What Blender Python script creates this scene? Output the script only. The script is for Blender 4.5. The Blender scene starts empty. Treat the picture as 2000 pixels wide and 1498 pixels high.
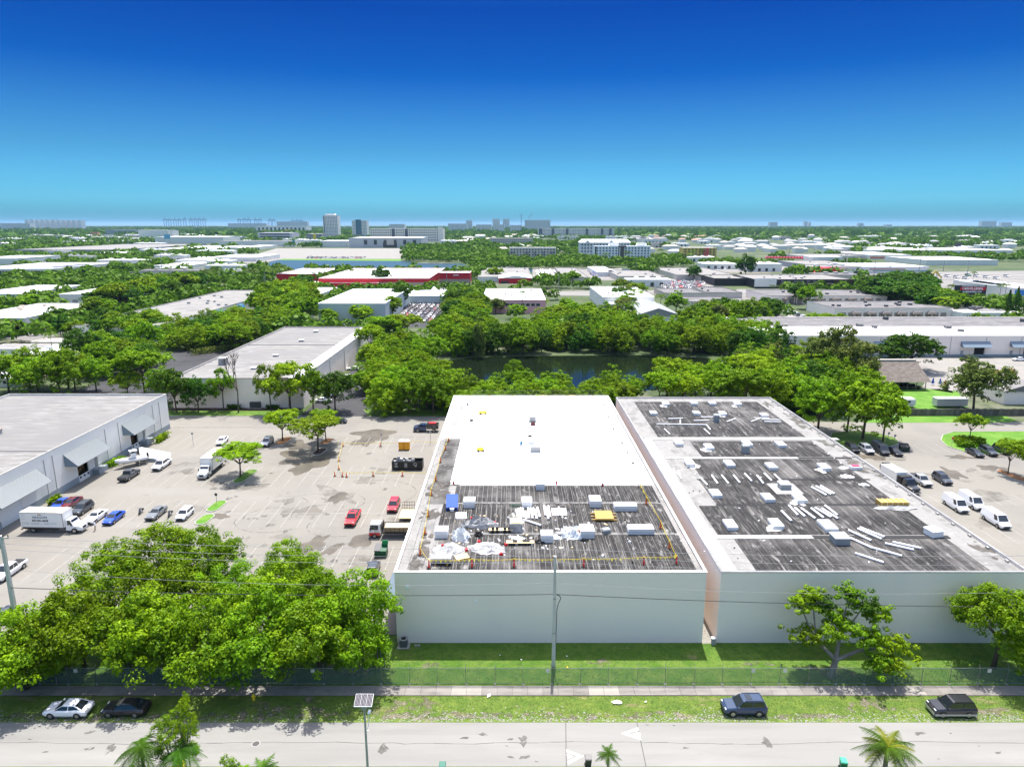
import bpy,math,random
import numpy as np
from mathutils import Vector,Matrix
S=bpy.context.scene
C=S.collection
RNG=random.Random(7)
NP=np.random.RandomState(11)
# ---------------------------------------------------------------- camera, sky, sun, exposure
CAMH=52.0
PITCH=math.radians(13.1)
FPX=1333.0 # focal length in pixels of the 2000 px wide photograph
SP,CP=math.sin(PITCH),math.cos(PITCH)
cam_d=bpy.data.cameras.new('camera');cam=bpy.data.objects.new('camera',cam_d);C.objects.link(cam)
cam.location=(0,0,CAMH);cam.rotation_euler=(math.radians(90)-PITCH,0,0)
cam_d.sensor_width=36.0;cam_d.lens=24.0;cam_d.clip_start=1.0;cam_d.clip_end=90000.0
S.camera=cam
TOSUN=Vector((0.035,0.36,1.0)).normalized()
W=bpy.data.worlds.new('World');S.world=W;W.use_nodes=True
wn=W.node_tree;wn.nodes.clear()
def nd(t,k,x=0,y=0):
    n=t.nodes.new(k);n.location=(x,y);return n
wo=nd(wn,'ShaderNodeOutputWorld');bg=nd(wn,'ShaderNodeBackground');sky=nd(wn,'ShaderNodeTexSky')
sky.sky_type='NISHITA';sky.sun_disc=False
sky.sun_elevation=math.asin(TOSUN.z);sky.sun_rotation=math.atan2(TOSUN.x,TOSUN.y)
sky.altitude=0;sky.air_density=1.0;sky.dust_density=1.0;sky.ozone_density=2.0
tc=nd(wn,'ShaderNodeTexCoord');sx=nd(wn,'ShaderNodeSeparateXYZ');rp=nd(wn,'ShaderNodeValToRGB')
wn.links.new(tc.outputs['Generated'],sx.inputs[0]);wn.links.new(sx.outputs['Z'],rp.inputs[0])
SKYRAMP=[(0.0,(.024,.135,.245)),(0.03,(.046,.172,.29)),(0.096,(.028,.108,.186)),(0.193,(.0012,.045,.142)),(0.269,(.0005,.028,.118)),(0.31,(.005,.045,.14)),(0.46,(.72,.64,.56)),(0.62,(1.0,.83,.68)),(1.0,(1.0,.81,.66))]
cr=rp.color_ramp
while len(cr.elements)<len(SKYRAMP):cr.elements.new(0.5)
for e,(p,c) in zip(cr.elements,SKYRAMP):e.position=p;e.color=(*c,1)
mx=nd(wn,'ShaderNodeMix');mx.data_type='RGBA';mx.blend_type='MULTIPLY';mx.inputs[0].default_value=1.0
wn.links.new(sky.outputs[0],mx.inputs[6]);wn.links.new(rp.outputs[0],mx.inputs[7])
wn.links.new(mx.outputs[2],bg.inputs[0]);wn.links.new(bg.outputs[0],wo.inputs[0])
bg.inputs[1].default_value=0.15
sun_d=bpy.data.lights.new('sun','SUN');sun=bpy.data.objects.new('sun',sun_d);C.objects.link(sun)
sun_d.energy=2.0;sun_d.angle=math.radians(0.5);sun_d.color=(1.0,0.97,0.925)
sun.rotation_euler=TOSUN.to_track_quat('Z','Y').to_euler();sun.location=(0,0,200)
S.view_settings.view_transform='Standard';S.view_settings.look='None'
S.view_settings.exposure=2.05;S.view_settings.gamma=1.0;S.view_settings.use_curve_mapping=False
S.render.engine='CYCLES'
S.cycles.max_bounces=6;S.cycles.transparent_max_bounces=12;S.cycles.volume_bounces=0
# ---------------------------------------------------------------- surveying helpers (photo pixel -> world point at height z)
def G(u,v,z=0.0):
    du=(749.0-v)/FPX;t=(CAMH-z)/max(1e-5,SP-du*CP)
    return ((u-1000.0)/FPX*t,t*(CP+du*SP))
def PX(x,y,z=0.0):
    dz=z-CAMH;d=y*CP-dz*SP;upv=y*SP+dz*CP
    return 1000.0+x/d*FPX,749.0-upv/d*FPX
def ZAT(v,y):# height that shows at photo row v when it stands at distance y
    du=(749.0-v)/FPX;t=y/(CP+du*SP);return CAMH-t*(SP-du*CP)
def XAT(u,y,z):
    return (u-1000.0)/FPX*(y*CP-(z-CAMH)*SP)
# ---------------------------------------------------------------- materials
MATS={}
def mat(name,col,rough=0.7,layers=(),metal=0.0,bump=0.0,bscale=8.0,spec=0.4,coat=0.0,emit=None,objrand=0.0,bmsc=(1,1,1)):
    """layers: (colour, (sx,sy,sz), lo, hi, detail) mixed in by world-space noise"""
    if name in MATS:return MATS[name]
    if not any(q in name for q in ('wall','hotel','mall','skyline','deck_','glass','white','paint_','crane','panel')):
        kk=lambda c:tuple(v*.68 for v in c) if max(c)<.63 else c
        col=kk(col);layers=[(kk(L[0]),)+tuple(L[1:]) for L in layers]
    m=bpy.data.materials.new(name);m.use_nodes=True;t=m.node_tree;b=t.nodes['Principled BSDF']
    b.inputs['Base Color'].default_value=(*col,1);b.inputs['Roughness'].default_value=rough
    b.inputs['Metallic'].default_value=metal;b.inputs['Specular IOR Level'].default_value=spec
    b.inputs['Coat Weight'].default_value=coat
    if coat:b.inputs['Coat Roughness'].default_value=0.05
    cur=None
    if layers or bump or objrand:
        geo=nd(t,'ShaderNodeNewGeometry')
    for i,L in enumerate(layers):
        c2,sc,lo,hi=L[:4];det=L[4] if len(L)>4 else 6
        mp=nd(t,'ShaderNodeMapping');mp.inputs['Scale'].default_value=sc;mp.inputs['Location'].default_value=(i*17.3,i*5.1,0)
        nz=nd(t,'ShaderNodeTexNoise');nz.inputs['Scale'].default_value=1.0;nz.inputs['Detail'].default_value=det;nz.inputs['Roughness'].default_value=0.6
        mr=nd(t,'ShaderNodeMapRange');mr.inputs[1].default_value=lo;mr.inputs[2].default_value=hi
        mm=nd(t,'ShaderNodeMix');mm.data_type='RGBA'
        t.links.new(geo.outputs['Position'],mp.inputs[0]);t.links.new(mp.outputs[0],nz.inputs[0]);t.links.new(nz.outputs[0],mr.inputs[0]);t.links.new(mr.outputs[0],mm.inputs[0])
        if cur is None:mm.inputs[6].default_value=(*col,1)
        else:t.links.new(cur,mm.inputs[6])
        mm.inputs[7].default_value=(*c2,1);cur=mm.outputs[2]
    if objrand:
        oi=nd(t,'ShaderNodeObjectInfo');mr=nd(t,'ShaderNodeMapRange');mr.inputs[3].default_value=1-objrand;mr.inputs[4].default_value=1+objrand
        hs=nd(t,'ShaderNodeHueSaturation');t.links.new(oi.outputs['Random'],mr.inputs[0]);t.links.new(mr.outputs[0],hs.inputs['Value'])
        if cur is None:hs.inputs['Color'].default_value=(*col,1)
        else:t.links.new(cur,hs.inputs['Color'])
        cur=hs.outputs[0]
    if cur is not None:t.links.new(cur,b.inputs['Base Color'])
    if bump:
        mp=nd(t,'ShaderNodeMapping');mp.inputs['Scale'].default_value=bmsc
        nz=nd(t,'ShaderNodeTexNoise');nz.inputs['Scale'].default_value=bscale;nz.inputs['Detail'].default_value=5
        bp=nd(t,'ShaderNodeBump');bp.inputs['Strength'].default_value=bump;bp.inputs['Distance'].default_value=0.1
        t.links.new(geo.outputs['Position'],mp.inputs[0]);t.links.new(mp.outputs[0],nz.inputs[0]);t.links.new(nz.outputs[0],bp.inputs['Height']);t.links.new(bp.outputs[0],b.inputs['Normal'])
    if emit:b.inputs['Emission Color'].default_value=(*emit,1);b.inputs['Emission Strength'].default_value=1.0
    MATS[name]=m;return m
def patchmat(name,col,sc,lo,hi,rough=.8):
    m=mat(name,col,rough,[(tuple(c*.6 for c in col),(sc*.6,)*3,.4,.65)]);t=m.node_tree;o=t.nodes['Material Output'];b=t.nodes['Principled BSDF']
    geo=nd(t,'ShaderNodeNewGeometry');mp=nd(t,'ShaderNodeMapping');mp.inputs['Scale'].default_value=(sc,)*3;nz=nd(t,'ShaderNodeTexNoise');nz.inputs['Scale'].default_value=1.0;nz.inputs['Detail'].default_value=7
    mr=nd(t,'ShaderNodeMapRange');mr.inputs[1].default_value=lo;mr.inputs[2].default_value=hi;tr=nd(t,'ShaderNodeBsdfTransparent');mx=nd(t,'ShaderNodeMixShader')
    t.links.new(geo.outputs['Position'],mp.inputs[0]);t.links.new(mp.outputs[0],nz.inputs[0]);t.links.new(nz.outputs[0],mr.inputs[0]);t.links.new(mr.outputs[0],mx.inputs[0]);t.links.new(tr.outputs[0],mx.inputs[1]);t.links.new(b.outputs[0],mx.inputs[2]);t.links.new(mx.outputs[0],o.inputs[0]);return m
def leafmat(name,col,col2,trans=0.35):
    if name in MATS:return MATS[name]
    col=(col[0]*.73,col[1]*.82,col[2]*.7);col2=(col2[0]*.58,col2[1]*.64,col2[2]*.6);trans *= .8
    m=bpy.data.materials.new(name);m.use_nodes=True;t=m.node_tree;t.nodes.clear()
    o=nd(t,'ShaderNodeOutputMaterial');geo=nd(t,'ShaderNodeNewGeometry');oi=nd(t,'ShaderNodeObjectInfo')
    nz=nd(t,'ShaderNodeTexNoise');nz.inputs['Scale'].default_value=0.55;nz.inputs['Detail'].default_value=6
    mr=nd(t,'ShaderNodeMapRange');mr.inputs[1].default_value=0.36;mr.inputs[2].default_value=0.64
    mm=nd(t,'ShaderNodeMix');mm.data_type='RGBA';mm.inputs[6].default_value=(*col,1);mm.inputs[7].default_value=(*col2,1)
    t.links.new(geo.outputs['Position'],nz.inputs[0]);t.links.new(nz.outputs[0],mr.inputs[0]);t.links.new(mr.outputs[0],mm.inputs[0])
    hs=nd(t,'ShaderNodeHueSaturation');r1=nd(t,'ShaderNodeMapRange');r1.inputs[3].default_value=0.74;r1.inputs[4].default_value=1.2
    r2=nd(t,'ShaderNodeMapRange');r2.inputs[3].default_value=0.476;r2.inputs[4].default_value=0.505
    fr=nd(t,'ShaderNodeMath');fr.operation='FRACT';ml=nd(t,'ShaderNodeMath');ml.operation='MULTIPLY';ml.inputs[1].default_value=7.31
    t.links.new(oi.outputs['Random'],r1.inputs[0]);t.links.new(oi.outputs['Random'],ml.inputs[0]);t.links.new(ml.outputs[0],fr.inputs[0]);t.links.new(fr.outputs[0],r2.inputs[0])
    t.links.new(mm.outputs[2],hs.inputs['Color']);t.links.new(r1.outputs[0],hs.inputs['Value']);t.links.new(r2.outputs[0],hs.inputs['Hue'])
    d=nd(t,'ShaderNodeBsdfDiffuse');tr=nd(t,'ShaderNodeBsdfTranslucent');gl=nd(t,'ShaderNodeBsdfGlossy');gl.inputs['Roughness'].default_value=0.45
    gl.inputs['Color'].default_value=(0.6,0.62,0.5,1)
    ms=nd(t,'ShaderNodeMixShader');ms.inputs[0].default_value=trans;m2=nd(t,'ShaderNodeMixShader');m2.inputs[0].default_value=0.012
    t.links.new(hs.outputs[0],d.inputs[0]);t.links.new(hs.outputs[0],tr.inputs[0]);t.links.new(d.outputs[0],ms.inputs[1]);t.links.new(tr.outputs[0],ms.inputs[2])
    t.links.new(ms.outputs[0],m2.inputs[1]);t.links.new(gl.outputs[0],m2.inputs[2]);t.links.new(m2.outputs[0],o.inputs[0])
    MATS[name]=m;return m
# ---------------------------------------------------------------- mesh builder
class MB:
    def __init__(s):s.v=[];s.f=[];s.m=[]
    def poly(s,pts,m=0):
        b=len(s.v);s.v+=[tuple(p) for p in pts];s.f.append(tuple(range(b,b+len(pts))));s.m.append(m);return s
    def hexa(s,b4,t4,m=0,bottom=True):
        b=len(s.v);s.v+=[tuple(p) for p in b4]+[tuple(p) for p in t4]
        fs=[(4,5,6,7),(0,1,5,4),(1,2,6,5),(2,3,7,6),(3,0,4,7)]
        if bottom:fs.append((3,2,1,0))
        for f in fs:s.f.append(tuple(b+i for i in f));s.m.append(m)
        return s
    def box(s,x0,x1,y0,y1,z0,z1,m=0,bottom=True):
        return s.hexa([(x0,y0,z0),(x1,y0,z0),(x1,y1,z0),(x0,y1,z0)],[(x0,y0,z1),(x1,y0,z1),(x1,y1,z1),(x0,y1,z1)],m,bottom)
    def obox(s,cx,cy,z0,lx,ly,h,rot=0,m=0,taper=1.0):
        c,n=math.cos(rot),math.sin(rot)
        def q(k):return [(cx+(a*c-b*n)*k,cy+(a*n+b*c)*k) for a,b in ((-lx/2,-ly/2),(lx/2,-ly/2),(lx/2,ly/2),(-lx/2,ly/2))]
        return s.hexa([(x,y,z0) for x,y in q(1)],[(x,y,z0+h) for x,y in q(taper)],m)
    def cyl(s,p0,p1,r0,r1=None,n=8,m=0,caps=True):
        if r1 is None:r1=r0
        p0=Vector(p0);p1=Vector(p1);d=(p1-p0)
        if d.length<1e-6:return s
        d.normalize();a=d.cross(Vector((0,0,1)))
        if a.length<0.05:a=Vector((1,0,0))
        a.normalize();c=d.cross(a);b=len(s.v)
        for p,r in ((p0,r0),(p1,r1)):
            for i in range(n):
                t=2*math.pi*i/n;s.v.append(tuple(p+a*(r*math.cos(t))+c*(r*math.sin(t))))
        for i in range(n):
            j=(i+1) % n;s.f.append((b+i,b+j,b+n+j,b+n+i));s.m.append(m)
        if caps:s.f.append(tuple(b+n+i for i in range(n)));s.m.append(m);s.f.append(tuple(b+n-1-i for i in range(n)));s.m.append(m)
        return s
    def loft(s,rings,m=0,caps=True):
        b=len(s.v);n=len(rings[0])
        for r in rings:s.v+=[tuple(p) for p in r]
        for k in range(len(rings)-1):
            for i in range(n):
                j=(i+1) % n;s.f.append((b+k*n+i,b+k*n+j,b+(k+1)*n+j,b+(k+1)*n+i));s.m.append(m)
        if caps:
            s.f.append(tuple(b+i for i in reversed(range(n))));s.m.append(m);s.f.append(tuple(b+(len(rings)-1)*n+i for i in range(n)));s.m.append(m)
        return s
    def mesh(s,name,mats,smooth=False):
        me=bpy.data.meshes.new(name);me.from_pydata(s.v,[],s.f)
        for q in mats:me.materials.append(q)
        if len(mats)>1:me.polygons.foreach_set('material_index',s.m)
        if smooth:me.polygons.foreach_set('use_smooth',[True]*len(s.f))
        me.update();return me
def add(name,me,parent=None,loc=None,rot=None,scale=None):
    o=bpy.data.objects.new(name,me);C.objects.link(o)
    if parent is not None:o.parent=parent
    if loc is not None:o.location=loc
    if rot is not None:o.rotation_euler=(0,0,rot) if not hasattr(rot,'__len__') else rot
    if scale is not None:o.scale=scale
    return o
def tag(o,label=None,cat=None,group=None,kind=None):
    if label:o['label']=label
    if cat:o['category']=cat
    if group:o['group']=group
    if kind:o['kind']=kind
    return o
def empty(name,loc,rot=0,label=None,cat=None,group=None):
    o=add(name,None,None,loc,rot);o.empty_display_size=0.5;return tag(o,label,cat,group)
def structure(name,mb,mats):return tag(add(name,mb.mesh(name,mats)),kind='structure')
KIDS={}
def copy_thing(root,loc,rot=0,label=None,group=None,scale=None):
    r=root.copy();C.objects.link(r);r.location=loc;r.rotation_euler=(0,0,rot)
    if scale:r.scale=scale
    if label:r['label']=label
    if group:r['group']=group
    if root.name not in KIDS:KIDS[root.name]=[o for o in root.children_recursive]
    mp={root:r}
    for ch in KIDS[root.name]:
        c=ch.copy();C.objects.link(c);c.parent=mp[ch.parent];mp[ch]=c
    return r
ORD=['first','second','third','fourth','fifth','sixth','seventh','eighth','ninth','tenth','eleventh','twelfth','thirteenth','fourteenth','fifteenth','sixteenth','seventeenth','eighteenth','nineteenth','twentieth']
def sheet(name,rect,z,m,kind='structure'):
    x0,x1,y0,y1=rect
    return structure(name,MB().poly([(x0,y0,z),(x1,y0,z),(x1,y1,z),(x0,y1,z)]),[m])
def sheet_px(name,pts,z,m):
    return structure(name,MB().poly([(*G(u,v,0),z) for u,v in pts]),[m])
def blob(cx,cy,rx,ry,z,rot,seed,n=36):
    r=random.Random(seed);ph=[r.uniform(0,6.28) for _ in range(5)];am=[r.uniform(.05,.2) for _ in range(5)];out=[]
    for i in range(n):
        t=2*math.pi*i/n;k=1+sum(am[j]*math.sin((j+2)*t+ph[j]) for j in range(5))
        a,b=rx*k*math.cos(t),ry*k*math.sin(t);out.append((cx+a*math.cos(rot)-b*math.sin(rot),cy+a*math.sin(rot)+b*math.cos(rot),z))
    return out
def text_part(body,size,m,parent,loc,rot,name='lettering',ext=0.01,bold=0.0,width=None):
    cu=bpy.data.curves.new(name,'FONT');cu.body=body;cu.size=size;cu.extrude=ext;cu.offset=bold;cu.align_x='CENTER';cu.align_y='CENTER';cu.resolution_u=2
    tmp=bpy.data.objects.new('tmp',cu);C.objects.link(tmp);dg=bpy.context.evaluated_depsgraph_get();dg.update()
    me=bpy.data.meshes.new_from_object(tmp.evaluated_get(dg));bpy.data.objects.remove(tmp);bpy.data.curves.remove(cu)
    me.materials.clear();me.materials.append(m)
    o=add(name,me,parent,loc,rot)
    if width:
        xs=[v.co.x for v in me.vertices]
        if xs:o.scale=(width/(max(xs)-min(xs)),1,1)
    return o
# ---------------------------------------------------------------- palette
CONC=mat('lot_concrete',(.29,.272,.23),.85,[((.24,.225,.20),(.05,.035,.1),.45,.7),((.33,.31,.275),(.02,.09,.1),.5,.75),((.21,.195,.175),(.5,.5,.5),.58,.78),((.20,.19,.17),(2.2,2.2,1),.68,.8)],bump=.05)
ROAD=mat('road_concrete',(.325,.318,.29),.85,[((.275,.268,.245),(.04,.5,.1),.45,.7),((.37,.36,.33),(.05,.3,.1),.5,.75),((.27,.255,.23),(1.2,2.2,.5),.64,.8)],bump=.05)
ASPH=mat('dark_asphalt',(.055,.056,.06),.85,[((.03,.03,.033),(.06,.1,.1),.45,.65),((.10,.10,.10),(.7,.7,.7),.6,.8)],bump=.1)
WALKM=mat('sidewalk_concrete',(.33,.305,.27),.9,[((.23,.215,.195),(.4,1.2,1),.45,.7),((.18,.17,.15),(2.5,2.5,1),.62,.8)],objrand=.12)
WALKL=mat('new_sidewalk_concrete',(.45,.42,.365),.9,[((.38,.355,.31),(.6,.8,1),.45,.7)])
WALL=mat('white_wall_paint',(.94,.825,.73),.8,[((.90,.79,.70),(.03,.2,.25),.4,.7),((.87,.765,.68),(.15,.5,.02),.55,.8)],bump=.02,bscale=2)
WALLB=mat('pale_wall_paint',(.78,.77,.72),.8,[((.72,.71,.67),(.1,.1,.25),.4,.7)])
WALLG=mat('grey_wall_base',(.30,.34,.36),.8,[((.25,.29,.31),(.3,.3,.3),.4,.7)])
WALLT=mat('tan_wall',(.50,.42,.34),.8)
WALLBR=mat('grey_brown_wall',(.33,.30,.28),.8)
WALLBE=mat('beige_wall',(.58,.53,.47),.8)
WALLP=mat('pink_wall',(.82,.42,.44),.8,[((.72,.38,.40),(.2,.2,.2),.45,.7)])
WALLR=mat('red_wall',(.52,.015,.03),.6)
WALLO=mat('orange_wall',(.62,.17,.05),.7)
WALLY=mat('yellow_wall',(.62,.46,.12),.7)
WALLK=mat('black_wall',(.025,.025,.03),.5)
WALLBL=mat('blue_wall',(.03,.20,.55),.5)
ROOFW=mat('white_membrane',(.88,.88,.87),.6,[((.82,.82,.81),(.06,.06,1),.5,.75)])
ROOFG=mat('weathered_grey_roof',(.30,.285,.26),.85,[((.19,.185,.18),(.12,.9,1),.46,.66),((.42,.415,.40),(.18,.7,1),.50,.72),((.14,.135,.13),(.5,3.2,1),.58,.74),((.24,.235,.225),(.03,.03,1),.45,.65)],bump=.1)
ROOFP=mat('pale_worn_roof',(.345,.335,.315),.85,[((.22,.215,.20),(.5,.25,1),.48,.68),((.30,.29,.28),(.35,.5,1),.60,.76),((.44,.43,.41),(1.3,1.3,1),.55,.7)],bump=.1)
ROOFD=mat('dark_tar_roof',(.048,.044,.040),.85,[((.014,.013,.012),(2.8,.22,1),.38,.54),((.30,.29,.27),(9,.16,1),.57,.68),((.32,.31,.29),(1.6,.5,1),.56,.74),((.16,.15,.14),(.09,.12,1),.50,.72),((.42,.41,.39),(5,1.6,1),.64,.78)],bump=.25,bscale=3,objrand=.5)
ROOFD2=mat('dark_grey_far_roof',(.22,.21,.21),.85,[((.12,.115,.11),(.1,.4,1),.45,.65),((.36,.35,.34),(.3,.3,1),.55,.75)])
ROOFB=mat('beige_grey_far_roof',(.33,.315,.29),.85,[((.25,.24,.225),(.1,.2,1),.45,.65),((.42,.405,.38),(.2,.2,1),.55,.75)])
SEAM=mat('roof_seam',(.27,.265,.25),.8,[((.10,.095,.09),(1.5,.5,1),.42,.62)])
GRASS=mat('lawn_grass',(.085,.20,.008),.9,[((.16,.26,.03),(.5,.5,1),.42,.62),((.055,.13,.014),(1.4,1.4,1),.5,.72),((.30,.25,.13),(.35,.5,1),.62,.74),((.20,.31,.04),(6,6,1),.55,.72)],bump=.6,bscale=9)
GRASSB=mat('bright_lawn',(.10,.27,.008),.9,[((.17,.34,.03),(.3,.3,1),.42,.62),((.08,.21,.015),(2,2,1),.5,.72)],bump=.5,bscale=6)
EARTH=mat('ground_earth',(.10,.14,.045),.95,[((.06,.10,.03),(.02,.02,1),.42,.6),((.24,.22,.17),(.012,.012,1),.56,.66),((.05,.075,.025),(.2,.2,1),.5,.7)])
MULCH=mat('dark_mulch',(.10,.06,.04),.95,[((.05,.03,.02),(2,2,2),.4,.6)])
STRAW=mat('orange_mulch',(.42,.20,.07),.95,[((.25,.12,.05),(3,3,2),.4,.6)])
KERB=mat('kerb_concrete',(.55,.53,.48),.85,[((.40,.38,.34),(.8,.8,1),.45,.7)])
STRIPE=mat('worn_stripe_paint',(.50,.485,.44),.8,[((.34,.32,.285),(1.1,1.1,1),.42,.66)])
PAINT=mat('white_road_paint',(.74,.73,.70),.7,[((.45,.43,.39),(1.5,1.5,1),.52,.7)])
METAL=mat('grey_galvanised',(.42,.43,.43),.45,metal=.7)
METALG=mat('grey_painted_metal',(.50,.50,.49),.5)
POLEC=mat('pole_concrete_wall',(.56,.54,.50),.85,[((.44,.42,.39),(.8,.8,.3),.45,.7)],bump=.1)
WOOD=mat('wood',(.52,.33,.16),.8,[((.38,.24,.11),(2,8,2),.4,.7)])
WOODF=mat('grey_fence_wood',(.25,.215,.175),.9,[((.15,.13,.105),(3,3,.5),.4,.7)],objrand=.25)
ORANGE=mat('safety_orange',(.85,.16,.03),.5)
REDP=mat('red_plastic',(.70,.02,.03),.45)
YELP=mat('yellow_plastic',(.85,.62,.02),.5)
WHITEP=mat('white_plastic',(.85,.85,.84),.45)
BLACKP=mat('black_rubber',(.018,.018,.018),.6)
PLAST=mat('clear_plastic_wrap',(.72,.74,.74),.25,spec=.8,bump=.6,bscale=5)
GLASS=mat('dark_glass',(.012,.016,.02),.06,spec=.9)
GLASSB=mat('blue_glass',(.05,.13,.18),.1,spec=.9)
WIN=mat('window_dark',(.05,.055,.06),.25,spec=.6)
RIM=mat('alloy_rim',(.55,.55,.56),.3,metal=.8)
HEADL=mat('headlight_lens',(.75,.77,.78),.12,spec=.9)
TAILL=mat('taillight_lens',(.45,.01,.012),.2,spec=.8)
BARK=mat('bark',(.16,.12,.085),.9,[((.08,.06,.045),(3,3,.6),.4,.7)],bump=.4)
BARKL=mat('pale_bark',(.34,.31,.27),.9,[((.2,.18,.15),(3,3,.6),.4,.7)],bump=.3)
WATER=mat('pond_water',(.010,.017,.008),.10,spec=.28,bump=.15,bscale=.6)
WATERB=mat('lake_water',(.035,.085,.11),.3,spec=.3,bump=.5,bscale=.25)
TIN=mat('pale_blue_tin',(.44,.47,.46),.4,metal=.25)
TIND=mat('awning_blue_grey',(.25,.33,.40),.45)
CABLE=mat('cable_black',(.05,.05,.05),.6)
WIRE=mat('wire_grey',(.42,.42,.42),.6)
SKIN=mat('skin',(.38,.22,.15),.6)
L_BRIGHT=leafmat('leaf_yellow_green',(.30,.48,.010),(.16,.33,.008),.40)
L_MID=leafmat('leaf_fresh_green',(.245,.405,.008),(.145,.29,.007),.38)
L_DARK=leafmat('leaf_deep_green',(.085,.22,.012),(.05,.135,.010),.34)
L_OLIVE=leafmat('leaf_olive',(.22,.27,.055),(.14,.20,.040),.34)
L_PALM=leafmat('leaf_palm',(.12,.22,.02),(.07,.14,.015),.3)
L_PALMY=leafmat('leaf_palm_yellow',(.36,.36,.03),(.20,.27,.02),.4)
L_FAR=leafmat('leaf_far_green',(.135,.27,.014),(.06,.14,.012),.3)
# ================================================================ GROUND, ROADS, LOTS
structure('ground',MB().poly([(-40000,-300,0),(40000,-300,0),(40000,60000,0),(-40000,60000,0)]),[EARTH])
# road with its near and far verge
VERGE=mat('verge_grass',(.115,.20,.02),.9,[((.19,.27,.035),(.6,.6,1),.42,.62),((.06,.12,.014),(1.6,1.6,1),.52,.72),((.34,.27,.14),(.22,.8,1),.57,.70),((.23,.31,.05),(7,7,1),.55,.72)],bump=.7,bscale=9)
sheet('verge_grass',(-260,260,40,57.0),.012,VERGE)
sheet('road',(-260,260,57.0,63.1),.02,ROAD)
sheet('verge_grass',(-260,260,63.1,67.35),.03,VERGE)
# pale gravel worn along the road edge
mb=MB();r=random.Random(5)
for i in range(5200):
    x=r.uniform(-62,62);w=.5+.5*math.sin(x*.33+1)*math.sin(x*.071)
    if r.random()>.25+.75*w:continue
    y=63.15+abs(r.gauss(0,.55+.5*w));s=r.uniform(.03,.10)
    if x<-13 and r.random()<.5:continue
    if y>66.5:continue
    mb.poly([(x+s*math.cos(t)*r.uniform(.6,1.2),y+s*math.sin(t)*r.uniform(.6,1.2),.045) for t in (0,1.2,2.4,3.6,4.8)])
tag(add('gravel',mb.mesh('gravel',[mat('pale_gravel',(.45,.43,.39),.9)])),'pale gravel scattered through the grass along the road edge','gravel',kind='stuff')
# grass blades and tufts of the verge and the lawn before the walls
def tufts(name,label,rects,n,seed,m,hmin=.05,hmax=.11):
    rr=np.random.RandomState(seed);tot=sum((a[1]-a[0])*(a[3]-a[2]) for a in rects);V=[];k=0
    for (x0,x1,y0,y1) in rects:
        c=int(n*(x1-x0)*(y1-y0)/tot);x=rr.uniform(x0,x1,c);y=rr.uniform(y0,y1,c);a=rr.uniform(0,6.28,c);w=rr.uniform(.015,.05,c);h=rr.uniform(hmin,hmax,c)
        dx,dy=np.cos(a)*w,np.sin(a)*w;lx,ly=rr.normal(0,.06,c),rr.normal(0,.06,c)
        V.append(np.stack([np.stack([x-dx,y-dy,np.full(c,.02)],1),np.stack([x+dx,y+dy,np.full(c,.02)],1),np.stack([x+lx,y+ly,h],1)],1))
    V=np.concatenate(V);c=len(V);me=bpy.data.meshes.new(name)
    me.vertices.add(c*3);me.loops.add(c*3);me.polygons.add(c)
    me.vertices.foreach_set('co',V.reshape(-1).astype(np.float32));me.loops.foreach_set('vertex_index',np.arange(c*3,dtype=np.int32));me.polygons.foreach_set('loop_start',np.arange(0,c*3,3,dtype=np.int32))
    me.update(calc_edges=True);me.materials.append(m);return tag(add(name,me),label,'grass',kind='stuff')
GRB=leafmat('grass_blade',(.13,.25,.022),(.20,.27,.06),.4)
tufts('grass','short green grass of the verge between sidewalk and road',[(-62,62,63.6,67.3)],60000,3,GRB)
mb=MB();SOIL=patchmat('bare_soil',(.30,.26,.18),.9,.46,.66)
for k,(u,v,rx,ry) in enumerate(((70,1400,5,.9),(170,1402,4,.8),(330,1400,4,.8),(520,1385,3,1.1),(600,1372,1.2,1.8),(470,1398,4,.6),(800,1380,3,1.4),(860,1396,5,.7),(1030,1398,6,.6),(1180,1400,5,.5),(1290,1396,4,.5),(1560,1398,5,.5),(1700,1378,2.5,1.2),(1920,1392,4,.8),(760,1392,2,.9),(640,1390,4,.8),(1400,1400,5,.4))):
    x,y=G(u,v);mb.poly([(a,max(63.2,min(67.2,b)),c) for a,b,c in blob(x,y,rx,ry,.034+k*.0002,0,800+k,30)])
structure('bare_soil',mb,[SOIL])
mb=MB()
for k,(u,v,rx,ry) in enumerate(((845,1298,1.2,.5),(690,1310,3,1.3),(1170,1292,1.6,.4),(1480,1296,2,.4),(1620,1310,3.5,1.1))):
    x,y=G(u,v);mb.poly(blob(x,y,rx,ry,.034+k*.0002,0,840+k,30))
structure('bare_soil',mb,[SOIL])
# sidewalk: every slab its own piece
sw=structure('sidewalk',MB().poly([(-120,67.3,.035),(120,67.3,.035),(120,69.05,.035),(-120,69.05,.035)]),[MULCH])
slab=MB().box(-.86,.86,-.82,.82,0,.05).mesh('sidewalk_slab',[WALKM]);slabl=MB().box(-.86,.86,-.82,.82,0,.052).mesh('sidewalk_slab_new',[WALKL])
for i in range(76):
    x=-65.4+i*1.745;u,v=PX(x,68.2)
    new=(884<u<946) or (1152<u<1218) or (1760<u<1800)
    o=add('slab',slabl if new else slab,sw,(x,68.18,.04),(0,0,0));
    if new:o['label']='newer, paler sidewalk slab'
# lawns
sheet('lawn',(-66,110,69.05,79.0),.03,GRASS)
tufts('grass','mown grass between the chain link fence and the warehouse walls',[(-20,62,69.1,77.3)],50000,4,GRB,.04,.12)
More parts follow.
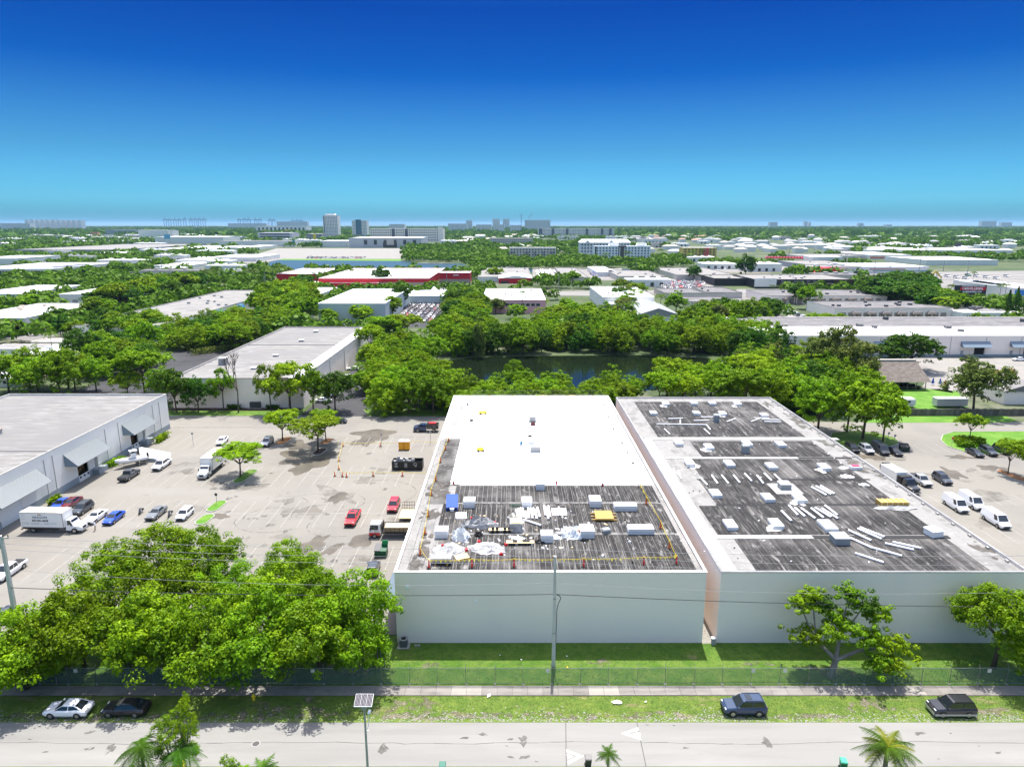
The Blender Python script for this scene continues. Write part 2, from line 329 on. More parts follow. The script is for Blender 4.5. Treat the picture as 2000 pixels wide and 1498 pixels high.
# parking lots
lotL=structure('parking_lot',MB().poly([(-89.45,79.2,.03),(-14.8,79.2,.03),(-14.8,183,.03),(-150,183,.03),(-150,172.2,.03),(-89.45,172.2,.03)]),[CONC])
lotR=structure('parking_lot',MB().poly([(64.6,77,.03),(190,77,.03),(190,177.5,.03),(64.6,177.5,.03)]),[CONC])
st=MB().box(-.045,.045,-2.9,2.9,0,.004).mesh('parking_stripe',[STRIPE]);st2=MB().box(-.045,.045,-5.9,5.9,0,.004).mesh('parking_stripe_double',[STRIPE])
cross=MB().box(-1,1,-.05,.05,0,.004).mesh('parking_centre_line',[STRIPE])
for (y0,xa,xb,step) in ((98.6,-73.4,-17,2.83),(117.5,-80.5,-18,2.83),(136.8,-80.5,-18,2.83),(158,-44,-18,2.83),(160,-84,-62,2.83)):
    x=xa
    while x<xb:add('parking_stripe',st2,lotL,(x,y0,.034));x+=step
for (y0,xa,xb) in ((98.6,-40,-17),(117.5,-54,-17),(136.8,-44,-17)):add('centre_line',cross,lotL,((xa+xb)/2,y0,.038),0,((xb-xa)/2,1,1))
for (y0,xa,xb) in ((155,86,112),(124,82,130),(108,82,130)):
    x=xa
    while x<xb:add('parking_stripe',st,lotR,(x,y0,.034));x+=2.8
# wet and stained patches on the lot
WET=patchmat('wet_stain',(.16,.135,.095),.35,.24,.42,.5)
OILY=mat('tyre_worn_concrete',(.27,.25,.22),.7,[((.35,.33,.29),(.4,.4,1),.42,.6)])
mb=MB()
for k,(u,v,rx,ry,ro) in enumerate([(603,893,6.5,8.5,.3),(588,870,4,5,.2),(733,848,6,5.5,.3),(712,862,3,5,.2),(660,972,1.7,3.6,-.25),(610,1064,1.9,5.0,-.35),(648,1073,1.2,3.1,-.4),(705,1056,1.9,3.8,-.3),(590,912,3,6,.1),(640,868,3.5,3.2,0),(430,1008,1.8,1.6,0)]):
    x,y=G(u,v);mb.poly(blob(x,y,rx*.9,ry*.75,.036+k*.0006,ro,40+k))
for k,(u,v,rx,ry) in enumerate([(1690,893,6,3),(1875,893,4,2),(1860,925,2.5,5),(1940,915,4,3)]):
    x,y=G(u,v);mb.poly(blob(x,y,rx*.7,ry*.7,.036+k*.0006,0,80+k))
structure('wet_patch',mb,[WET]);mb=MB()
for k in range(22):
    x,y=G(r.uniform(350,800),r.uniform(850,1120));mb.poly(blob(x,y,r.uniform(1.5,5),r.uniform(1,4),.0333+k*.00003,r.uniform(0,3),600+k))
for k in range(8):
    x,y=G(r.uniform(1700,1990),r.uniform(880,1050));mb.poly(blob(x,y,r.uniform(1.5,5),r.uniform(1,4),.0333+k*.00003,r.uniform(0,3),700+k))
structure('worn_patch',mb,[patchmat('worn_patch',(.29,.265,.22),.25,.42,.8)])
mb=MB()
for k in range(9):
    cx,cy=G(r.uniform(480,760),r.uniform(930,1050));R_=r.uniform(4,9);a0=r.uniform(0,6);pr=None
    for q in range(26):
        a=a0+q*.09;pq=(cx+R_*math.cos(a),cy+R_*.8*math.sin(a));o_=(cx+(R_+.22)*math.cos(a),cy+(R_+.22)*.8*math.sin(a))
        if pr:mb.poly([(*pr[0],.0352+k*.0001),(*pr[1],.0352+k*.0001),(*o_,.0352+k*.0001),(*pq,.0352+k*.0001)])
        pr=(pq,o_)
structure('tyre_mark',mb,[patchmat('tyre_mark',(.20,.19,.17),.8,.40,.75)])
mb=MB()
for k in range(26):
    x,y=G(r.uniform(430,760),r.uniform(870,1120));s=r.uniform(.2,.8);mb.poly(blob(x,y,s,s*r.uniform(.4,1.6),.0342+k*.00012,r.uniform(0,3),300+k,14))
for k in range(30):
    x,y=r.uniform(-62,62),r.uniform(57.4,62.8);s=r.uniform(.08,.4);mb.poly(blob(x,y,s*1.6,s*.6,.0242+k*.0001,r.uniform(-.3,.3),400+k,12))
for k,(u,v) in enumerate([(1022,1446),(1498,1450),(216,1462),(748,1462)]):
    x,y=G(u,v);mb.poly(blob(x,y,.45,.7,.0282+k*.0002,0,500+k,12))
structure('stain',mb,[patchmat('stain',(.20,.19,.165),1.5,.35,.6)])
# tar joints of the road
mb=MB()
for u0,v0,u1,v1,w in [(1105,1411,1106,1498,.04),(1244,1411,1262,1498,.04)]:
    a,b=G(u0,v0),G(u1,v1);mb.hexa([(a[0]-w,a[1],.022),(b[0]-w,b[1],.022),(b[0]+w,b[1],.022),(a[0]+w,a[1],.022)],[(a[0]-w,a[1],.026),(b[0]-w,b[1],.026),(b[0]+w,b[1],.026),(a[0]+w,a[1],.026)])
x=-62.0;y=60.15
while x<62:
    x2=x+r.uniform(.8,2.2);y2=60.15+r.uniform(-.10,.10)+.12*math.sin(x2*.2);w=r.uniform(.012,.035)
    mb.hexa([(x,y-w,.022),(x2,y2-w,.022),(x2,y2+w,.022),(x,y+w,.022)],[(x,y-w,.026),(x2,y2-w,.026),(x2,y2+w,.026),(x,y+w,.026)]);x,y=x2,y2
structure('road_joint',mb,[mat('tar_joint',(.12,.115,.105),.9)])
# the two painted chevrons on the hump
def chev(tip,ends,inner,label):
    mb=MB()
    def w(p):return (*G(*p),.029)
    for e0,e1,t0,t1 in ends:
        mb.poly([w(t0),w(e0),w(e1),w(t1)])
    for tri in inner:mb.poly([w(p) for p in tri])
    tag(add('painted_chevron',mb.mesh('painted_chevron',[PAINT])),label,'road marking')
chev(0,[((1246,1420),(1247,1426),(1213,1432),(1223,1432)),((1252,1445),(1250,1437),(1213,1432),(1223,1432))],[[(1236,1433),(1249,1429),(1251,1436)]],'white chevron painted on the road pointing left, above the small palm')
chev(0,[((1106,1463),(1107,1469),(1140,1476),(1130,1476)),((1110,1492),(1109,1486),(1140,1476),(1130,1476))],[[(1119,1477),(1107,1472),(1109,1482)]],'white chevron painted on the road pointing right, beside the dark wheelie bin')
for (u,v,rr_) in ((500,1452,.36),):
    x,y=G(u,v);t=empty('manhole_cover',(x,y,.02),0,'round iron manhole cover in the road left of the solar lamp','manhole cover')
    add('lid',MB().cyl((0,0,0),(0,0,.012),rr_,n=24).mesh('lid',[mat('iron',(.09,.085,.08),.6)]),t);add('ring',MB().cyl((0,0,0),(0,0,.008),rr_+.07,n=24).mesh('ring',[METALG]),t)
x,y=G(517,1078);
x,y=G(517,1003) ;mb=MB()
for k in range(7):mb.box(-.5+k*.15,-.42+k*.15,-.4,.4,.006,.02)
dg=empty('drain_grate',(*G(516,1008),.032),0,'square storm drain grate in the left parking lot','drain');add('frame',MB().box(-.6,.6,-.5,.5,0,.006).mesh('frame',[OILY]),dg);add('bars',mb.mesh('bars',[mat('iron',(.09,.085,.08),.6)]),dg)
# lane and lots of dark asphalt
structure('asphalt_lane',MB().poly([(-58.8,183,.034),(-40.5,183,.034),(-45.5,205,.034),(-50,240,.034),(-52,300,.034),(-58.8,300,.034)]),[ASPH])
al=structure('asphalt_lot',MB().poly([(-140,183,.034),(-101.5,183,.034),(-101.5,292,.034),(-141,292,.034)]),[ASPH])
for k in range(9):add('parking_stripe',st,al,(-136.5,200+k*2.9+(35 if k>3 else 0),.04),math.pi/2)
sheet('lawn',(-99,-59.6,183.2,190.4),.05,GRASS);sheet('mulch_bed',(-99,-61,189.0,191.9),.06,MULCH)
mb=MB().box(-150,-58.5,182.95,183.15,0,.15);mb.box(-89.4,-62,172.4,172.6,.03,.12);structure('kerb',mb,[KERB])
structure('lawn',MB().poly([(-39.5,183.4,.05),(-14,183.4,.05),(24,183.4,.05),(60,180,.05),(60,190,.05),(-43,190,.05)]),[GRASS])
# right hand grass islands and lawns
def island(name,pts,z,m,label=None):
    n=len(pts);cx=sum(p[0] for p in pts)/n;cy=sum(p[1] for p in pts)/n
    root=empty(name,(cx,cy,0),0,label,'planting island')
    mb=MB();q=[Vector((p[0]-cx,p[1]-cy,0)) for p in pts];a=[v*(1+.18/max(.3,v.length)) for v in q]
    for i in range(n):
        j=(i+1) % n;mb.hexa([(*a[i][:2],.03),(*a[j][:2],.03),(*q[j][:2],.03),(*q[i][:2],.03)],[(*a[i][:2],.17),(*a[j][:2],.17),(*q[j][:2],.17),(*q[i][:2],.17)])
    add('kerb',mb.mesh('kerb',[KERB]),root);add('bed',MB().poly([(*v[:2],z) for v in q]).mesh('bed',[m]),root);return root
def oval(u,v,rx,ry,rot=0,n=18):
    x,y=G(u,v);return [(x+rx*math.cos(t)*math.cos(rot)-ry*math.sin(t)*math.sin(rot),y+rx*math.cos(t)*math.sin(rot)+ry*math.sin(t)*math.cos(rot)) for t in [2*math.pi*i/n for i in range(n)]]
def stadium(ax,ay,bx,by,r0,n=7):
    d=math.atan2(by-ay,bx-ax);o=[]
    for i in range(n):t=d-math.pi/2+math.pi*i/(n-1);o.append((bx+r0*math.cos(t),by+r0*math.sin(t)))
    for i in range(n):t=d+math.pi/2+math.pi*i/(n-1);o.append((ax+r0*math.cos(t),ay+r0*math.sin(t)))
    return o
a,b=G(466,940),G(492,921);island('tree_island',stadium(a[0],a[1],b[0],b[1],1.15),.12,GRASS,'long grass island with an umbrella tree beside the white box truck')
a,b=G(424,988),G(424,988);island('grass_island',stadium(a[0]-.1,a[1]-1.6,a[0]+.1,a[1]+1.3,1.05),.12,GRASSB,'small bright grass island with a sign post, right of the white hatchback')
a=G(400,1015);island('grass_island',stadium(a[0]-.1,a[1]-1.1,a[0]+.1,a[1]+1.2,1.0),.12,GRASSB,'small bright grass island nearest the ficus trees')
a=G(552,862);island('tree_island',stadium(a[0],a[1]-1.5,a[0]+.4,a[1]+2,1.3),.12,STRAW,'orange mulched tree island beside the white suv')
a=G(636,863);island('tree_island',stadium(a[0],a[1]-1.2,a[0]+.4,a[1]+1.4,1.1),.12,STRAW,'orange mulched tree island at the back of the lot')
a=G(622,883);island('tree_island',stadium(a[0],a[1]-1.2,a[0]+.4,a[1]+1.6,1.1),.12,MULCH,'tree island ringed by a dark wet patch')
island('lawn_island',[G(*p) for p in [(1905,889),(1850,872),(1838,860),(1842,850),(1862,844),(2040,843),(2050,872),(1990,885)]],.1,GRASSB,'large kerbed lawn island at the right with a round hedge')
island('lawn_island',[G(*p) for p in [(1640,880),(1620,862),(1625,846),(1668,842),(1712,846),(1748,856),(1756,866),(1740,872)]],.1,GRASS,'kerbed lawn island under the big tree behind the right warehouse')
island('tree_island',[G(*p) for p in [(1946,921),(1952,917),(1990,930),(2040,946),(2040,952),(1985,938)]],.1,STRAW,'narrow orange mulched island at the right edge')
structure('lawn',MB().poly([(*G(u,v),.05) for u,v in [(1690,826),(1975,825),(1985,820),(1960,812),(1740,812),(1690,818)]]),[GRASSB])
structure('lawn',MB().poly([(*G(u,v),.05) for u,v in [(1742,786),(1800,800),(1890,795),(1870,765),(1835,760),(1750,760)]]),[GRASSB])
CONCP=mat('pale_yard_concrete',(.34,.32,.285),.85,[((.27,.255,.23),(.1,.1,1),.45,.7)])
structure('yard',MB().poly([(*G(u,v),.04) for u,v in [(1745,698),(2080,698),(2080,780),(1860,765),(1745,715)]]),[CONCP])
structure('pool_deck',MB().poly([(*G(u,v),.05) for u,v in [(1808,745),(1850,748),(1862,768),(1825,762),(1800,757)]]),[CONCP])
# pond and lake
structure('pond',MB().poly([(*G(u,v),.02) for u,v in [(835,735),(850,715),(880,703),(930,698),(1080,695),(1250,694),(1385,700),(1410,710),(1385,735),(1300,760),(1150,772),(1000,772),(900,765),(850,752)]]),[WATER])
structure('lake',MB().poly([(*G(u,v),.02) for u,v in [(525,512),(545,508),(800,510),(815,514),(900,515),(925,524),(1320,526),(1320,531),(910,533),(525,529)]]),[WATERB])
structure('lake_bank',MB().poly([(*G(u,v),.05) for u,v in [(525,509.5),(525,506),(785,506.5),(782,510.3),(545,508.2)]]),[GRASSB])
structure('terrace_lot',MB().poly([(*G(u,v),.05) for u,v in [(470,506),(540,485.5),(788,485.5),(785,506)]]),[CONCP])
PAVE=mat('far_pavement',(.31,.295,.27),.9,[((.22,.21,.195),(.02,.05,1),.45,.65)])
for nm,pts in [('car_yard',[(672,640),(775,592),(872,592),(862,640)]),('street',[(960,578),(960,570),(1200,568),(1300,568),(1300,576),(1220,576),(1218,608),(1188,608),(1192,578)]),
                ('yard',[(1040,548),(1040,524),(1215,524),(1210,548)]),('yard',[(1290,566),(1290,545),(1400,545),(1390,566)]),('street',[(1400,600),(1440,565),(1530,565),(1530,600)]),
                ('street',[(1500,655),(1545,610),(1600,620),(1680,640),(1700,655)]),('road',[(1690,533),(2100,528),(2100,548),(1960,560),(1850,575),(1690,560)]),('yard',[(1820,590),(1990,575),(2100,575),(2100,612),(1980,605)]),
                ('yard',[(1395,524),(1600,505),(1600,532),(1395,532)]),('yard',[(0,660),(0,640),(160,610),(160,640),(75,668)]),('yard',[(180,625),(330,570),(380,565),(230,625)]),
                ('road',[(90,520),(360,505),(400,520),(130,532)]),('yard',[(395,515),(480,500),(560,505),(480,520)]),('street',[(640,568),(640,562),(950,562),(950,568)])]:
    structure(nm,MB().poly([(*G(u,v),.06) for u,v in pts]),[ASPH if nm=='car_yard' else PAVE])
# ================================================================ THE TWO WAREHOUSES IN FRONT
DECK=9.62;HT=9.9;YF=77.4
def shell(root,x0,x1,y0,y1,h,deck,wm,rm,t=.22,cop=KERB):
    mb=MB();mb.box(x0,x1,y0,y0+t,0,h);mb.box(x0,x1,y1-t,y1,0,h);mb.box(x0,x0+t,y0+t,y1-t,0,h);mb.box(x1-t,x1,y0+t,y1-t,0,h)
    add('wall',mb.mesh('wall',[wm]),root);add('roof',MB().box(x0+t,x1-t,y0+t,y1-t,deck-.3,deck).mesh('roof',[rm]),root)
    mb=MB();e=.06;mb.box(x0-e,x1+e,y0-e,y0+t+e,h,h+.07);mb.box(x0-e,x1+e,y1-t-e,y1+e,h,h+.07);mb.box(x0-e,x0+t+e,y0+t+e,y1-t-e,h,h+.07);mb.box(x1-t-e,x1+e,y0+t+e,y1-t-e,h,h+.07)
    add('coping',mb.mesh('coping',[cop]),root)
def rpanels(root,x0,x1,y0,y1,w,m,z=DECK):
    n=max(1,int(round((x1-x0)/w)));w=(x1-x0)/n
    me=MB().box(-w/2+.03,w/2-.03,-(y1-y0)/2,(y1-y0)/2,0,.05,bottom=False).mesh('roof_panel',[m])
    for i in range(n):add('roof_panel',me,root,(x0+w*(i+.5),(y0+y1)/2,z))
def yv(v,z=DECK):return G(1000,v,z)[1]
WX0,WX1,WYB=-14.65,24.25,yv(773,HT)
wh=empty('warehouse',(4.8,YF,0),0,'white walled warehouse with half its roof newly covered in white membrane','warehouse')
def loc(ob,root):# world-built part under a root: keep it in place
    pass
whr=(wh.location.x,wh.location.y)
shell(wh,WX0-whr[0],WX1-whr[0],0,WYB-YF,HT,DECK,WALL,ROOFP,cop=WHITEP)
RP=mat('roof_panel_gap',(.62,.60,.57),.85,[((.3,.29,.28),(.6,.6,1),.45,.62)])
bands=[(981.5,949),(1041,984),(1112,1045)]
for k,(va,vb) in enumerate(bands):
    xa=[G(888,965,DECK)[0]+0.0,G(862,1000,DECK)[0],G(846,1100,DECK)[0]][k]
    rpanels(wh,xa-whr[0],WX1-.95-whr[0],yv(va)-YF,yv(vb)-YF,.76,ROOFD)
for (va,vb) in ((981.5,984),(1041,1045)):
    add('roof_joint',MB().box(-6.5-whr[0],WX1-1.4-whr[0],yv(va)-YF+.06,yv(vb)-YF-.06,DECK,DECK+.09).mesh('roof_joint',[SEAM]),wh)
# weathered strip left of the new membrane
add('old_roofing',MB().box(WX0+1.3-whr[0],G(890,900,DECK)[0]-whr[0],yv(984)-YF,yv(858)-YF,DECK,DECK+.03).mesh('old_roofing',[mat('dirty_old_roofing',(.20,.19,.175),.85,[((.055,.05,.045),(.22,.13,1),.42,.58),((.36,.35,.325),(.9,.9,1),.56,.74)],bump=.2)]),wh)
MEMB=mat('new_white_membrane',(.93,.93,.92),.5)
a0=G(890,900,DECK)[0]-whr[0]
add('new_membrane',MB().box(WX0+.5-whr[0],WX1-.5-whr[0],yv(856)-YF,yv(776)-YF,DECK,DECK+.07).mesh('new_membrane',[MEMB]),wh)
add('new_membrane',MB().box(a0,WX1-.5-whr[0],yv(947)-YF,yv(856.6)-YF,DECK,DECK+.055).mesh('new_membrane',[MEMB]),wh)
SEAMW=mat('membrane_weld',(.42,.42,.41),.6);sm=MB().box(a0,WX1-.6-whr[0],-.025,.025,0,.012).mesh('membrane_seam',[SEAMW])
for k in range(22):add('membrane_seam',sm,wh,(0,yv(946)-YF+1.8+k*3.05,DECK+(.056 if yv(946)+1.8+k*3.05<yv(856.6) else .071)))
mb=MB()
for k in range(5):
    x=WX0-whr[0]+1.4+k*.95;mb.box(x,x+.05,.3,yv(990)-YF,DECK+.001,DECK+.05)
add('ridge_strip',mb.mesh('ridge_strip',[SEAM]),wh)
OLDM=patchmat('mould_stain',(.13,.115,.095),.8,.42,.56)
for k,(u,v,rx_,ry_) in enumerate(((828,1070,.8,5),(842,1005,1.6,2.2),(858,960,2.0,4.0),(815,1098,1.0,2.5),(872,948,1.8,1.4))):
    x_,y_=G(u,v,DECK);add('mould_stain',MB().poly([(x-whr[0],y-YF,DECK+.052+k*.002) for x,y,_ in blob(x_,y_,rx_,ry_,0,0,90+k)]).mesh('mould_stain',[OLDM]),wh)
wp=MB();wp.box(-.22,.22,-.16,0,0,.4)
add('wall_light',wp.mesh('wall_light',[WHITEP]),wh,(XAT(796,YF,7.5)-whr[0],-.001,7.7));add('wall_light',MB().cyl((0,-.12,0),(0,0,0),.15,n=10).mesh('wall_light_round',[WHITEP]),wh,(XAT(929,YF,5.8)-whr[0],-.001,5.9))
add('awning',MB().hexa([(-2.2,0,4.2),(-.02,0,4.2),(-.02,9,4.2),(-2.2,9,4.2)],[(-2.1,0,4.3),(-.02,0,6.2),(-.02,9,6.2),(-2.1,9,4.3)]).mesh('awning',[TIND]),wh,(WX0-whr[0],1.0,0))
# right warehouse
RX0,RX1,RYB=26.05,64.5,yv(776,HT)
wr=empty('warehouse',(45.3,YF,0),0,'white walled warehouse at the right with an old dark stained roof','warehouse');wrr=(45.3,YF)
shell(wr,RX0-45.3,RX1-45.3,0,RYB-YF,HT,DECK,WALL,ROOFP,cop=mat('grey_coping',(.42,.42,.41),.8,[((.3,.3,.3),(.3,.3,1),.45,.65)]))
XR=G(1938,1117,DECK)[0]
rb=[(853,785,G(1262,820,DECK)[0]),(892,861.5,G(1358,876,DECK)[0]),(935,897,G(1357,915,DECK)[0]),(984,938,G(1381,960,DECK)[0]),(1044,988,G(1382,1015,DECK)[0]),(1116,1053,G(1456,1085,DECK)[0])]
for (va,vb,xa) in rb:rpanels(wr,xa-45.3,XR-45.3,yv(va)-YF,yv(vb)-YF,.79,ROOFD)
WSTR=mat('roof_coating',(.50,.50,.48),.7,[((.36,.355,.335),(.4,.4,1),.5,.7)])
for (va,vb,ua,ub) in ((859.5,855.5,1262,1640),(896,893.2,1300,1560),(1052,1045.5,1385,1590)):
    add('white_strip',MB().box(G(ua,va,DECK)[0]-45.3,G(ub,va,DECK)[0]-45.3,yv(va)-YF,yv(vb)-YF,DECK,DECK+.07).mesh('white_strip',[WSTR]),wr)
DJ=mat('dark_roof_joint',(.04,.04,.04),.9)
for (va,vb,ua,ub) in ((896,893.2,1561,1665),(937.5,935.6,1362,1700),(987.5,984.8,1400,1775),(1052,1046,1591,1858)):
    add('roof_joint',MB().box(G(ua,va,DECK)[0]-45.3,G(ub,va,DECK)[0]-45.3,yv(va)-YF,yv(vb)-YF,DECK,DECK+.06).mesh('roof_joint',[DJ]),wr)
# edge walk strips in a paler coat left of each dark field
add('edge_strip',MB().box(RX0+.45-45.3,RX0+2.3-45.3,.4,yv(858)-YF,DECK,DECK+.03).mesh('edge_strip',[WSTR]),wr)
mb=MB()
for k in range(24):
    y=3+k*3.7;mb.box(RX1-.75-45.3,RX1-.5-45.3,y,y+.5,DECK,DECK+.25)
add('scupper',mb.mesh('scupper',[KERB]),wr)
mb=MB().hexa([(XR+.6-45.3,12,DECK+.002),(RX1-.9-45.3,14,DECK+.002),(RX1-.9-45.3,24,DECK+.002),(XR+.5-45.3,22,DECK+.002)],[(XR+.6-45.3,12,DECK+.012),(RX1-.9-45.3,14,DECK+.012),(RX1-.9-45.3,24,DECK+.012),(XR+.5-45.3,22,DECK+.012)])
for (a,b,c_,d) in ((34,44,.3,3.4),(50,55,.8,3.0),(62,74,1.2,3.6),(4,9,1.5,3.7),(80,86,.2,2)):
    add('algae_stain',MB().poly([(x-45.3,y-YF,DECK+.008) for x,y,_ in blob(XR+(c_+d)/2+.5,YF+(a+b)/2,(d-c_)/2,(b-a)/2,0,0,a)]).mesh('algae_stain',[patchmat('algae_stain',(.15,.135,.11),.6,.42,.58)]),wr)
# gravel alley between them
sheet('alley',(WX1,RX0,77.2,167),.05,mat('sand_alley',(.38,.36,.31),.95,[((.30,.28,.24),(2,2,1),.45,.65)]))
gt=empty('alley_gate',(25.6,77.1,0),0,'small grey utility box at the mouth of the alley between the warehouses','utility box');add('cabinet',MB().box(-.25,.25,-.2,.2,0,.9).mesh('cabinet',[METALG]),gt);add('cap',MB().box(-.3,.3,-.25,.25,.9,.97).mesh('cap',[WHITEP]),gt)
# ================================================================ LEFT WAREHOUSE WITH TIN AWNINGS
lb=empty('warehouse',(-89.5,130,0),0,'long white warehouse at the left with three tin awnings and a weathered grey roof','warehouse');
def P(x):return x+89.5
mbw=MB();LH=9.3
t=.25;doors=[(111.0,116.5,0.0,4.4,False),(133.0,136.6,1.3,4.6,True),(153.2,156.2,1.3,4.4,True)]
ys=[85.0]+[q for d in doors for q in d[:2]]+[171.5]
for i in range(0,len(ys),2):mbw.box(-t,0,ys[i]-130,ys[i+1]-130,0,LH)
for (a,b,z0,z1,op) in doors:
    mbw.box(-t,0,a-130,b-130,z1,LH)
    if z0>0:mbw.box(-t,0,a-130,b-130,0,z0)
mbw.box(-40.5,-t,171.25-130,171.5-130,0,LH);mbw.box(-40.5,-40.25,85-130,171.25-130,0,LH);mbw.box(-40.25,-t,85-130,85.25-130,0,LH)
add('wall',mbw.mesh('wall',[WALLB]),lb);add('roof',MB().box(-40.25,-t,85.25-130,171.25-130,8.75,8.95).mesh('roof',[ROOFG]),lb)
mb=MB();mb.box(-40.6,.05,171.2-130,171.55-130,LH,LH+.08);mb.box(-.3,.05,85-130,171.2-130,LH,LH+.08);mb.box(-40.6,-40.2,85-130,171.2-130,LH,LH+.08)
add('coping',mb.mesh('coping',[KERB]),lb)
mb=MB()
for i in range(0,len(ys),2):mb.box(.002,.03,ys[i]-130,ys[i+1]-130,0,1.35)
add('base_band',mb.mesh('base_band',[WALLG]),lb)
add('roof_joint',MB().box(-40,-.4,126.5-130,126.9-130,8.95,9.05).mesh('roof_joint',[mat('roof_joint_grey',(.22,.22,.22),.9)]),lb)
for (a,b,z0,z1,op) in doors:
    if op:
        add('dock_opening',MB().box(-1.6,-1.4,a-130,b-130,z0,z1).mesh('dock_opening',[mat('dark_interior',(.02,.018,.016),.9)]),lb)
        mb=MB();rr2=random.Random(int(a))
        for k in range(7):y=rr2.uniform(a+.3,b-.5)-130;h=rr2.uniform(.5,1.6);mb.box(-1.3,-.7,y,y+rr2.uniform(.3,.8),z0,z0+h)
        add('stock',mb.mesh('stock',[WOOD]),lb)
        mb=MB()
        for k in range(3):mb.box(.03,.14,a-130+.3+k*1.3,a-130+.7+k*1.3,z0-.5,z0-.15)
        add('dock_bumper',mb.mesh('dock_bumper',[BLACKP]),lb)
        # side door with landing, steps and railing
        d0=b+2.2-130;add('door',MB().box(.002,.06,d0,d0+1.0,1.2,3.3).mesh('door',[mat('grey_door',(.45,.45,.43),.6)]),lb)
        add('landing',MB().box(.03,1.5,d0-1.2,d0+2.0,0,1.15).mesh('landing',[WALLG]),lb)
        mb=MB();
        for y in (d0-1.2,d0+.4,d0+2.0):mb.cyl((1.45,y,1.15),(1.45,y,2.2),.03,n=5)
        for z in (1.7,2.2):mb.cyl((1.45,d0-1.2,z),(1.45,d0+2.0,z),.03,n=5)
        for k in range(10):mb.cyl((1.45,d0-1.1+k*.32,1.2),(1.45,d0-1.1+k*.32,2.2),.012,n=4)
        add('railing',mb.mesh('railing',[mat('dark_rail',(.05,.07,.09),.5)]),lb)
    else:
        mb=MB()
        for k in range(11):mb.box(-.2,-.1+(k % 2)*.03,a-130,b-130,k*.4,k*.4+.39)
        add('roller_door',mb.mesh('roller_door',[mat('white_roller_door',(.70,.73,.73),.5)]),lb)
RIBM=TIN
for (ya,yb) in ((108.3,121.3),(129.3,140.8),(150.2,160.4)):
    ya-=130;yb-=130;mb=MB();zt,zb,out=7.3,4.9,2.7
    mb.hexa([(.02,ya,zt-.08),(out,ya,zb-.08),(out,yb,zb-.08),(.02,yb,zt-.08)],[(.02,ya,zt),(out,ya,zb),(out,yb,zb),(.02,yb,zt)])
    n=int((yb-ya)/.42)
    for k in range(n+1):
        y=ya+k*(yb-ya)/n
        mb.hexa([(.03,y-.05,zt),(out,y-.05,zb),(out,y+.05,zb),(.03,y+.05,zt)],[(.03,y-.03,zt+.09),(out,y-.03,zb+.09),(out,y+.03,zb+.09),(.03,y+.03,zt+.09)])
    aw=add('awning',mb.mesh('awning',[TIN]),lb)
    mb=MB()
    for y in (ya,yb-.04):mb.hexa([(.02,y,zb-.1),(out-.05,y,zb-.1),(out-.05,y+.04,zb-.1),(.02,y+.04,zb-.1)],[(.02,y,zt-.1),(out-.04,y,zb-.09),(out-.04,y+.04,zb-.09),(.02,y+.04,zt-.1)])
    add('side_panel',mb.mesh('side_panel',[TIND]),aw)
for y in (123.5,126,143.5,148.6,163.8,167):add('downpipe',MB().cyl((.12,0,1.0),(.12,0,8.3),.07,n=6).mesh('downpipe',[METALG]),lb,(0,y-130,0))
text_part('2201',.9,mat('dark_lettering',(.06,.07,.08),.6),lb,(.02,118.9-130+2.3,4.2),(math.radians(90),0,math.radians(90)),'building_number')
for (x,y,l,w,h) in ((-19,137.5,1.6,1.6,1.0),):
    u_=empty('rooftop_unit',(-89.5+x,y,8.95),.2,'small rooftop unit with a rusty lid on the left warehouse','rooftop unit');add('housing',MB().box(-l/2,l/2,-w/2,w/2,0,h).mesh('housing',[METALG]),u_);add('lid',MB().obox(0,0,h,l+.2,w+.2,.15,0).mesh('lid',[mat('rusty_tan',(.5,.36,.25),.8)]),u_)
# dock leveller ramp trailer beside the building
rt=empty('ramp',(*G(318,893),0),0,'white dock ramp beside the boat against the left warehouse','ramp')
a=G(272,882);b=G(334,888);c=G(333,903);d=G(276,902);o_=rt.location
add('deck',MB().hexa([(a[0]-o_.x,a[1]-o_.y,1.1),(b[0]-o_.x,b[1]-o_.y,.3),(c[0]-o_.x,c[1]-o_.y,.3),(d[0]-o_.x,d[1]-o_.y,1.1)],[(a[0]-o_.x,a[1]-o_.y,1.25),(b[0]-o_.x,b[1]-o_.y,.45),(c[0]-o_.x,c[1]-o_.y,.45),(d[0]-o_.x,d[1]-o_.y,1.25)]).mesh('deck',[WHITEP]),rt)
add('base',MB().hexa([(a[0]-o_.x,a[1]-o_.y,.03),(b[0]-o_.x,b[1]-o_.y,.03),(c[0]-o_.x,c[1]-o_.y,.03),(d[0]-o_.x,d[1]-o_.y,.03)],[(a[0]-o_.x,a[1]-o_.y,1.09),(b[0]-o_.x,b[1]-o_.y,.29),(c[0]-o_.x,c[1]-o_.y,.29),(d[0]-o_.x,d[1]-o_.y,1.09)]).mesh('base',[WALLG]),rt)
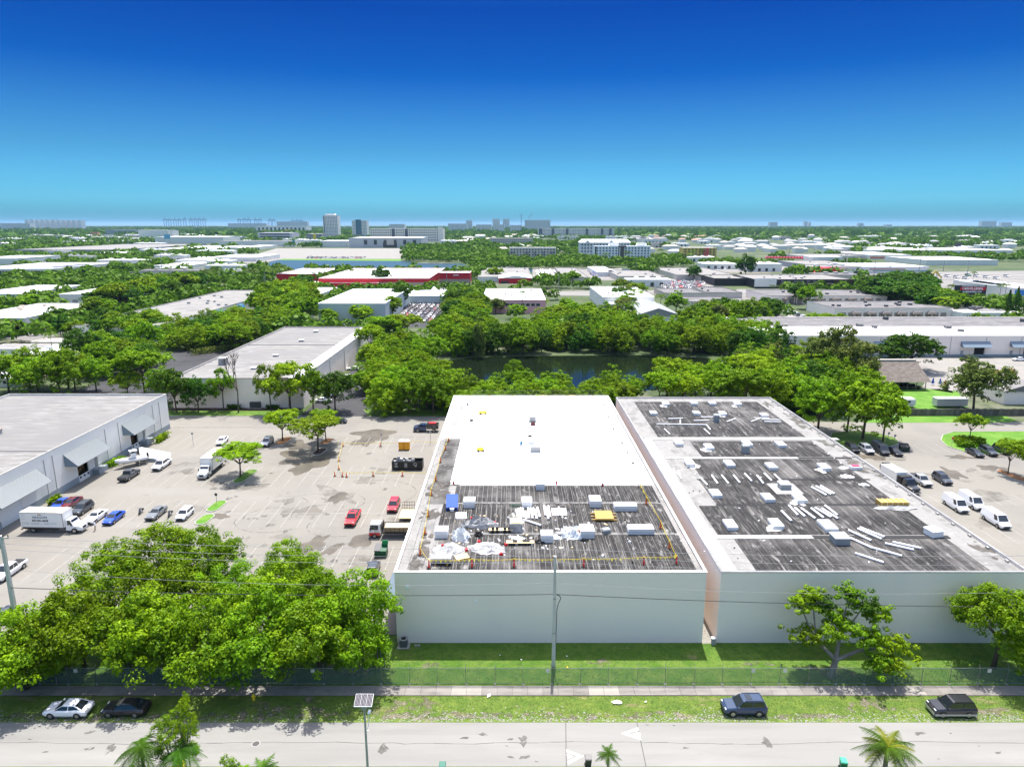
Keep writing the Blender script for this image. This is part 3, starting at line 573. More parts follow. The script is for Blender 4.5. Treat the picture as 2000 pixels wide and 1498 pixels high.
# ================================================================ GENERIC BUILDINGS
def bld(label,x0,x1,y0,y1,h,wm,rm,cat='building',name='building',par=.35,gable=False,cop=True,group=None):
    cx=(x0+x1)/2;root=empty(name,(cx,y0,0),0,label,cat,group);a,b,d=x0-cx,x1-cx,y1-y0
    t=min(.4,d*.1)
    if gable:
        add('wall',MB().box(a+.4,b-.4,.4,d-.4,0,h).mesh('wall',[wm]),root);k=(b-a)*.16
        mb=MB();mb.hexa([(a,0,h),(0,0,h),(0,d,h),(a,d,h)],[(a,0,h+.1),(0,0,h+k),(0,d,h+k),(a,d,h+.1)]);mb.hexa([(0.01,0,h),(b,0,h),(b,d,h),(0.01,d,h)],[(0.01,0,h+k),(b,0,h+.1),(b,d,h+.1),(0.01,d,h+k)])
        add('roof',mb.mesh('roof',[rm]),root)
    else:
        mb=MB();mb.box(a,b,0,t,0,h);mb.box(a,b,d-t,d,0,h);mb.box(a,a+t,t,d-t,0,h);mb.box(b-t,b,t,d-t,0,h)
        add('wall',mb.mesh('wall',[wm]),root);add('roof',MB().box(a+t,b-t,t,d-t,h-par-.3,h-par).mesh('roof',[rm]),root)
        if cop:
            e=.1;mb=MB();mb.box(a-e,b+e,-e,t+e,h,h+.12);mb.box(a-e,b+e,d-t-e,d+e,h,h+.12);mb.box(a-e,a+t+e,t+e,d-t-e,h,h+.12);mb.box(b-t-e,b+e,t+e,d-t-e,h,h+.12);add('coping',mb.mesh('coping',[rm]),root)
    return root
def bp(label,uL,uR,v,h,vb,wm,rm,**k):# corners read at the top of its front wall
    z=h;y0=G(1000,v,z)[1];y1=G(1000,vb,z)[1]
    return bld(label,XAT(uL,y0,z),XAT(uR,y0,z),y0,max(y1,y0+6),h,wm,rm,**k)
def bb(label,uL,uR,vT,vB,dep,wm,rm,**k):# from its foot in the photo
    y0=G(1000,vB,0)[1];h=ZAT(vT,y0)
    return bld(label,XAT(uL,y0,h),XAT(uR,y0,h),y0,y0+dep,h,wm,rm,**k)
def by(label,uL,uR,vT,y0,dep,wm,rm,**k):
    h=max(3.0,ZAT(vT,y0));return bld(label,XAT(uL,y0,h),XAT(uR,y0,h),y0,y0+dep,h,wm,rm,**k)
def wins(root,xs,zs,w,h,m=WIN,name='window',y=-.06,stuff=True,frame=None):
    if stuff:
        mb=MB()
        for z in zs:
            for x in xs:mb.box(x-w/2,x+w/2,y,.1,z,z+h)
        o=add(name,mb.mesh(name,[m]),root);o['kind']='stuff';return o
    me=MB().box(-w/2,w/2,y,.1,0,h).mesh(name,[m])
    fm=None
    if frame:
        f=MB();e=.12;f.box(-w/2-e,w/2+e,y-.05,y+.02,-e,0);f.box(-w/2-e,w/2+e,y-.05,y+.02,h,h+e);f.box(-w/2-e,-w/2,y-.05,y+.02,0,h);f.box(w/2,w/2+e,y-.05,y+.02,0,h);fm=f.mesh('frame',[frame])
    for z in zs:
        for x in xs:
            o=add(name,me,root,(x,0,z))
            if fm:add('frame',fm,o)
def width(root):
    w=[c for c in root.children if c.name.startswith('wall')][0];xs=[v.co.x for v in w.data.vertices];return min(xs),max(xs),max(v.co.z for v in w.data.vertices),max(v.co.y for v in w.data.vertices)
def lin(a,b,n):return [a+(b-a)*(i+.5)/n for i in range(n)]
def units(root,n,seed,s=1.4,m=METALG,z=None):
    a,b,h,d=width(root);rr=random.Random(seed);me=MB().box(-s/2,s/2,-s/2,s/2,0,s*.7).mesh('rooftop_unit',[m])
    for i in range(n):add('rooftop_unit',me,root,(rr.uniform(a*.85,b*.85),rr.uniform(d*.12,d*.88),h-.35),rr.choice([0,.2]),(rr.uniform(.7,1.3),rr.uniform(.7,1.3),1))
# second building behind, between lot and mangroves
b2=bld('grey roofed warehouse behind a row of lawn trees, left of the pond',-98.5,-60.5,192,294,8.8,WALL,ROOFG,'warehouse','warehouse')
b2x=-79.5
for (u,v,s,lab) in ((437,712,2.4,'cube shaped air unit at the left edge of the grey roof behind the lawn'),(539,696,1.6,'low hatch in the middle of the grey roof behind the lawn trees'),(589,667,1.7,'low roof hatch right of the long joint on the grey warehouse roof'),(617,649,1.7,'low roof hatch farthest back on the grey warehouse roof'),(496,721,1.5,'low roof hatch nearest the bare tree on the grey warehouse roof')):
    x,y=G(u,v,8.45);u_=empty('roof_hatch',(x,y,8.45),0,lab,'roof hatch');add('box',MB().obox(0,0,0,s,s,s*(.9 if s>2 else .35),0,0,.9).mesh('box',[METALG]),u_);add('lid',MB().obox(0,0,s*(.9 if s>2 else .35)+.002,s+.15,s+.15,.1).mesh('lid',[WHITEP]),u_)
add('roof_joint',MB().box(-18.4,18.4,57.5,58.3,8.45,8.6).mesh('roof_joint',[mat('roof_joint_grey',(.22,.22,.22),.9)]),b2)
add('edge_strip',MB().box(14.2,18.4,1,101,8.452,8.5).mesh('edge_strip',[ROOFW]),b2)
mb=MB()
for y in (12,30,50,75):mb.box(19.0,19.12,y,y+.15,.5,8)
add('downpipe',mb.mesh('downpipe',[METALG]),b2)
ac=empty('air_unit',(*G(500,797),0),0,'dark ground standing air conditioner on a slab before the grey roofed warehouse','air conditioner');add('slab',MB().box(-2,2,-1,1,0,.15).mesh('slab',[KERB]),ac);add('cabinet',MB().box(-1.5,1.5,-.7,.7,.15,1.9).mesh('cabinet',[mat('dark_grille',(.08,.08,.08),.6)]),ac)
# ================================================================ MID DISTANCE BUILDINGS
B=bp('long low building with a pale grey roof and blue awnings at the left',140,312,636,7,567,WALLB,ROOFB)
a,b,h,d=width(B);
for k in range(3):add('blue_awning',MB().hexa([(0,0,3.2),(2.2,0,3.0),(2.2,5,3.0),(0,5,3.2)],[(0,0,4.8),(1.4,0,4.4),(1.4,5,4.4),(0,5,4.8)]).mesh('blue_awning',[WALLBL]),B,(b,d*(.36+.17*k),1.2))
units(B,12,3);wins(B,lin(a+4,b-4,8),[1.2],1.6,1.6)
B=bp('white roofed warehouse with a roller door behind the pines at the left',115,262,575,8,558,WALLB,ROOFW);units(B,8,4);wins(B,[width(B)[0]+4,width(B)[0]+10],[0.3],3.6,4.2,METALG,'roller_door',stuff=False)
B=bp('white flat roofed building at the left edge with tan roof units',-90,49,621,8,593,WALLB,ROOFW);units(B,6,5,2.0,WALLT);wins(B,lin(width(B)[0]+30,width(B)[1]-4,5),[.5],3.0,3.2)
B=bp('small white roofed building beyond the pines at the left edge',-60,43,574,7,557,WALLB,ROOFW)
bp('low beige wall building beside the car park of the mobile homes',60,148,668,2.6,660,WALLBE,WALLBE)
for (uL,uR,v,vb,lab,rm) in ((-30,78,681,672,'mobile home with a pale flat roof nearest the beige wall',ROOFP),(34,100,693,671,'white mobile home with a row of small windows',ROOFW),(-40,45,716,696,'mobile home with a pale green roof',mat('pale_green_roof',(.50,.60,.56),.7)),(100,150,697,672,'white mobile home beside the dark green trees',ROOFW),(-60,40,738,724,'mobile home with a white roof nearest the trees at the left edge',ROOFW),(40,90,722,702,'narrow mobile home behind the rounded trees',ROOFP)):
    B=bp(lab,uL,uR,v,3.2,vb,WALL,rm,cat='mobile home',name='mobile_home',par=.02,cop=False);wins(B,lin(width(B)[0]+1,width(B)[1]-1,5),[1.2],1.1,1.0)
# warehouses and car yard beyond the mangroves
B=bp('white roofed warehouse with a plain grey wall beside the used car yard',621,752,593,10.7,564.5,mat('grey_green_wall',(.50,.56,.55),.8),ROOFW);units(B,5,6,1.3,WALLB)
B=bp('lower white roofed hall behind the used car yard',792,866,578,5.9,567,mat('grey_green_wall',(.50,.56,.55),.8),ROOFW)
add('roof_peak',MB().hexa([(-3,-2,0),(3,-2,0),(3,2,0),(-3,2,0)],[(-.1,-.1,3.2),(.1,-.1,3.2),(.1,.1,3.2),(-.1,.1,3.2)]).mesh('roof_peak',[ROOFW]),B,(2,40,5.5))
B=bp('white roofed building with a loading door left of the grey walled warehouse',578,618,577,8,562,WALLB,ROOFW);wins(B,[width(B)[0]+8],[.2],4,3.4,METALG,'roller_door',stuff=False);units(B,2,8)
B=bp('pink two storey building with a white roof beyond the pond',941,1066,586,8,564,WALLP,ROOFW);a,b,h,d=width(B)
wins(B,[a+(b-a)*f for f in (.40,.47,.56,.64,.72,.80,.88)],[4.3],2.3,1.6,WIN,stuff=False,frame=WALLB);wins(B,[a+(b-a)*f for f in (.5,)],[.2],1.6,2.6,WIN,'door',stuff=False);units(B,5,9)
B=bp('white roofed shop with an orange front porch right of the side street',1177,1278,580,8.5,560,WALLB,ROOFW);units(B,6,10);a,b,h,d=width(B)
add('porch',MB().box(a+3,b,-14,-.02,5,5.6).mesh('porch',[ROOFW]),B);add('porch_wall',MB().box(a+5,b-1,-13,-12.6,0,4.98).mesh('porch_wall',[WALLO]),B)
B=bp('grey gable roofed hall behind three tall palms',1240,1332,617,5,594,WALLB,mat('grey_tin_roof',(.45,.46,.46),.5,[((.36,.37,.38),(.05,.6,1),.45,.6)]),gable=True)
B=bp('long red hall with a white low gable roof',974,1040,544,4.6,537.5,WALLR,ROOFW);a,b,h,d=width(B)
add('gable',MB().hexa([(a,-.3,h+.13),(b,-.3,h+.13),(b,d,h+.13),(a,d,h+.13)],[(-1,-.3,h+2.4),(1,-.3,h+2.4),(1,d,h+2.4),(-1,d,h+2.4)]).mesh('gable',[ROOFW]),B);wins(B,[a+(b-a)*.18,a+(b-a)*.85],[.1],7,2.2,WIN,'door_opening',stuff=False)
MX=mat('tan_lower_wall',(.40,.33,.27),.8)
B=bp('big store with a white roof and a red band',622,838,544,8,524,WALLR,ROOFW,cat='store',name='store');a,b,h,d=width(B);units(B,6,11);add('lower_wall',MB().box(a+(b-a)*.5,b,-.12,-.01,0,4.6).mesh('lower_wall',[MX]),B)
B=bp('red fronted wing of the big store with a tan base',857,918,533,9,530,WALLR,ROOFW,cat='store',name='store');a,b,h,d=width(B);add('lower_wall',MB().box(a,b,-.12,-.01,0,3.2).mesh('lower_wall',[MX]),B)
add('white_mark',MB().box(-2.6,2.6,-.2,-.13,-.3,.4).mesh('white_mark',[WHITEP]),B,(a+(b-a)*.55,0,6.8))
B=bp('low white roofed annex with a red wall in front of the big store',560,738,553,4.6,549.5,WALLR,ROOFW)
B=bp('red walled end block of the big store with palms before it',540,622,535,7,524,WALLR,ROOFW)
for (uL,uR,v,h_,vb,wm,rm,lab,n) in [
    (933,1038,541,5,523,WALLB,ROOFB,'grey roofed workshop behind the long red hall',5),(1102,1151,542,5,523,WALLBE,ROOFB,'grey roofed workshop right of the boat yard',4),
    (1165,1202,531,5,521,WALLB,ROOFW,'small pale building with a white roof behind the palm',2),(1209,1299,540,5,528,WALLBE,ROOFB,'low grey building right of the small pale one',4),
    (1322,1437,537,5,523,WALLBE,ROOFB,'long pale grey building left of the round dark tree',6),(1396,1472,544,6.5,537,WALLK,ROOFB,'black fronted building with a pale side wall',3),
    (1476,1668,546,7.5,536,WALLK,ROOFB,'long black two storey building with a large pale sign',8),(1300,1378,573,4,563,WALLBE,ROOFD2,'small dark roofed block with a notched parapet',2),
    (1350,1445,590,4,579,WALLBE,ROOFD2,'dark roofed block with a notched parapet nearest the palms',2),(1383,1450,572,4,561,WALLBE,ROOFD2,'dark roofed block with a notched parapet at the back',2),
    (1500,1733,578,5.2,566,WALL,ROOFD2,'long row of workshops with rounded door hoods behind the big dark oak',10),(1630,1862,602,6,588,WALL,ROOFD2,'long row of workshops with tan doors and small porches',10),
    (1486,1600,641,5,610,WALLBE,ROOFD2,'dark roofed building beside the row of parked white vans',4),(1905,1962,607,5,592,WALLB,ROOFD2,'small white walled building with many roof units',12),
    (1684,1814,521,7.5,514,WALLB,ROOFW,'white roofed supermarket with red and teal stripes',3),(1575,1680,517,6,509,WALLG,ROOFB,'pale roofed building right of the red canopy',3),
    (1942,1982,557,8,547,WALLB,ROOFW,'white building at the right edge beside the blue store',3),(1983,2060,563,8,549,WALLB,ROOFW,'blue fronted store at the right edge',2),
    (1880,1995,611,4.6,605,WALLB,WALLB,'low white garden wall building before the pine trees',0),(1810,1950,508,7,501,WALLB,ROOFW,'long pale warehouse behind dark trees at the far right',4),
    (1700,1780,498,7,492,WALLB,ROOFW,'white roofed building with an orange sign band at the far right',2),(1775,1840,489,8,483,WALLB,ROOFW,'white hall with cylinders before it at the far right',3),
    (1845,1965,489,7,484,WALLB,ROOFW,'long white roofed warehouse beneath the dark pines',2),(1560,1690,500,5,496,WALLBE,ROOFB,'pale row of low units beyond the red canopy',3)]:
    B=bp(lab,uL,uR,v,h_,vb,wm,rm);a,b,h,d=width(B)
    if n:units(B,n,int(uL),1.5,mat('dark_roof_unit',(.16,.16,.16),.6) if rm is ROOFD2 else METALG)
    if 'notched' in lab:
        mb=MB();k=0;x=a
        while x<b:mb.box(x,x+.9,-.2,.6,h+.13,h+.7);mb.box(x,x+.9,d-.6,d,h+.13,h+.7);x+=1.8
        add('parapet_teeth',mb.mesh('parapet_teeth',[WALLBE]),B)
    if 'workshops' in lab:
        wins(B,lin(a+3,b-3,14),[.1],3.2,3.4,mat('tan_door',(.50,.42,.36),.6),'workshop_door',stuff=False)
        mb=MB()
        for x in lin(a+8,b-8,6):mb.hexa([(x-2.6,-2.2,2.9),(x+2.6,-2.2,2.9),(x+2.6,-.05,2.9),(x-2.6,-.05,2.9)],[(x-1.8,-1.6,4.0),(x+1.8,-1.6,4.0),(x+1.8,-.05,4.2),(x-1.8,-.05,4.2)])
        add('porch_hood',mb.mesh('porch_hood',[mat('hood_brown',(.33,.28,.25),.7)]),B)
    if 'long black' in lab:
        wins(B,lin(a+4,b-30,9),[5.3],2.6,.9,mat('pale_window',(.35,.36,.4),.4));add('sign_board',MB().box(-9,9,-1.2,-.3,1.5,8.5).mesh('sign_board',[WALLB]),B,(a+8,0,0));wins(B,lin(a+3,b-4,26),[.1],.5,3.4,mat('grey_pilaster',(.15,.15,.15),.6),'pilaster');add('end_sign',MB().box(-8,8,-.5,-.08,4.5,7.2).mesh('end_sign',[mat('dark_gold_sign',(.10,.06,.03),.5)]),B,(b-9,0,0))
        add('canopy',MB().box(a+20,b-18,-3,-.1,3.9,4.3).mesh('canopy',[mat('mauve_grey',(.22,.17,.19),.5)]),B)
    if 'supermarket' in lab:add('red_stripe',MB().box(a+8,b-25,-.3,-.05,4.2,5.2).mesh('red_stripe',[mat('faded_red',(.55,.2,.2),.6)]),B);add('teal_stripe',MB().box(b-60,b,-.3,-.05,2.6,3.4).mesh('teal_stripe',[mat('teal',(.12,.42,.44),.6)]),B)
    if 'orange sign' in lab:add('sign_band',MB().box(a,b,-.4,-.05,2,4).mesh('sign_band',[mat('orange_sign',(.7,.14,.05),.6)]),B)
    if 'blue fronted' in lab:add('blue_front',MB().box(a,b,-.25,-.02,2.6,6.6).mesh('blue_front',[WALLBL]),B);add('white_base',MB().box(a,b,-.3,-.05,0,2.6).mesh('white_base',[WALL]),B)
# long white building with grey awnings, right
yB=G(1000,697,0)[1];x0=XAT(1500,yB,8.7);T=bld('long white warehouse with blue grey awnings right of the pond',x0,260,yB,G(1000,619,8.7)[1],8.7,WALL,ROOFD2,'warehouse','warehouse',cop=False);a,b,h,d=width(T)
add('white_front_roof',MB().box(a+.4,b-.4,.42,G(1000,638,8.7)[1]-yB,h-.6,h+.03).mesh('white_front_roof',[ROOFW]),T)
for (u0,u1,dr) in ((1706,1730,0),(1876,1932,1),(1972,2030,1)):
    xa,xb=XAT(u0,yB,5)-T.location.x,XAT(u1,yB,5)-T.location.x
    add('awning',MB().hexa([(xa,-2.4,4.2),(xb,-2.4,4.2),(xb,-.02,4.2),(xa,-.02,4.2)],[(xa,-2.3,4.3),(xb,-2.3,4.3),(xb,-.02,6.3),(xa,-.02,6.3)]).mesh('awning',[TIND]),T)
    add('dock_opening',MB().box(xa+(xb-xa)*.5,xa+(xb-xa)*.85,-.05,.1,.4,4.3).mesh('dock_opening',[mat('dark_interior',(.02,.018,.016),.9)]),T);add('side_door',MB().box(xa-2+(xb-xa)*.2,xa-.8+(xb-xa)*.2,-.05,.1,.2,2.6).mesh('side_door',[METALG]),T)
add('base_band',MB().box(a,b,-.08,-.002,0,1.0).mesh('base_band',[WALLG]),T);units(T,8,30,2.0,mat('dark_roof_unit',(.16,.16,.16),.6))
for x in lin(x0+10-T.location.x,b-20,9):add('downpipe',MB().box(-.06,.06,-.12,-.01,1,8).mesh('downpipe',[METALG]),T,(x,0,0))
# ================================================================ FAR HOTELS, TOWERS, APARTMENTS
def hotel(label,uL,uR,vT,vB,dep,wm,floors,cols,rm=ROOFW,wm2=None,bands=(),wf=.45,name='hotel',cat='hotel',m=WIN,stuff=True):
    B=bb(label,uL,uR,vT,vB,dep,wm,rm,cat=cat,name=name);a,b,h,d=width(B);fh=(h-1.5)/floors;cw=(b-a)/cols
    wins(B,lin(a+cw*.2,b-cw*.2,cols),[fh*i+fh*.35 for i in range(floors)],cw*wf,fh*.5,m,y=-.15)
    for (f0,f1,z0,z1,mm_,nm) in bands:add(nm,MB().box(a+(b-a)*f0,a+(b-a)*f1,-.6,-.2,h*z0,h*z1).mesh(nm,[mm_]),B)
    return B
DKB=mat('dark_brown_panel',(.10,.085,.08),.6)
H=hotel('white hotel with a dark central tower beyond the mangroves',1162,1271,481,509,22,mat('hotel_white',(.78,.81,.84),.7),5,17,bands=[(.42,.56,0,1.03,DKB,'dark_tower'),(0,.025,0,1,DKB,'dark_edge')]);a,b,h,d=width(H)
for f in (.35,.85):add('roof_box',MB().box(-7,7,4,14,h,h+4).mesh('roof_box',[ROOFW]),H,(a+(b-a)*f,0,0))
wins(H,[a+(b-a)*.445,a+(b-a)*.535],[h*q for q in (.1,.22,.34,.46,.58,.70,.82)],1.8,1.6,WHITEP,y=-.75)
H=hotel('grey white hotel with a pitched white roof behind the white one',1133,1231,474,502,25,mat('hotel_grey',(.58,.62,.66),.7),4,16);a,b,h,d=width(H)
add('pitched_roof',MB().hexa([(a-1,-1,h+.2),(b+1,-1,h+.2),(b+1,d+1,h+.2),(a-1,d+1,h+.2)],[(a+4,d*.4,h+5),(b-4,d*.4,h+5),(b-4,d*.6,h+5),(a+4,d*.6,h+5)]).mesh('pitched_roof',[ROOFW]),H)
for f in (.15,.62):add('gable',MB().hexa([(-6,-1.4,h-2),(6,-1.4,h-2),(6,3,h-2),(-6,3,h-2)],[(-.2,-1.4,h+4),(.2,-1.4,h+4),(.2,8,h+4),(-.2,8,h+4)]).mesh('gable',[mat('hotel_grey',(.58,.62,.66),.7)]),H,(a+(b-a)*f,0,0))
H=hotel('brown and beige four storey hotel behind the mangroves',995,1086,484,506,20,WALLBE,4,15,bands=[],stuff=True);a,b,h,d=width(H)
for f0,f1 in ((.0,.12),(.33,.42),(.52,.57),(.70,.76),(.86,.98)):add('brown_panel',MB().box(a+(b-a)*f0,a+(b-a)*f1,-.12,-.02,0,h*.66).mesh('brown_panel',[WALLBR]),H)
H=hotel('beige curved hotel with paired windows',957,1040,466,482,60,WALLBE,4,20,rm=ROOFB);a,b,h,d=width(H)
H=hotel('yellow hotel with a red stripe left of the tall rounded tree',1334,1400,484,505,25,WALLY,4,9,bands=[(.62,.78,0,1,mat('coral_red',(.65,.12,.10),.6),'red_stripe')])
H=hotel('long apartment block with alternating dark and white facades',1052,1200,447,464,60,WALLB,6,60,bands=[(0,.05,0,1,mat('slate_panel',(.12,.13,.15),.6),'dark_panel')],wf=.5,name='apartment_block',cat='apartments');a,b,h,d=width(H)
for f in (.17,.36,.62,.82,.93):add('dark_panel',MB().box(a+(b-a)*f,a+(b-a)*(f+.035),-.9,-.2,0,h*1.01).mesh('dark_panel',[mat('slate_panel',(.12,.13,.15),.6)]),H)
H=hotel('white high rise tower with balconies, tallest on the skyline',630,659,421,466,40,WALLB,16,9,name='tower',cat='tower',wf=.55,m=mat('balcony_shade',(.22,.22,.23),.6));a,b,h,d=width(H)
add('dark_strip',MB().box(a+3,a+6,-.8,-.2,0,h*.95).mesh('dark_strip',[WIN]),H);add('roof_house',MB().box(a+10,b-12,5,30,h,h+6).mesh('roof_house',[WALLB]),H)
H=hotel('white tower with a blue glass centre and grey base',687,716,431,466,40,WALLB,12,10,name='tower',cat='tower',bands=[(.25,.62,.22,1.05,GLASSB,'glass_front'),(0,.75,0,.24,METALG,'grey_base')])
H=hotel('white apartment complex with dark window bays behind the mall',722,865,447,472,60,WALL,5,34,name='apartment_block',cat='apartments',bands=[(.30,.34,.2,1,mat('slate_panel',(.12,.13,.15),.6),'dark_panel'),(.48,.52,.2,1,mat('slate_panel',(.12,.13,.15),.6),'dark_panel'),(.93,1,0,1.12,WALL,'end_tower')])
H=hotel('grey shopping mall box with sign panels',681,823,465,484.5,120,mat('mall_grey',(.50,.50,.51),.7),1,7,name='mall',cat='mall',wf=.3,bands=[(.0,.2,0,1.02,mat('mall_grey2',(.56,.56,.57),.7),'wall_panel'),(.52,.62,.3,.95,WALLBE,'sign_panel')]);a,b,h,d=width(H)
add('dark_portal',MB().box(a+(b-a)*.47,a+(b-a)*.66,-.5,-.1,0,h*.55).mesh('dark_portal',[WIN]),H)
bb('white low wing left of the mall',624,680,471,483.5,90,WALLB,ROOFW)
H=hotel('car park deck with dark open levels left of the tower',503,570,455,470,80,mat('deck_mauve',(.62,.58,.62),.7),3,2,name='parking_garage',cat='parking garage',wf=.94);hotel('casino hall with yellow signs above the car park deck',500,598,442,458,100,WALLB,1,12,name='casino',cat='building',bands=[(.12,.2,.35,.6,YELP,'yellow_sign'),(.55,.8,.35,.6,YELP,'yellow_sign')])
hotel('glass building right of the parking deck',598,629,457,470,60,METALG,2,9,name='building',cat='building',bands=[(.42,.62,.1,.95,YELP,'yellow_sign')])
bb('long white industrial shed left of the casino',302,436,463,476,120,WALLB,ROOFW);bb('low dark fronted building with a white roof before the casino',402,470,463,473,40,METALG,ROOFW)
bb('low shopping strip before the parking deck',420,575,471,482,70,WALLB,ROOFB);bb('hangar with a pale end wall at the left',270,328,450,468,80,WALLB,ROOFW);bb('white roofed hall beside the hangar',205,265,449,461,80,WALLG,ROOFW)
for (uL,uR,v,vb,lab) in ((310,362,486,480,'white roofed workshop leftmost in the row before the lake'),(382,428,486,480,'white roofed workshop in the middle of the row before the lake'),(445,485,484,479,'white roofed workshop rightmost in the row before the lake'),(405,500,503,497,'grey walled shed beside the orange truck'),(300,365,519,512,'low white roofed shed at the far left of the grove')):bp(lab,uL,uR,v,6,vb,WALLB,ROOFW)
B=bp('large open sided shed with a wide grey white roof at the left',22,232,488,8,477,WALLG,ROOFB,cat='shed',name='shed')
B=bp('white office with solar covered roof at the left edge',-60,103,525,9,513,WALLB,ROOFW,cat='office',name='office_building');a,b,h,d=width(B);wins(B,lin(a+3,b-3,24),[3.6],2.6,3.2);add('solar_panels',MB().box(a+60,b-8,d*.15,d*.8,h-.2,h+.1).mesh('solar_panels',[mat('solar_grey',(.16,.17,.19),.4)]),B)
bp('two storey white pavilion behind the solar office at the left edge',-60,30,505,13,499,WALLB,ROOFW)
for (uL,uR,vT,y0,lab) in ((0,58,436,5200,'long beige apartment terrace on the left horizon'),(910,922,431,5200,'pale office tower left of the twin towers on the skyline'),(962,976,428,6500,'left one of the twin glass towers on the skyline'),(982,995,428,6500,'right one of the twin glass towers on the skyline'),(1025,1075,430,4600,'wide concrete high rise under construction on the skyline'),(930,960,439,4200,'white mid rise block on the skyline'),(996,1018,440,3900,'white and brown mid rise block left of the construction mast'),(875,912,437,4600,'low pale block on the skyline left of centre'),(963,985,439,3900,'pale block beneath the twin glass towers'),(760,790,438,4000,'white block beyond the apartment complex'),(1504,1519,434,8000,'lone grey block on the right horizon'),(1573,1577,432.5,9000,'thin tower left one of a pair on the right horizon'),(1581,1584,434,9000,'thin tower right one of a pair on the right horizon'),(1678,1687,436,9000,'small block on the right horizon'),(1918,1947,432,9000,'hazy pale slab on the far right horizon'),(1957,1977,434.5,9000,'hazy pale block at the end of the far right horizon'),(1732,1742,439,7000,'small grey block on the horizon right of centre'),(540,600,433,7000,'pale terminal building on the left horizon'),(445,520,436.5,7000,'long low dark terminal on the left horizon')):
    B=by(lab,uL,uR,vT,y0,60,WALLB if 'white' in lab else mat('skyline_grey',(.74,.74,.72),.7),ROOFB,name='tower' if 'tower' in lab else 'apartment_block',cat='tower' if 'tower' in lab else 'building',cop=False);a,b,h,d=width(B)
    n=max(2,int((b-a)/8));wins(B,lin(a,b,n),[i*4.5+2 for i in range(int(h/4.5))],8*.5,2.2,mat('skyline_window',(.25,.27,.30),.4),y=-.8)
for i in range(11):
    u=48+i*10.3;by('grey slab condominium in a row on the left horizon, %s from the left' % ORD[i],u,u+6.4,429.3+.12*i,5600,60,mat('skyline_grey2',(.66,.68,.70),.7),ROOFB,name='apartment_block',cat='apartments',cop=False,group='condominium slabs on the left horizon')
# harbour cranes
CR=mat('crane_blue_grey',(.16,.24,.32),.6)
for i,(u,v) in enumerate([(322,425.5),(331,426),(341,426),(350,425.5),(360,424.5),(372,425),(381,424.5),(389,425),(398,425),(467,425.5),(477,425),(486,425.5),(499,425.5),(507,425.5),(527,427),(534,427),(572,428),(580,428),(588,428)]):
    y=9500;h=ZAT(v,y);x=XAT(u,y,h);s=h/100
    t_=empty('harbour_crane',(x,y,0),0,'tall blue grey harbour crane on the left horizon','crane','harbour cranes on the left horizon')
    mb=MB();
    for dx in (-16,16):mb.box(dx-3,dx+3,-3,3,0,h*.8);
    add('tower_frame',mb.mesh('tower_frame',[CR]),t_);add('boom',MB().box(-30,38,-3,3,h*.78,h*.84).mesh('boom',[CR]),t_);add('mast',MB().box(-4,4,-3,3,h*.84,h).mesh('mast',[CR]),t_)
t_=empty('construction_mast',(XAT(1018,4300,0),4300,0),0,'thin lattice mast beside the high rise under construction','mast');hh=ZAT(419,4300)
add('mast',MB().box(-1.6,1.6,-1.6,1.6,0,hh).mesh('mast',[METALG]),t_);add('crane_arm',MB().hexa([(-2,-1,hh-24),(22,-1,hh+4),(22,1,hh+4),(-2,1,hh-24)],[(-2,-1,hh-20),(22,-1,hh+8),(22,1,hh+8),(-2,1,hh-20)]).mesh('crane_arm',[METALG]),t_,(45,0,0))
# billboards and canopies
yb_=G(1000,593,0)[1];bx=XAT(1896,yb_,12)
bbd=empty('billboard',(bx,yb_,0),0,'black roadside billboard with a red phone number band','billboard');z0,z1=ZAT(576.5,yb_),ZAT(557.5,yb_);w=XAT(1926,yb_,12)-XAT(1864,yb_,12)
add('panel',MB().box(-w/2,w/2,-.3,.3,z0,z1).mesh('panel',[WALLK]),bbd);add('post',MB().cyl((0,.6,0),(0,.6,z1-1),.5,n=8).mesh('post',[METALG]),bbd)
hb=z1-z0;add('red_band',MB().box(-w*.33,w*.47,-.36,-.31,z0+hb*.50,z0+hb*.82).mesh('red_band',[REDP]),bbd)
text_part('1-800-FL-LEGAL',hb*.30,WHITEP,bbd,(w*.06,-.40,z0+hb*.655),(math.radians(90),0,0),'lettering',.02,.08,w*.66);text_part('RUBENSTEIN LAW',hb*.24,WHITEP,bbd,(w*.06,-.34,z0+hb*.33),(math.radians(90),0,0),'lettering',.02,.05,w*.60)
mb=MB();[mb.box(w*p,w*q,-.36,-.31,z0+hb*.87,z0+hb*.95) for p,q in ((-.28,-.17),(-.16,.07),(.08,.22),(.24,.44))];add('small_white_line',mb.mesh('small_white_line',[WHITEP]),bbd);add('red_foot',MB().box(-w*.44,w*.1,-.36,-.31,z0-.9,z0-.2).mesh('red_foot',[mat('dull_red',(.35,.06,.06),.6)]),bbd)
def boxthing(name,label,cat,u0,u1,v0,v1,y,dep,m,parts=()):
    zt,zb=ZAT(v0,y),ZAT(v1,y);x0,x1=XAT(u0,y,zt),XAT(u1,y,zt);t=empty(name,((x0+x1)/2,y,0),0,label,cat);w=(x1-x0)/2
    add('panel',MB().box(-w,w,0,dep,max(0,zb),zt).mesh('panel',[m]),t)
    if zb>.5:add('post',MB().box(-w*.9,-w*.9+.4,0,.4,0,zb).mesh('post',[METALG]),t);add('post',MB().box(w*.9-.4,w*.9,0,.4,0,zb).mesh('post',[METALG]),t)
    return t
y1=G(1000,512,0)[1]
cn=empty('canopy',(XAT(1541,y1,5),y1,0),-.18,'long red fluted canopy beyond the black building','canopy');mb=MB()
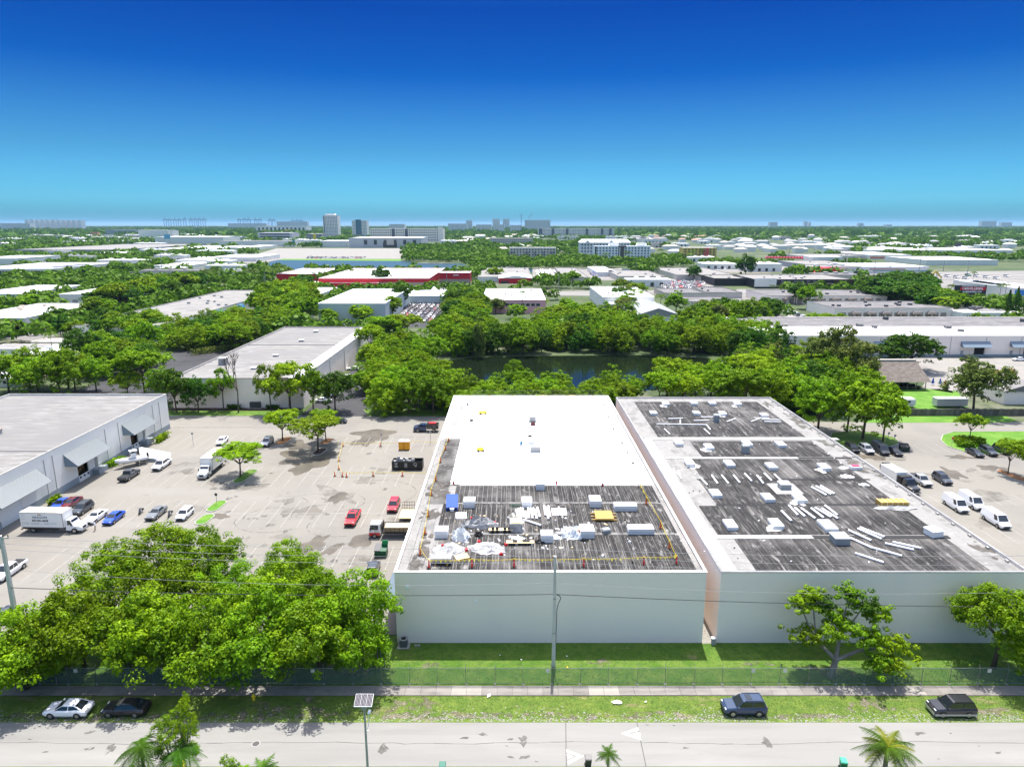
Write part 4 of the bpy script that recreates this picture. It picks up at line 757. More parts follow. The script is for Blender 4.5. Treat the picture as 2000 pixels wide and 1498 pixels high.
for k in range(16):x=-32+k*4;mb.hexa([(x,-6,5),(x+3.9,-6,5),(x+3.9,6,5),(x,6,5)],[(x+1.2,-5,7.5),(x+2.7,-5,7.5),(x+2.7,5,7.5),(x+1.2,5,7.5)])
add('red_roof',mb.mesh('red_roof',[mat('canopy_red',(.62,.06,.10),.6)]),cn);mb=MB()
for k in range(6):mb.box(-30+k*12,-29.4+k*12,-.3,.3,0,5)
add('posts',mb.mesh('posts',[METALG]),cn)
y2=G(1000,540,0)[1];dm=empty('dome_tent',(XAT(1620,y2,3),y2,0),0,'bright red arched tent at the end of the black building','tent')
rings=[[(16*math.cos(t),y,9*math.sin(t)) for t in [math.pi*i/10 for i in range(11)]] for y in (0,8,16)]
add('cover',MB().loft(rings).mesh('cover',[mat('tent_red',(.75,.03,.06),.5)]),dm);add('end_frame',MB().box(-16,16,-.3,-.05,0,.6).mesh('end_frame',[WHITEP]),dm)
boxthing('billboard','white banner board right of the red tent','billboard',1647,1667,530,539,G(1000,545,0)[1],.5,WHITEP);boxthing('billboard','dark sign board with a violet emblem right of the white banner','billboard',1670,1688,530,540,G(1000,548,0)[1],.5,mat('violet_dark',(.07,.06,.13),.5))
boxthing('billboard','tall black sign tower at the far right','billboard',1867,1878,474,482,G(1000,492,0)[1],2,WALLK);boxthing('billboard','blue and white roadside sign at the left','billboard',320,331,458,467,G(1000,480,0)[1],3,mat('sign_blue',(.1,.4,.6),.5));boxthing('billboard','low orange tiled roof pavilion sign at far left','sign',176,190,454,459,G(1000,470,0)[1],15,mat('tile_orange',(.6,.34,.2),.7))
boxthing('billboard','teal and white shop pylon right of the parking deck','sign',571,575,468,480,G(1000,483,0)[1],3,mat('teal',(.12,.42,.44),.6))
# scattered roofs of the far neighbourhoods, each a house
rr=random.Random(21)
HM=[mat('house_roof_grey',(.42,.42,.42),.8),mat('house_roof_white',(.78,.77,.75),.7),mat('house_roof_tile',(.48,.30,.22),.8),mat('house_roof_beige',(.58,.53,.46),.8)]
def house_mesh(w,d,h,rm,nm):
    mb=MB();mb.box(-w/2,w/2,-d/2,d/2,0,h,0,False);mb.hexa([(-w/2-.5,-d/2-.5,h),(w/2+.5,-d/2-.5,h),(w/2+.5,d/2+.5,h),(-w/2-.5,d/2+.5,h)],[(-w*.3,-.3,h+d*.2),(w*.3,-.3,h+d*.2),(w*.3,.3,h+d*.2),(-w*.3,.3,h+d*.2)],1)
    return mb.mesh(nm,[WALLB,rm])
HMS=[[house_mesh(w,d,h,m_,'house') for w,d,h in ((16,11,5),(24,12,6),(12,12,7))] for m_ in HM]
HOUSES=[]
def where(u,v,u0,u1,v0,v1):
    q=(u-u0)/(u1-u0);w=(v-v0)/(v1-v0)
    return ('left end','left of middle','middle','right of middle','right end')[max(0,min(4,int(q*5)))]+', '+('far','middle','near')[max(0,min(2,int(w*3)))]+' rows'
HW=('grey','white','tile orange','beige')
def houses(n,u0,u1,v0,v1,pal,group,label):
    k=0
    while k<n:
        u=rr.uniform(u0,u1);v=v0+(v1-v0)*rr.random()**.8;x,y=G(u,v)
        if any(abs(x-a)<26+y*.003 and abs(y-b)<22+y*.012 for a,b in HOUSES):k+=.34;continue
        HOUSES.append((x,y));s=1+y/4000.;i=rr.choice(pal);o=add('house',rr.choice(HMS[i]),None,(x,y,0),rr.choice([0,0,.1,1.57]),(s,s,s*.9));tag(o,'%s roofed %s, %s' % (HW[i],label,where(u,v,u0,u1,v0,v1)),'house',group);k+=1
houses(75,1400,1760,472,494,(0,0,1,3),'grey roofed houses at the right','house right of the yellow hotel')
houses(30,1240,1400,462,474,(3,2,0),'tile and beige roofed houses beyond the hotels','house beyond the white hotels')
houses(36,1420,1990,446,470,(1,0,3),'roofs deep in the far woods','house among the far right woods')
houses(26,640,1150,443,462,(1,3,0),'pale blocks in the far city','block in the far city centre')
houses(26,20,480,446,468,(1,0,1),'pale roofs in the far left woods','building among the far left woods')
houses(14,1700,1990,476,500,(1,0),'roofs before the dark pines','building before the dark far right pines')
houses(10,930,1330,484,500,(3,1),'roofs around the hotels','building around the hotels')
houses(14,880,1050,462,478,(3,1),'roofs left of the beige hotel','building around the beige hotel')

# low halls and sheds of the far districts, each its own thing
HALLS=[];hall_m={}
def hall_mesh(w,d,h,i):
    k=(w,d,h,i)
    if k not in hall_m:
        mb=MB();mb.box(-w/2,w/2,-d/2,d/2,0,h,0,False);mb.box(-w/2+.5,w/2-.5,-d/2+.5,d/2-.5,h+.002,h+.3,1);q=-w/2+4
        while q<w/2-4:mb.box(q,q+2.6,-d/2-.1,-d/2,.5,3.4,2);q+=7
        for e in range(3):mb.box(-w*.3+e*w*.25,-w*.3+e*w*.25+3,-2,1,h+.31,h+1.8,0)
        hall_m[k]=mb.mesh('hall',[WALLB if i != 3 else WALLBE,(ROOFW,ROOFB,ROOFW,ROOFD2)[i],WIN])
    return hall_m[k]
BT=[(o.location.x,o.location.y,width(o)) for o in C.objects if o.parent is None and o.location.y>300 and any(c.name.startswith('wall') for c in o.children)]
def halls(n,u0,u1,v0,v1,label,keep=()):
    k=0;tries=0
    while k<n and tries<n*40:
        tries+=1;u=rr.uniform(u0,u1);v=rr.uniform(v0,v1);x,y=G(u,v)
        if any(a<u<b and c<v<d for a,b,c,d in keep):continue
        w=rr.choice((22,34,50));d=rr.choice((16,26));h=rr.choice((5.5,7.5));s=1+y/5000
        if any(x+w*s/2>bx+a_[0]-4 and x-w*s/2<bx+a_[1]+4 and y+d*s/2>by_-25 and y-d*s/2<by_+a_[3]+6 for bx,by_,a_ in BT):continue
        if any(abs(x-a)<42*s and abs(y-b)<32*s for a,b in HALLS):continue
        HALLS.append((x,y));i=rr.choice((0,0,1,2,3));o=add('hall',hall_mesh(w,d,h,i),None,(x,y,0),0,(s,s,s));tag(o,'%s roofed low hall %s, %s' % (('white','beige','white','dark')[i],label,where(u,v,u0,u1,v0,v1)),'hall','low halls '+label);k+=1
KP=[(455,935,484,535),(780,1000,484,512),(930,1330,498,535)]
halls(64,5,640,446,484,'in the far left districts',KP);halls(16,110,470,486,545,'in the left middle distance',KP);halls(46,640,1340,444,484,'around the far centre',KP);halls(34,1330,1995,450,500,'in the far right districts');halls(7,1150,1700,510,560,'before the hotels',KP)
# ================================================================ TREES
def quads(P_,N_,size,rs,name,m,stretch=1.0):
    """one little four sided leaf spray per point, facing its normal"""
    n=len(P_);N_=N_/np.maximum(1e-6,np.linalg.norm(N_,axis=1))[:,None]
    R=rs.normal(size=(n,3));A=np.cross(N_,R);A /= np.maximum(1e-6,np.linalg.norm(A,axis=1))[:,None];B_=np.cross(N_,A)
    s=(size*rs.uniform(.6,1.35,n))[:,None];A=A*s*stretch;B_=B_*s
    V=np.stack([P_-A*.5-B_*.32,P_+A*.1-B_*.5,P_+A*.5+B_*.1,P_-A*.1+B_*.5],1)
    return V
def qmesh(V,name,m):
    n=len(V);me=bpy.data.meshes.new(name);me.vertices.add(n*4);me.loops.add(n*4);me.polygons.add(n)
    me.vertices.foreach_set('co',V.reshape(-1).astype(np.float32));me.loops.foreach_set('vertex_index',np.arange(n*4,dtype=np.int32));me.polygons.foreach_set('loop_start',np.arange(0,n*4,4,dtype=np.int32))
    me.update(calc_edges=True)
    if m:me.materials.append(m)
    return me
def crown_pts(seed,ncl,clr,nlf,kind='round',jit=.32,zr=.5):
    rs=np.random.RandomState(seed);lobes=[]
    if kind=='umbrella':zs,flat=(.74,.90),.16
    elif kind=='column':zs,flat=(.35,.8),.34
    elif kind=='open':zs,flat=(.42,.84),.15
    else:zs,flat=(.48,.74),.30
    nl={'umbrella':9,'column':7,'open':9,'round':9}[kind]
    for i in range(nl):
        a=2*math.pi*(i+rs.uniform(-.3,.3))/nl*1.0;rr_=0 if i==0 else rs.uniform(.42,.70)
        lr=rs.uniform(.30,.46) if i else .52
        if kind=='column':lr *= 1.15
        if kind=='open':lr *= .74
        z=rs.uniform(*zs) if i else zs[1];lobes.append((rr_*math.cos(a),rr_*math.sin(a),z-(.05 if rr_>.5 else 0),lr,flat*rs.uniform(.7,1.2)))
    Cc,Rr=[],[]
    for k in range(ncl):
        L=lobes[rs.randint(nl)]
        d=rs.normal(size=3);d /= np.linalg.norm(d)
        if kind != 'column':d[2]=abs(d[2])*1.0 if rs.rand()<.78 else d[2]
        q=rs.uniform(.72,1.02) if rs.rand()<.85 else rs.uniform(.2,.7)
        Cc.append((L[0]+d[0]*L[3]*q,L[1]+d[1]*L[3]*q,L[2]+d[2]*L[4]*q));Rr.append(clr*rs.uniform(.65,1.3))
    Cc=np.array(Cc);Rr=np.array(Rr)
    D=rs.normal(size=(ncl,nlf,3));D[:,:,2]=D[:,:,2]*.8+.35;D /= np.linalg.norm(D,axis=2)[:,:,None]
    q=rs.uniform(.55,1.05,(ncl,nlf,1));Pp=Cc[:,None,:]+D*Rr[:,None,None]*q*np.array([1,1,.85*zr]);Nn=D+rs.normal(size=D.shape)*jit+np.array([0,0,.45])
    return Pp.reshape(-1,3),Nn.reshape(-1,3),rs
def crown(name,seed,ncl,clr,nlf,leaf,kind,zr=.5):
    P_,N_,rs=crown_pts(seed,ncl,clr,nlf,kind,zr=zr);V=quads(P_,N_,leaf,rs,name,None);V[:,:,2]=P_[:,None,2]+(V[:,:,2]-P_[:,None,2])*zr;return qmesh(V,name,L_MID)
def trunk(name,seed,top=.62,r0=.035,spread=.45,limbs=5,n=6,m=None):
    r_=random.Random(seed);mb=MB();f=r_.uniform(.28,.4)*top/.62;p=Vector((0,0,0));q=Vector((r_.uniform(-.04,.04),r_.uniform(-.04,.04),f));mb.cyl(p,q,r0*1.25,r0,n=n)
    for i in range(limbs):
        a=2*math.pi*(i+r_.uniform(-.25,.25))/limbs;s=spread*r_.uniform(.55,1);mid=q+Vector((math.cos(a)*s*.45,math.sin(a)*s*.45,(top-f)*.45));e=Vector((math.cos(a)*s,math.sin(a)*s,top*r_.uniform(.95,1.1)))
        mb.cyl(q-Vector((0,0,.01)),mid,r0*.75,r0*.5,n=n);mb.cyl(mid,e,r0*.5,r0*.18,n=n)
        for k in range(2):
            a2=a+r_.uniform(-.9,.9);mb.cyl(mid,mid+Vector((math.cos(a2)*s*.4,math.sin(a2)*s*.4,(top-f)*.5)),r0*.34,r0*.1,n=5)
    return mb.mesh(name,[m or BARK],True)
CROWN={}
def getc(kind,lod,i,zr=.5):
    zr=max(.2,round(zr*5)/5) if lod=='near' else .5;k=(kind,lod,i,zr)
    if k not in CROWN:
        ncl,clr,nlf,leaf={'near':(270,.125,64,.038),'semi':(230,.14,40,.062),'mid':(120,.19,26,.115),'far':(46,.26,16,.20)}[lod]
        if kind=='open':ncl=int(ncl*.62)
        if kind=='umbrella' :ncl=int(ncl*.85)
        CROWN[k]=crown('crown_'+kind,hash((kind,lod,i)) % 9973 if False else (len(CROWN)*37+5),ncl,clr,nlf,leaf,kind,zr)
    return CROWN[k]
TRK={k:[trunk('trunk',50+i,*v) for i in range(3)] for k,v in {'umbrella':(.78,.028,.62,6),'round':(.6,.036,.45,5),'open':(.72,.036,.6,6),'column':(.5,.03,.25,4)}.items()}
NV={'near':3,'semi':3,'mid':4,'far':4}
def tree(x,y,R,H,kind,lod,lm,label,group=None,name='tree',rot=None,bark=None,cat='tree',i=None,z0=0,r_=RNG):
    rot=r_.uniform(0,6.28) if rot is None else rot;i=r_.randrange(NV[lod]) if i is None else i
    t=empty(name,(x,y,z0),rot,label,cat,group)
    c=add('crown',getc(kind,lod,i,R/H),t,None,None,(R,R,H));c.material_slots[0].link='OBJECT';c.material_slots[0].material=lm
    if lod != 'far' :
        k=add('trunk',TRK[kind][i % 3],t,None,None,(R,R,H))
        if bark:k.material_slots[0].link='OBJECT';k.material_slots[0].material=bark
    return t
def frond_mesh(name,n_fr,L,droop,seed,lf=16,wl=.5,up=.6,m=L_PALM,yellow=None):
    r_=random.Random(seed);V=[];F=[];mi=[]
    for k in range(n_fr):
        a=2.4*k+r_.uniform(-.2,.2);el=up*(1-k/n_fr)+r_.uniform(-.15,.15);l=L*r_.uniform(.8,1.08);pts=[]
        for s in range(lf+1):
            q=s/lf;pts.append(Vector((math.cos(a)*l*q*math.cos(el*(1-q*.5)),math.sin(a)*l*q*math.cos(el*(1-q*.5)),l*(math.sin(el)*q-droop*q*q))))
        side=Vector((-math.sin(a),math.cos(a),0));mm_=1 if (yellow and k % 3==1 and k // 3<yellow) else 0
        for s in range(1,lf+1):
            q=s/lf;p=pts[s];d=(pts[s]-pts[s-1]).normalized();w=wl*(math.sin(math.pi*min(.97,q*.85+.12)))*r_.uniform(.85,1.1)
            for sg in (-1,1):
                tip=p+side*sg*w+d*w*.55+Vector((0,0,-w*r_.uniform(.35,.75)));b=len(V);th=l/lf*.5
                V+=[tuple(p-d*th),tuple(p+d*th),tuple(tip)];F.append((b,b+1,b+2));mi.append(mm_)
            b=len(V);V+=[tuple(pts[s-1]-side*.03),tuple(pts[s-1]+side*.03),tuple(p)];F.append((b,b+1,b+2));mi.append(mm_)
    me=bpy.data.meshes.new(name);me.from_pydata(V,[],F);me.materials.append(m);me.materials.append(L_PALMY);me.polygons.foreach_set('material_index',mi);me.update();return me
FR_BIG=frond_mesh('fronds',18,1.0,.55,1,14,.24);FR_BIG2=frond_mesh('fronds',15,1.0,.7,2,14,.22)
PTR=MB().cyl((0,0,0),(.02,0,.5),1.25,1.0,n=8).cyl((.02,0,.5),(0,0,1),1.0,.7,n=8).mesh('palm_trunk',[BARKL],True)
def palm(x,y,H,R,label,group=None,lm=None,tr=.16,fm=None,name='palm_tree',lean=0):
    t=empty(name,(x,y,0),RNG.uniform(0,6.28),label,'palm tree',group);t.rotation_euler.x=lean
    c=add('crown',fm or RNG.choice([FR_BIG,FR_BIG2]),t,(0,0,H),None,(R,R,R))
    if lm:c.material_slots[0].link='OBJECT';c.material_slots[0].material=lm
    add('trunk',PTR,t,None,None,(tr,tr,H));return t
# ---- big yellow green ficus hedge between road and the left parking lot (front row, then back row)
def tp(u,v,zc,R,H,kind,lod,lm,label,**k):
    k.setdefault('name','ficus_tree') # crown middle seen at (u, v) when it is zc high
    x,y=G(u,v,zc);return tree(x,y,R,H,kind,lod,lm,label,**k)
FG='ficus trees massed between the fence and the left parking lot'
tp(35,1246,6.6,7.0,9.4,'round','near',L_BRIGHT,'wide bright ficus tree at the left edge, hanging over the fence',i=0)
tp(150,1210,7.0,7.4,10.4,'round','near',L_MID,'wide green ficus tree above the white and black parked sedans, left of the shadow gap',i=1)
tp(282,1224,6.8,7.2,10.0,'round','near',L_BRIGHT,'bright ficus tree behind the slender roadside tree',i=2)
tp(395,1226,6.8,7.0,10.0,'round','near',L_BRIGHT,'bright ficus tree hanging over the fence right of the slender roadside tree',i=0)
tp(505,1220,6.8,7.2,10.2,'round','near',L_MID,'green ficus tree over the fence behind the yellow hydrant',i=1)
tp(618,1220,6.8,6.6,10.0,'round','near',L_BRIGHT,'bright ficus tree with a long hanging curtain of leaves',i=2)
tp(705,1202,7.0,6.4,11.0,'column','near',L_MID,'tall ficus tree with visible aerial roots against the corner of the white warehouse',i=0)
tp(205,1126,7.5,5.6,11.5,'round','near',L_MID,'round ficus tree at the left end of the back row, nearest the white pickup',i=2)
tp(300,1094,8.5,6.4,13,'round','near',L_MID,'tall ficus tree of the back row just below the grey coupe',i=1)
tp(395,1088,8.5,5.6,13,'round','near',L_BRIGHT,'tall ficus tree of the back row below the two small grass islands',i=0)
tp(335,1160,7,6.2,10,'round','near',L_MID,'shaded ficus tree in the middle of the back row',i=1)
tp(455,1150,6.5,4.8,10,'round','near',L_MID,'ficus tree in the back row beside a gap of pale concrete',i=2)
tp(560,1108,8.5,4.8,12.5,'round','near',L_MID,'ficus tree of the back row with a peak beside the two damp patches',i=0)
tp(520,1172,7,5.4,10,'round','near',L_BRIGHT,'ficus tree low in the middle of the back row',i=1)
tp(622,1164,7.2,5.4,10.5,'round','near',L_MID,'ficus tree at the right end of the back row below the black sedan',i=2)
for k,(u,v,R,lm) in enumerate(((62,1284,3.8,L_BRIGHT),(250,1262,2.8,L_MID),(655,1262,2.6,L_MID))):
    tp(u,v,3.4,R,5.4,'round','near',lm,'low leafy skirt of ficus foliage over the fence, %s from the left' % ORD[k],i=k % 3)
# curtains of hanging leaves and aerial roots
def curtain(u,v,n,h,w,seed,label):
    rs=np.random.RandomState(seed);x,y=G(u,v,0);P_=np.stack([rs.normal(0,w,n),rs.normal(0,w*.6,n),rs.uniform(.5,h,n)],1);N_=rs.normal(size=(n,3))+np.array([0,-.6,.2])
    t=empty('hanging_vine',(x,y,0),0,label,'vine');add('leaves',qmesh(quads(P_,N_,.28,rs,'',None),'leaves',L_MID),t)
    mb=MB();r_=random.Random(seed)
    for k in range(10):a=r_.uniform(0,6.28);q=r_.uniform(.3,1.5)*w;mb.cyl((math.cos(a)*q,math.sin(a)*q,0),(math.cos(a)*q*.3,math.sin(a)*q*.3,h),.05,.04,n=4)
    add('stems',mb.mesh('stems',[BARKL]),t)
curtain(634,1300,900,5,.55,1,'long green curtain of vine leaves hanging left of the aerial roots')
curtain(742,1302,700,5.5,.5,2,'curtain of vine leaves hanging near the air conditioner')
curtain(420,1320,500,4,.6,3,'short curtain of vine leaves hanging over the fence')
curtain(690,1308,260,7,.8,4,'thick bundle of pale aerial roots under the ficus at the warehouse corner')
curtain(60,1328,900,3.6,1.6,5,'leafy branches trailing over the left end of the fence')
curtain(120,1322,700,3.4,1.2,6,'leafy branches trailing to the sidewalk behind the white sedan')
# two trees before the right warehouse
x,y=G(1622,1322);t=empty('tree',(x,y,0),0,'sprawling airy tree with a leaning grey trunk before the right warehouse','tree');mb=MB();J0=Vector((0,0,0));J1=Vector((.5,.2,2.2));mb.cyl(J0,J1,.42,.30,n=8,caps=False)
TR=[((-3.2,3.0,8.0),1.5,L_MID),((-1.6,3.2,8.8),1.5,L_MID),((-.2,3.4,7.6),1.3,L_DARK),((2.6,3.0,9.2),1.5,L_MID),((4.4,2.4,8.2),1.6,L_DARK),((5.8,2.0,7.0),1.5,L_MID),((-2.6,1.0,4.7),1.8,L_MID),((.2,.8,5.4),2.1,L_MID),((2.8,.5,5.6),2.2,L_MID),((5.4,.4,4.8),2.1,L_MID),((7.8,.6,4.0),1.7,L_MID),((4.6,-1.4,2.9),1.7,L_MID),((6.4,-1.2,2.5),1.4,L_MID),((1.4,2.0,6.6),1.6,L_MID)]
HB=[Vector((-1.5,1.3,4.0)),Vector((1.3,1.5,4.4)),Vector((3.4,.5,3.3))]
for h_ in HB:mb.cyl(J1,h_,.28,.18,n=7,caps=False)
for k,(c,rr0,lm) in enumerate(TR):
    c=Vector(c);h_=min(HB,key=lambda q:(q-c).length);m_=h_.lerp(c,.5)+Vector((0,0,-.25));mb.cyl(h_,m_,.14,.09,n=6,caps=False);mb.cyl(m_,c,.11,.03,n=5,caps=False);rs=np.random.RandomState(700+k);nc=34;cc=rs.normal(size=(nc,3))*np.array([rr0*.5,rr0*.5,rr0*.30]);q=rs.normal(size=(nc,34,3));q /= np.linalg.norm(q,axis=2)[:,:,None]
    P_=(cc[:,None,:]+q*.42*np.array([1,1,.6])).reshape(-1,3);o=add('leaf_cluster',qmesh(quads(P_,q.reshape(-1,3)+[0,0,.5],.24,rs,'',None),'leaf_cluster',lm),t,tuple(c))
add('trunk',mb.mesh('trunk',[BARKL],True),t)
tp(1955,1218,6,6.2,10.5,'round','near',L_BRIGHT,'bright bushy tree at the right edge before the warehouse wall',i=2);tp(2010,1262,4,4.5,7,'round','near',L_BRIGHT,'low bright tree cut by the right edge, over the fence',i=1)
# aerial roots and twigs spread under the leaning tree
# foreground: near verge
x,y=XAT(335,53.4,8),53.4;tree(x,53.4,2.5,9.6,'open','near',L_MID,'slender bright roadside tree at the lower left',i=1,bark=BARKL);tree(x+1.0,53.8,1.4,10.8,'open','near',L_MID,'thin upper branches of the slender roadside tree',i=0,bark=BARKL)
FN=frond_mesh('fronds',15,1,.85,5,24,.30,.7,L_PALM)
palm(XAT(278,52,5.5),52.0,6.6,2.6,'arching dark green palm left of the slender roadside tree',fm=FN,lm=L_DARK);palm(XAT(352,52,5.5),52.0,6.2,2.3,'arching dark green palm right of the slender roadside tree',fm=FN,lm=L_DARK)
tree(XAT(265,50.5,3),50.5,2.2,5.2,'round','near',L_BRIGHT,'bright leafy bush at the bottom edge below the left palm',i=1,cat='bush',name='bush')
tree(XAT(445,51.5,4),51.5,1.9,6.1,'open','near',L_BRIGHT,'bright leafy bush at the bottom edge left of the fan palm',i=2,cat='bush',name='bush');tree(XAT(475,50.9,4),50.9,1.7,5.6,'round','near',L_MID,'bush at the bottom edge against the fan palm',i=0,cat='bush',name='bush')
palm(XAT(512,51.2,4.5),51.2,4.7,1.7,'bushy fan palm at the bottom edge',fm=frond_mesh('fronds',22,1,.4,9,14,.3,1.0,L_PALM),lm=L_PALM)
palm(XAT(1188,53.4,5),53.4,4.6,1.25,'small young palm at the bottom edge beside the dark wheelie bin',fm=frond_mesh('fronds',16,1,.6,11,20,.26,1.0,L_PALM),tr=.09)
palm(XAT(1733,52.2,6),52.2,6.4,2.75,'coconut palm with yellowing fronds at the lower right',fm=frond_mesh('fronds',24,1,.62,14,30,.27,1.0,L_PALM,6),tr=.24,lm=L_PALMY if False else None)
# ---- parking lot trees with umbrella crowns
def tb(u,v,R,H,kind,lod,lm,label,**k):x,y=G(u,v);return tree(x,y,R,H,kind,lod,lm,label,**k)
tb(470,931,5.4,6.7,'umbrella','semi',L_BRIGHT,'umbrella shaped tree on the long grass island beside the white box truck',i=0)
tb(552,861,4.8,7.4,'umbrella','semi',L_BRIGHT,'slim umbrella shaped tree on the orange island beside the white suv',i=1)
tb(621,883,6.6,8.0,'umbrella','semi',L_BRIGHT,'widest umbrella shaped tree, above the dark wet patch',i=2);tb(637,861,4.2,7.4,'umbrella','semi',L_BRIGHT,'umbrella shaped tree behind the widest one',i=0)
# ---- lawn trees before the second warehouse
tb(345,806,5.2,13.0,'round','semi',L_DARK,'dark round tree at the corner of the left warehouse',i=0);tb(388,806,4.4,10.2,'round','semi',L_DARK,'smaller dark round tree on the lawn left of the bare tree',i=1)
tb(437,802,4.3,12.6,'open','semi',L_BRIGHT,'bright loose tree leaning left of the bare tree',i=2);tb(567,806,8.2,15.2,'open','semi',L_BRIGHT,'large airy tree with forked dark limbs before the grey roofed warehouse',i=1);tb(530,806,4.6,14,'open','semi',L_BRIGHT,'airy upright tree left of the large forked one',i=0)
tb(612,806,4.8,12.6,'round','semi',L_BRIGHT,'bright round tree right of the large forked one',i=2);tb(655,805,6.0,12.0,'round','semi',L_DARK,'dark drooping tree over the parked white car at the lane',i=0)
bt=empty('bare_tree',(*G(466,806),0),0,'leafless slender tree before the grey roofed warehouse','tree');mb=MB();rb_=random.Random(8)
def br(p,d,l,r0,k):
    q=p+d*l;mb.cyl(p,q,r0,r0*.62,n=5,caps=False)
    if k>0:
        for _ in range(3 if k>1 else 4):br(q,(d+Vector((rb_.uniform(-.6,.6),rb_.uniform(-.6,.6),rb_.uniform(.05,.5)))).normalized(),l*rb_.uniform(.6,.82),r0*.6,k-1)
br(Vector((0,0,0)),Vector((.05,0,1)),6.2,.24,4);add('trunk',mb.mesh('trunk',[mat('bare_bark',(.13,.10,.08),.9)]),bt)
for (u,v,R,H,lm,lab) in ((283,768,9,13,L_BRIGHT,'wide bright flat topped tree left of the asphalt lot'),(250,775,5,8,L_BRIGHT,'bright low tree beside the asphalt parking bays'),(322,790,5.5,11,L_MID,'mid green tree between the asphalt lot and the dark lawn trees')):tb(u,v,R,H,'umbrella' if R>6 else 'round','semi',lm,lab)
# ---- trees around the right lot
x,y=G(1684,858);tree(x,y,8.2,15.5,'round','semi',L_MID,'big dense round tree on the kerbed island behind the right warehouse',i=0);tree(x-8,y+7,7.4,13.8,'round','semi',L_BRIGHT,'bright dense tree touching the back corner of the right warehouse',i=1);tree(x+4,y-2,5.2,13,'round','semi',L_MID,'right hand crown of the big tree over the black parked cars',i=2);tree(x-1,y+6,6,15,'round','semi',L_MID,'rear crown behind the big round tree',i=1)
tb(1900,808,8.6,15.2,'round','semi',L_OLIVE,'olive green spreading tree in front of the plank fence',i=2)
tb(1893,862,3.4,6.6,'umbrella','semi',L_BRIGHT,'small spreading yellow green tree in the round hedge',i=0);tb(1968,925,3.6,7.2,'umbrella','semi',L_MID,'small tree on the narrow orange island',i=1);tb(2002,936,3.8,7.6,'umbrella','semi',L_MID,'small tree cut by the right edge on the narrow island',i=2)
tb(1775,722,10.5,13.5,'round','semi',L_DARK,'dark heavy tree between the thatched hut and the white warehouse',i=1);tb(1738,716,6,10,'round','semi',L_DARK,'dark tree left of the heavy one by the white warehouse',i=0)
for (u,v,R,H,lab) in ((1640,760,9,21,'tall wispy olive tree rising above the long white roof'),(1612,756,8,20,'wispy olive tree left of the tallest one'),(1672,770,7,17,'wispy olive tree right of the tallest one'),(1590,752,8,17,'wispy olive tree at the right end of the pond')):tb(u,v,R,H,'open','semi',L_OLIVE,lab,bark=BARKL)
tb(1553,594,6.5,13.5,'round','mid',L_DARK,'dark green ball shaped tree before the workshop row') ;tb(1575,604,7.5,14.5,'round','mid',L_MID,'tall green tree at the corner of the workshops')
hd=empty('hedge',(*G(1893,866),.1),0,'round clipped yellow green hedge on the right island','hedge');rs=np.random.RandomState(4);a_=rs.uniform(0,6.28,2600);q_=np.sqrt(rs.uniform(0,1,2600))*3.6
P_=np.stack([q_*np.cos(a_),q_*np.sin(a_)*.75,rs.uniform(.1,1.3,2600)],1);add('leaves',qmesh(quads(P_,rs.normal(size=(2600,3))+[0,0,.7],.34,rs,'',None),'leaves',L_BRIGHT),hd)
def hedge(u0,v0,u1,v1,w,h,n,lm,label):
    a,b=G(u0,v0),G(u1,v1);rs=np.random.RandomState(n);s=rs.rand(n);cx,cy=(a[0]+b[0])/2,(a[1]+b[1])/2
    P_=np.stack([a[0]+(b[0]-a[0])*s+rs.normal(0,w*.4,n)-cx,a[1]+(b[1]-a[1])*s+rs.normal(0,w*.4,n)-cy,rs.uniform(.05,h,n)],1)
    t=empty('hedge',(cx,cy,0),0,label,'hedge');add('leaves',qmesh(quads(P_,rs.normal(size=(n,3))+[0,0,.6],.4,rs,'',None),'leaves',lm),t)
hedge(1872,872,1902,876,.9,1.3,900,L_MID,'low dark hedge beside the round hedge on the right island');hedge(214,914,236,902,.9,1.4,700,L_MID,'low bushes against the left warehouse beside the boat');hedge(101,988,116,976,.8,1.3,500,L_BRIGHT,'yellow green bush against the left warehouse behind the box truck');hedge(307,866,326,854,.9,1.5,700,L_MID,'green bushes at the back corner of the left warehouse')
hedge(444,799,470,799,.6,1.3,400,L_DARK,'clipped shrubs against the wall left of the dark air conditioner');hedge(520,799,545,799,.6,1.2,400,L_DARK,'clipped shrubs against the wall right of the dark air conditioner');hedge(375,694,480,680,2.0,2.6,1800,L_OLIVE,'brownish shrubs at the head of the asphalt lot')
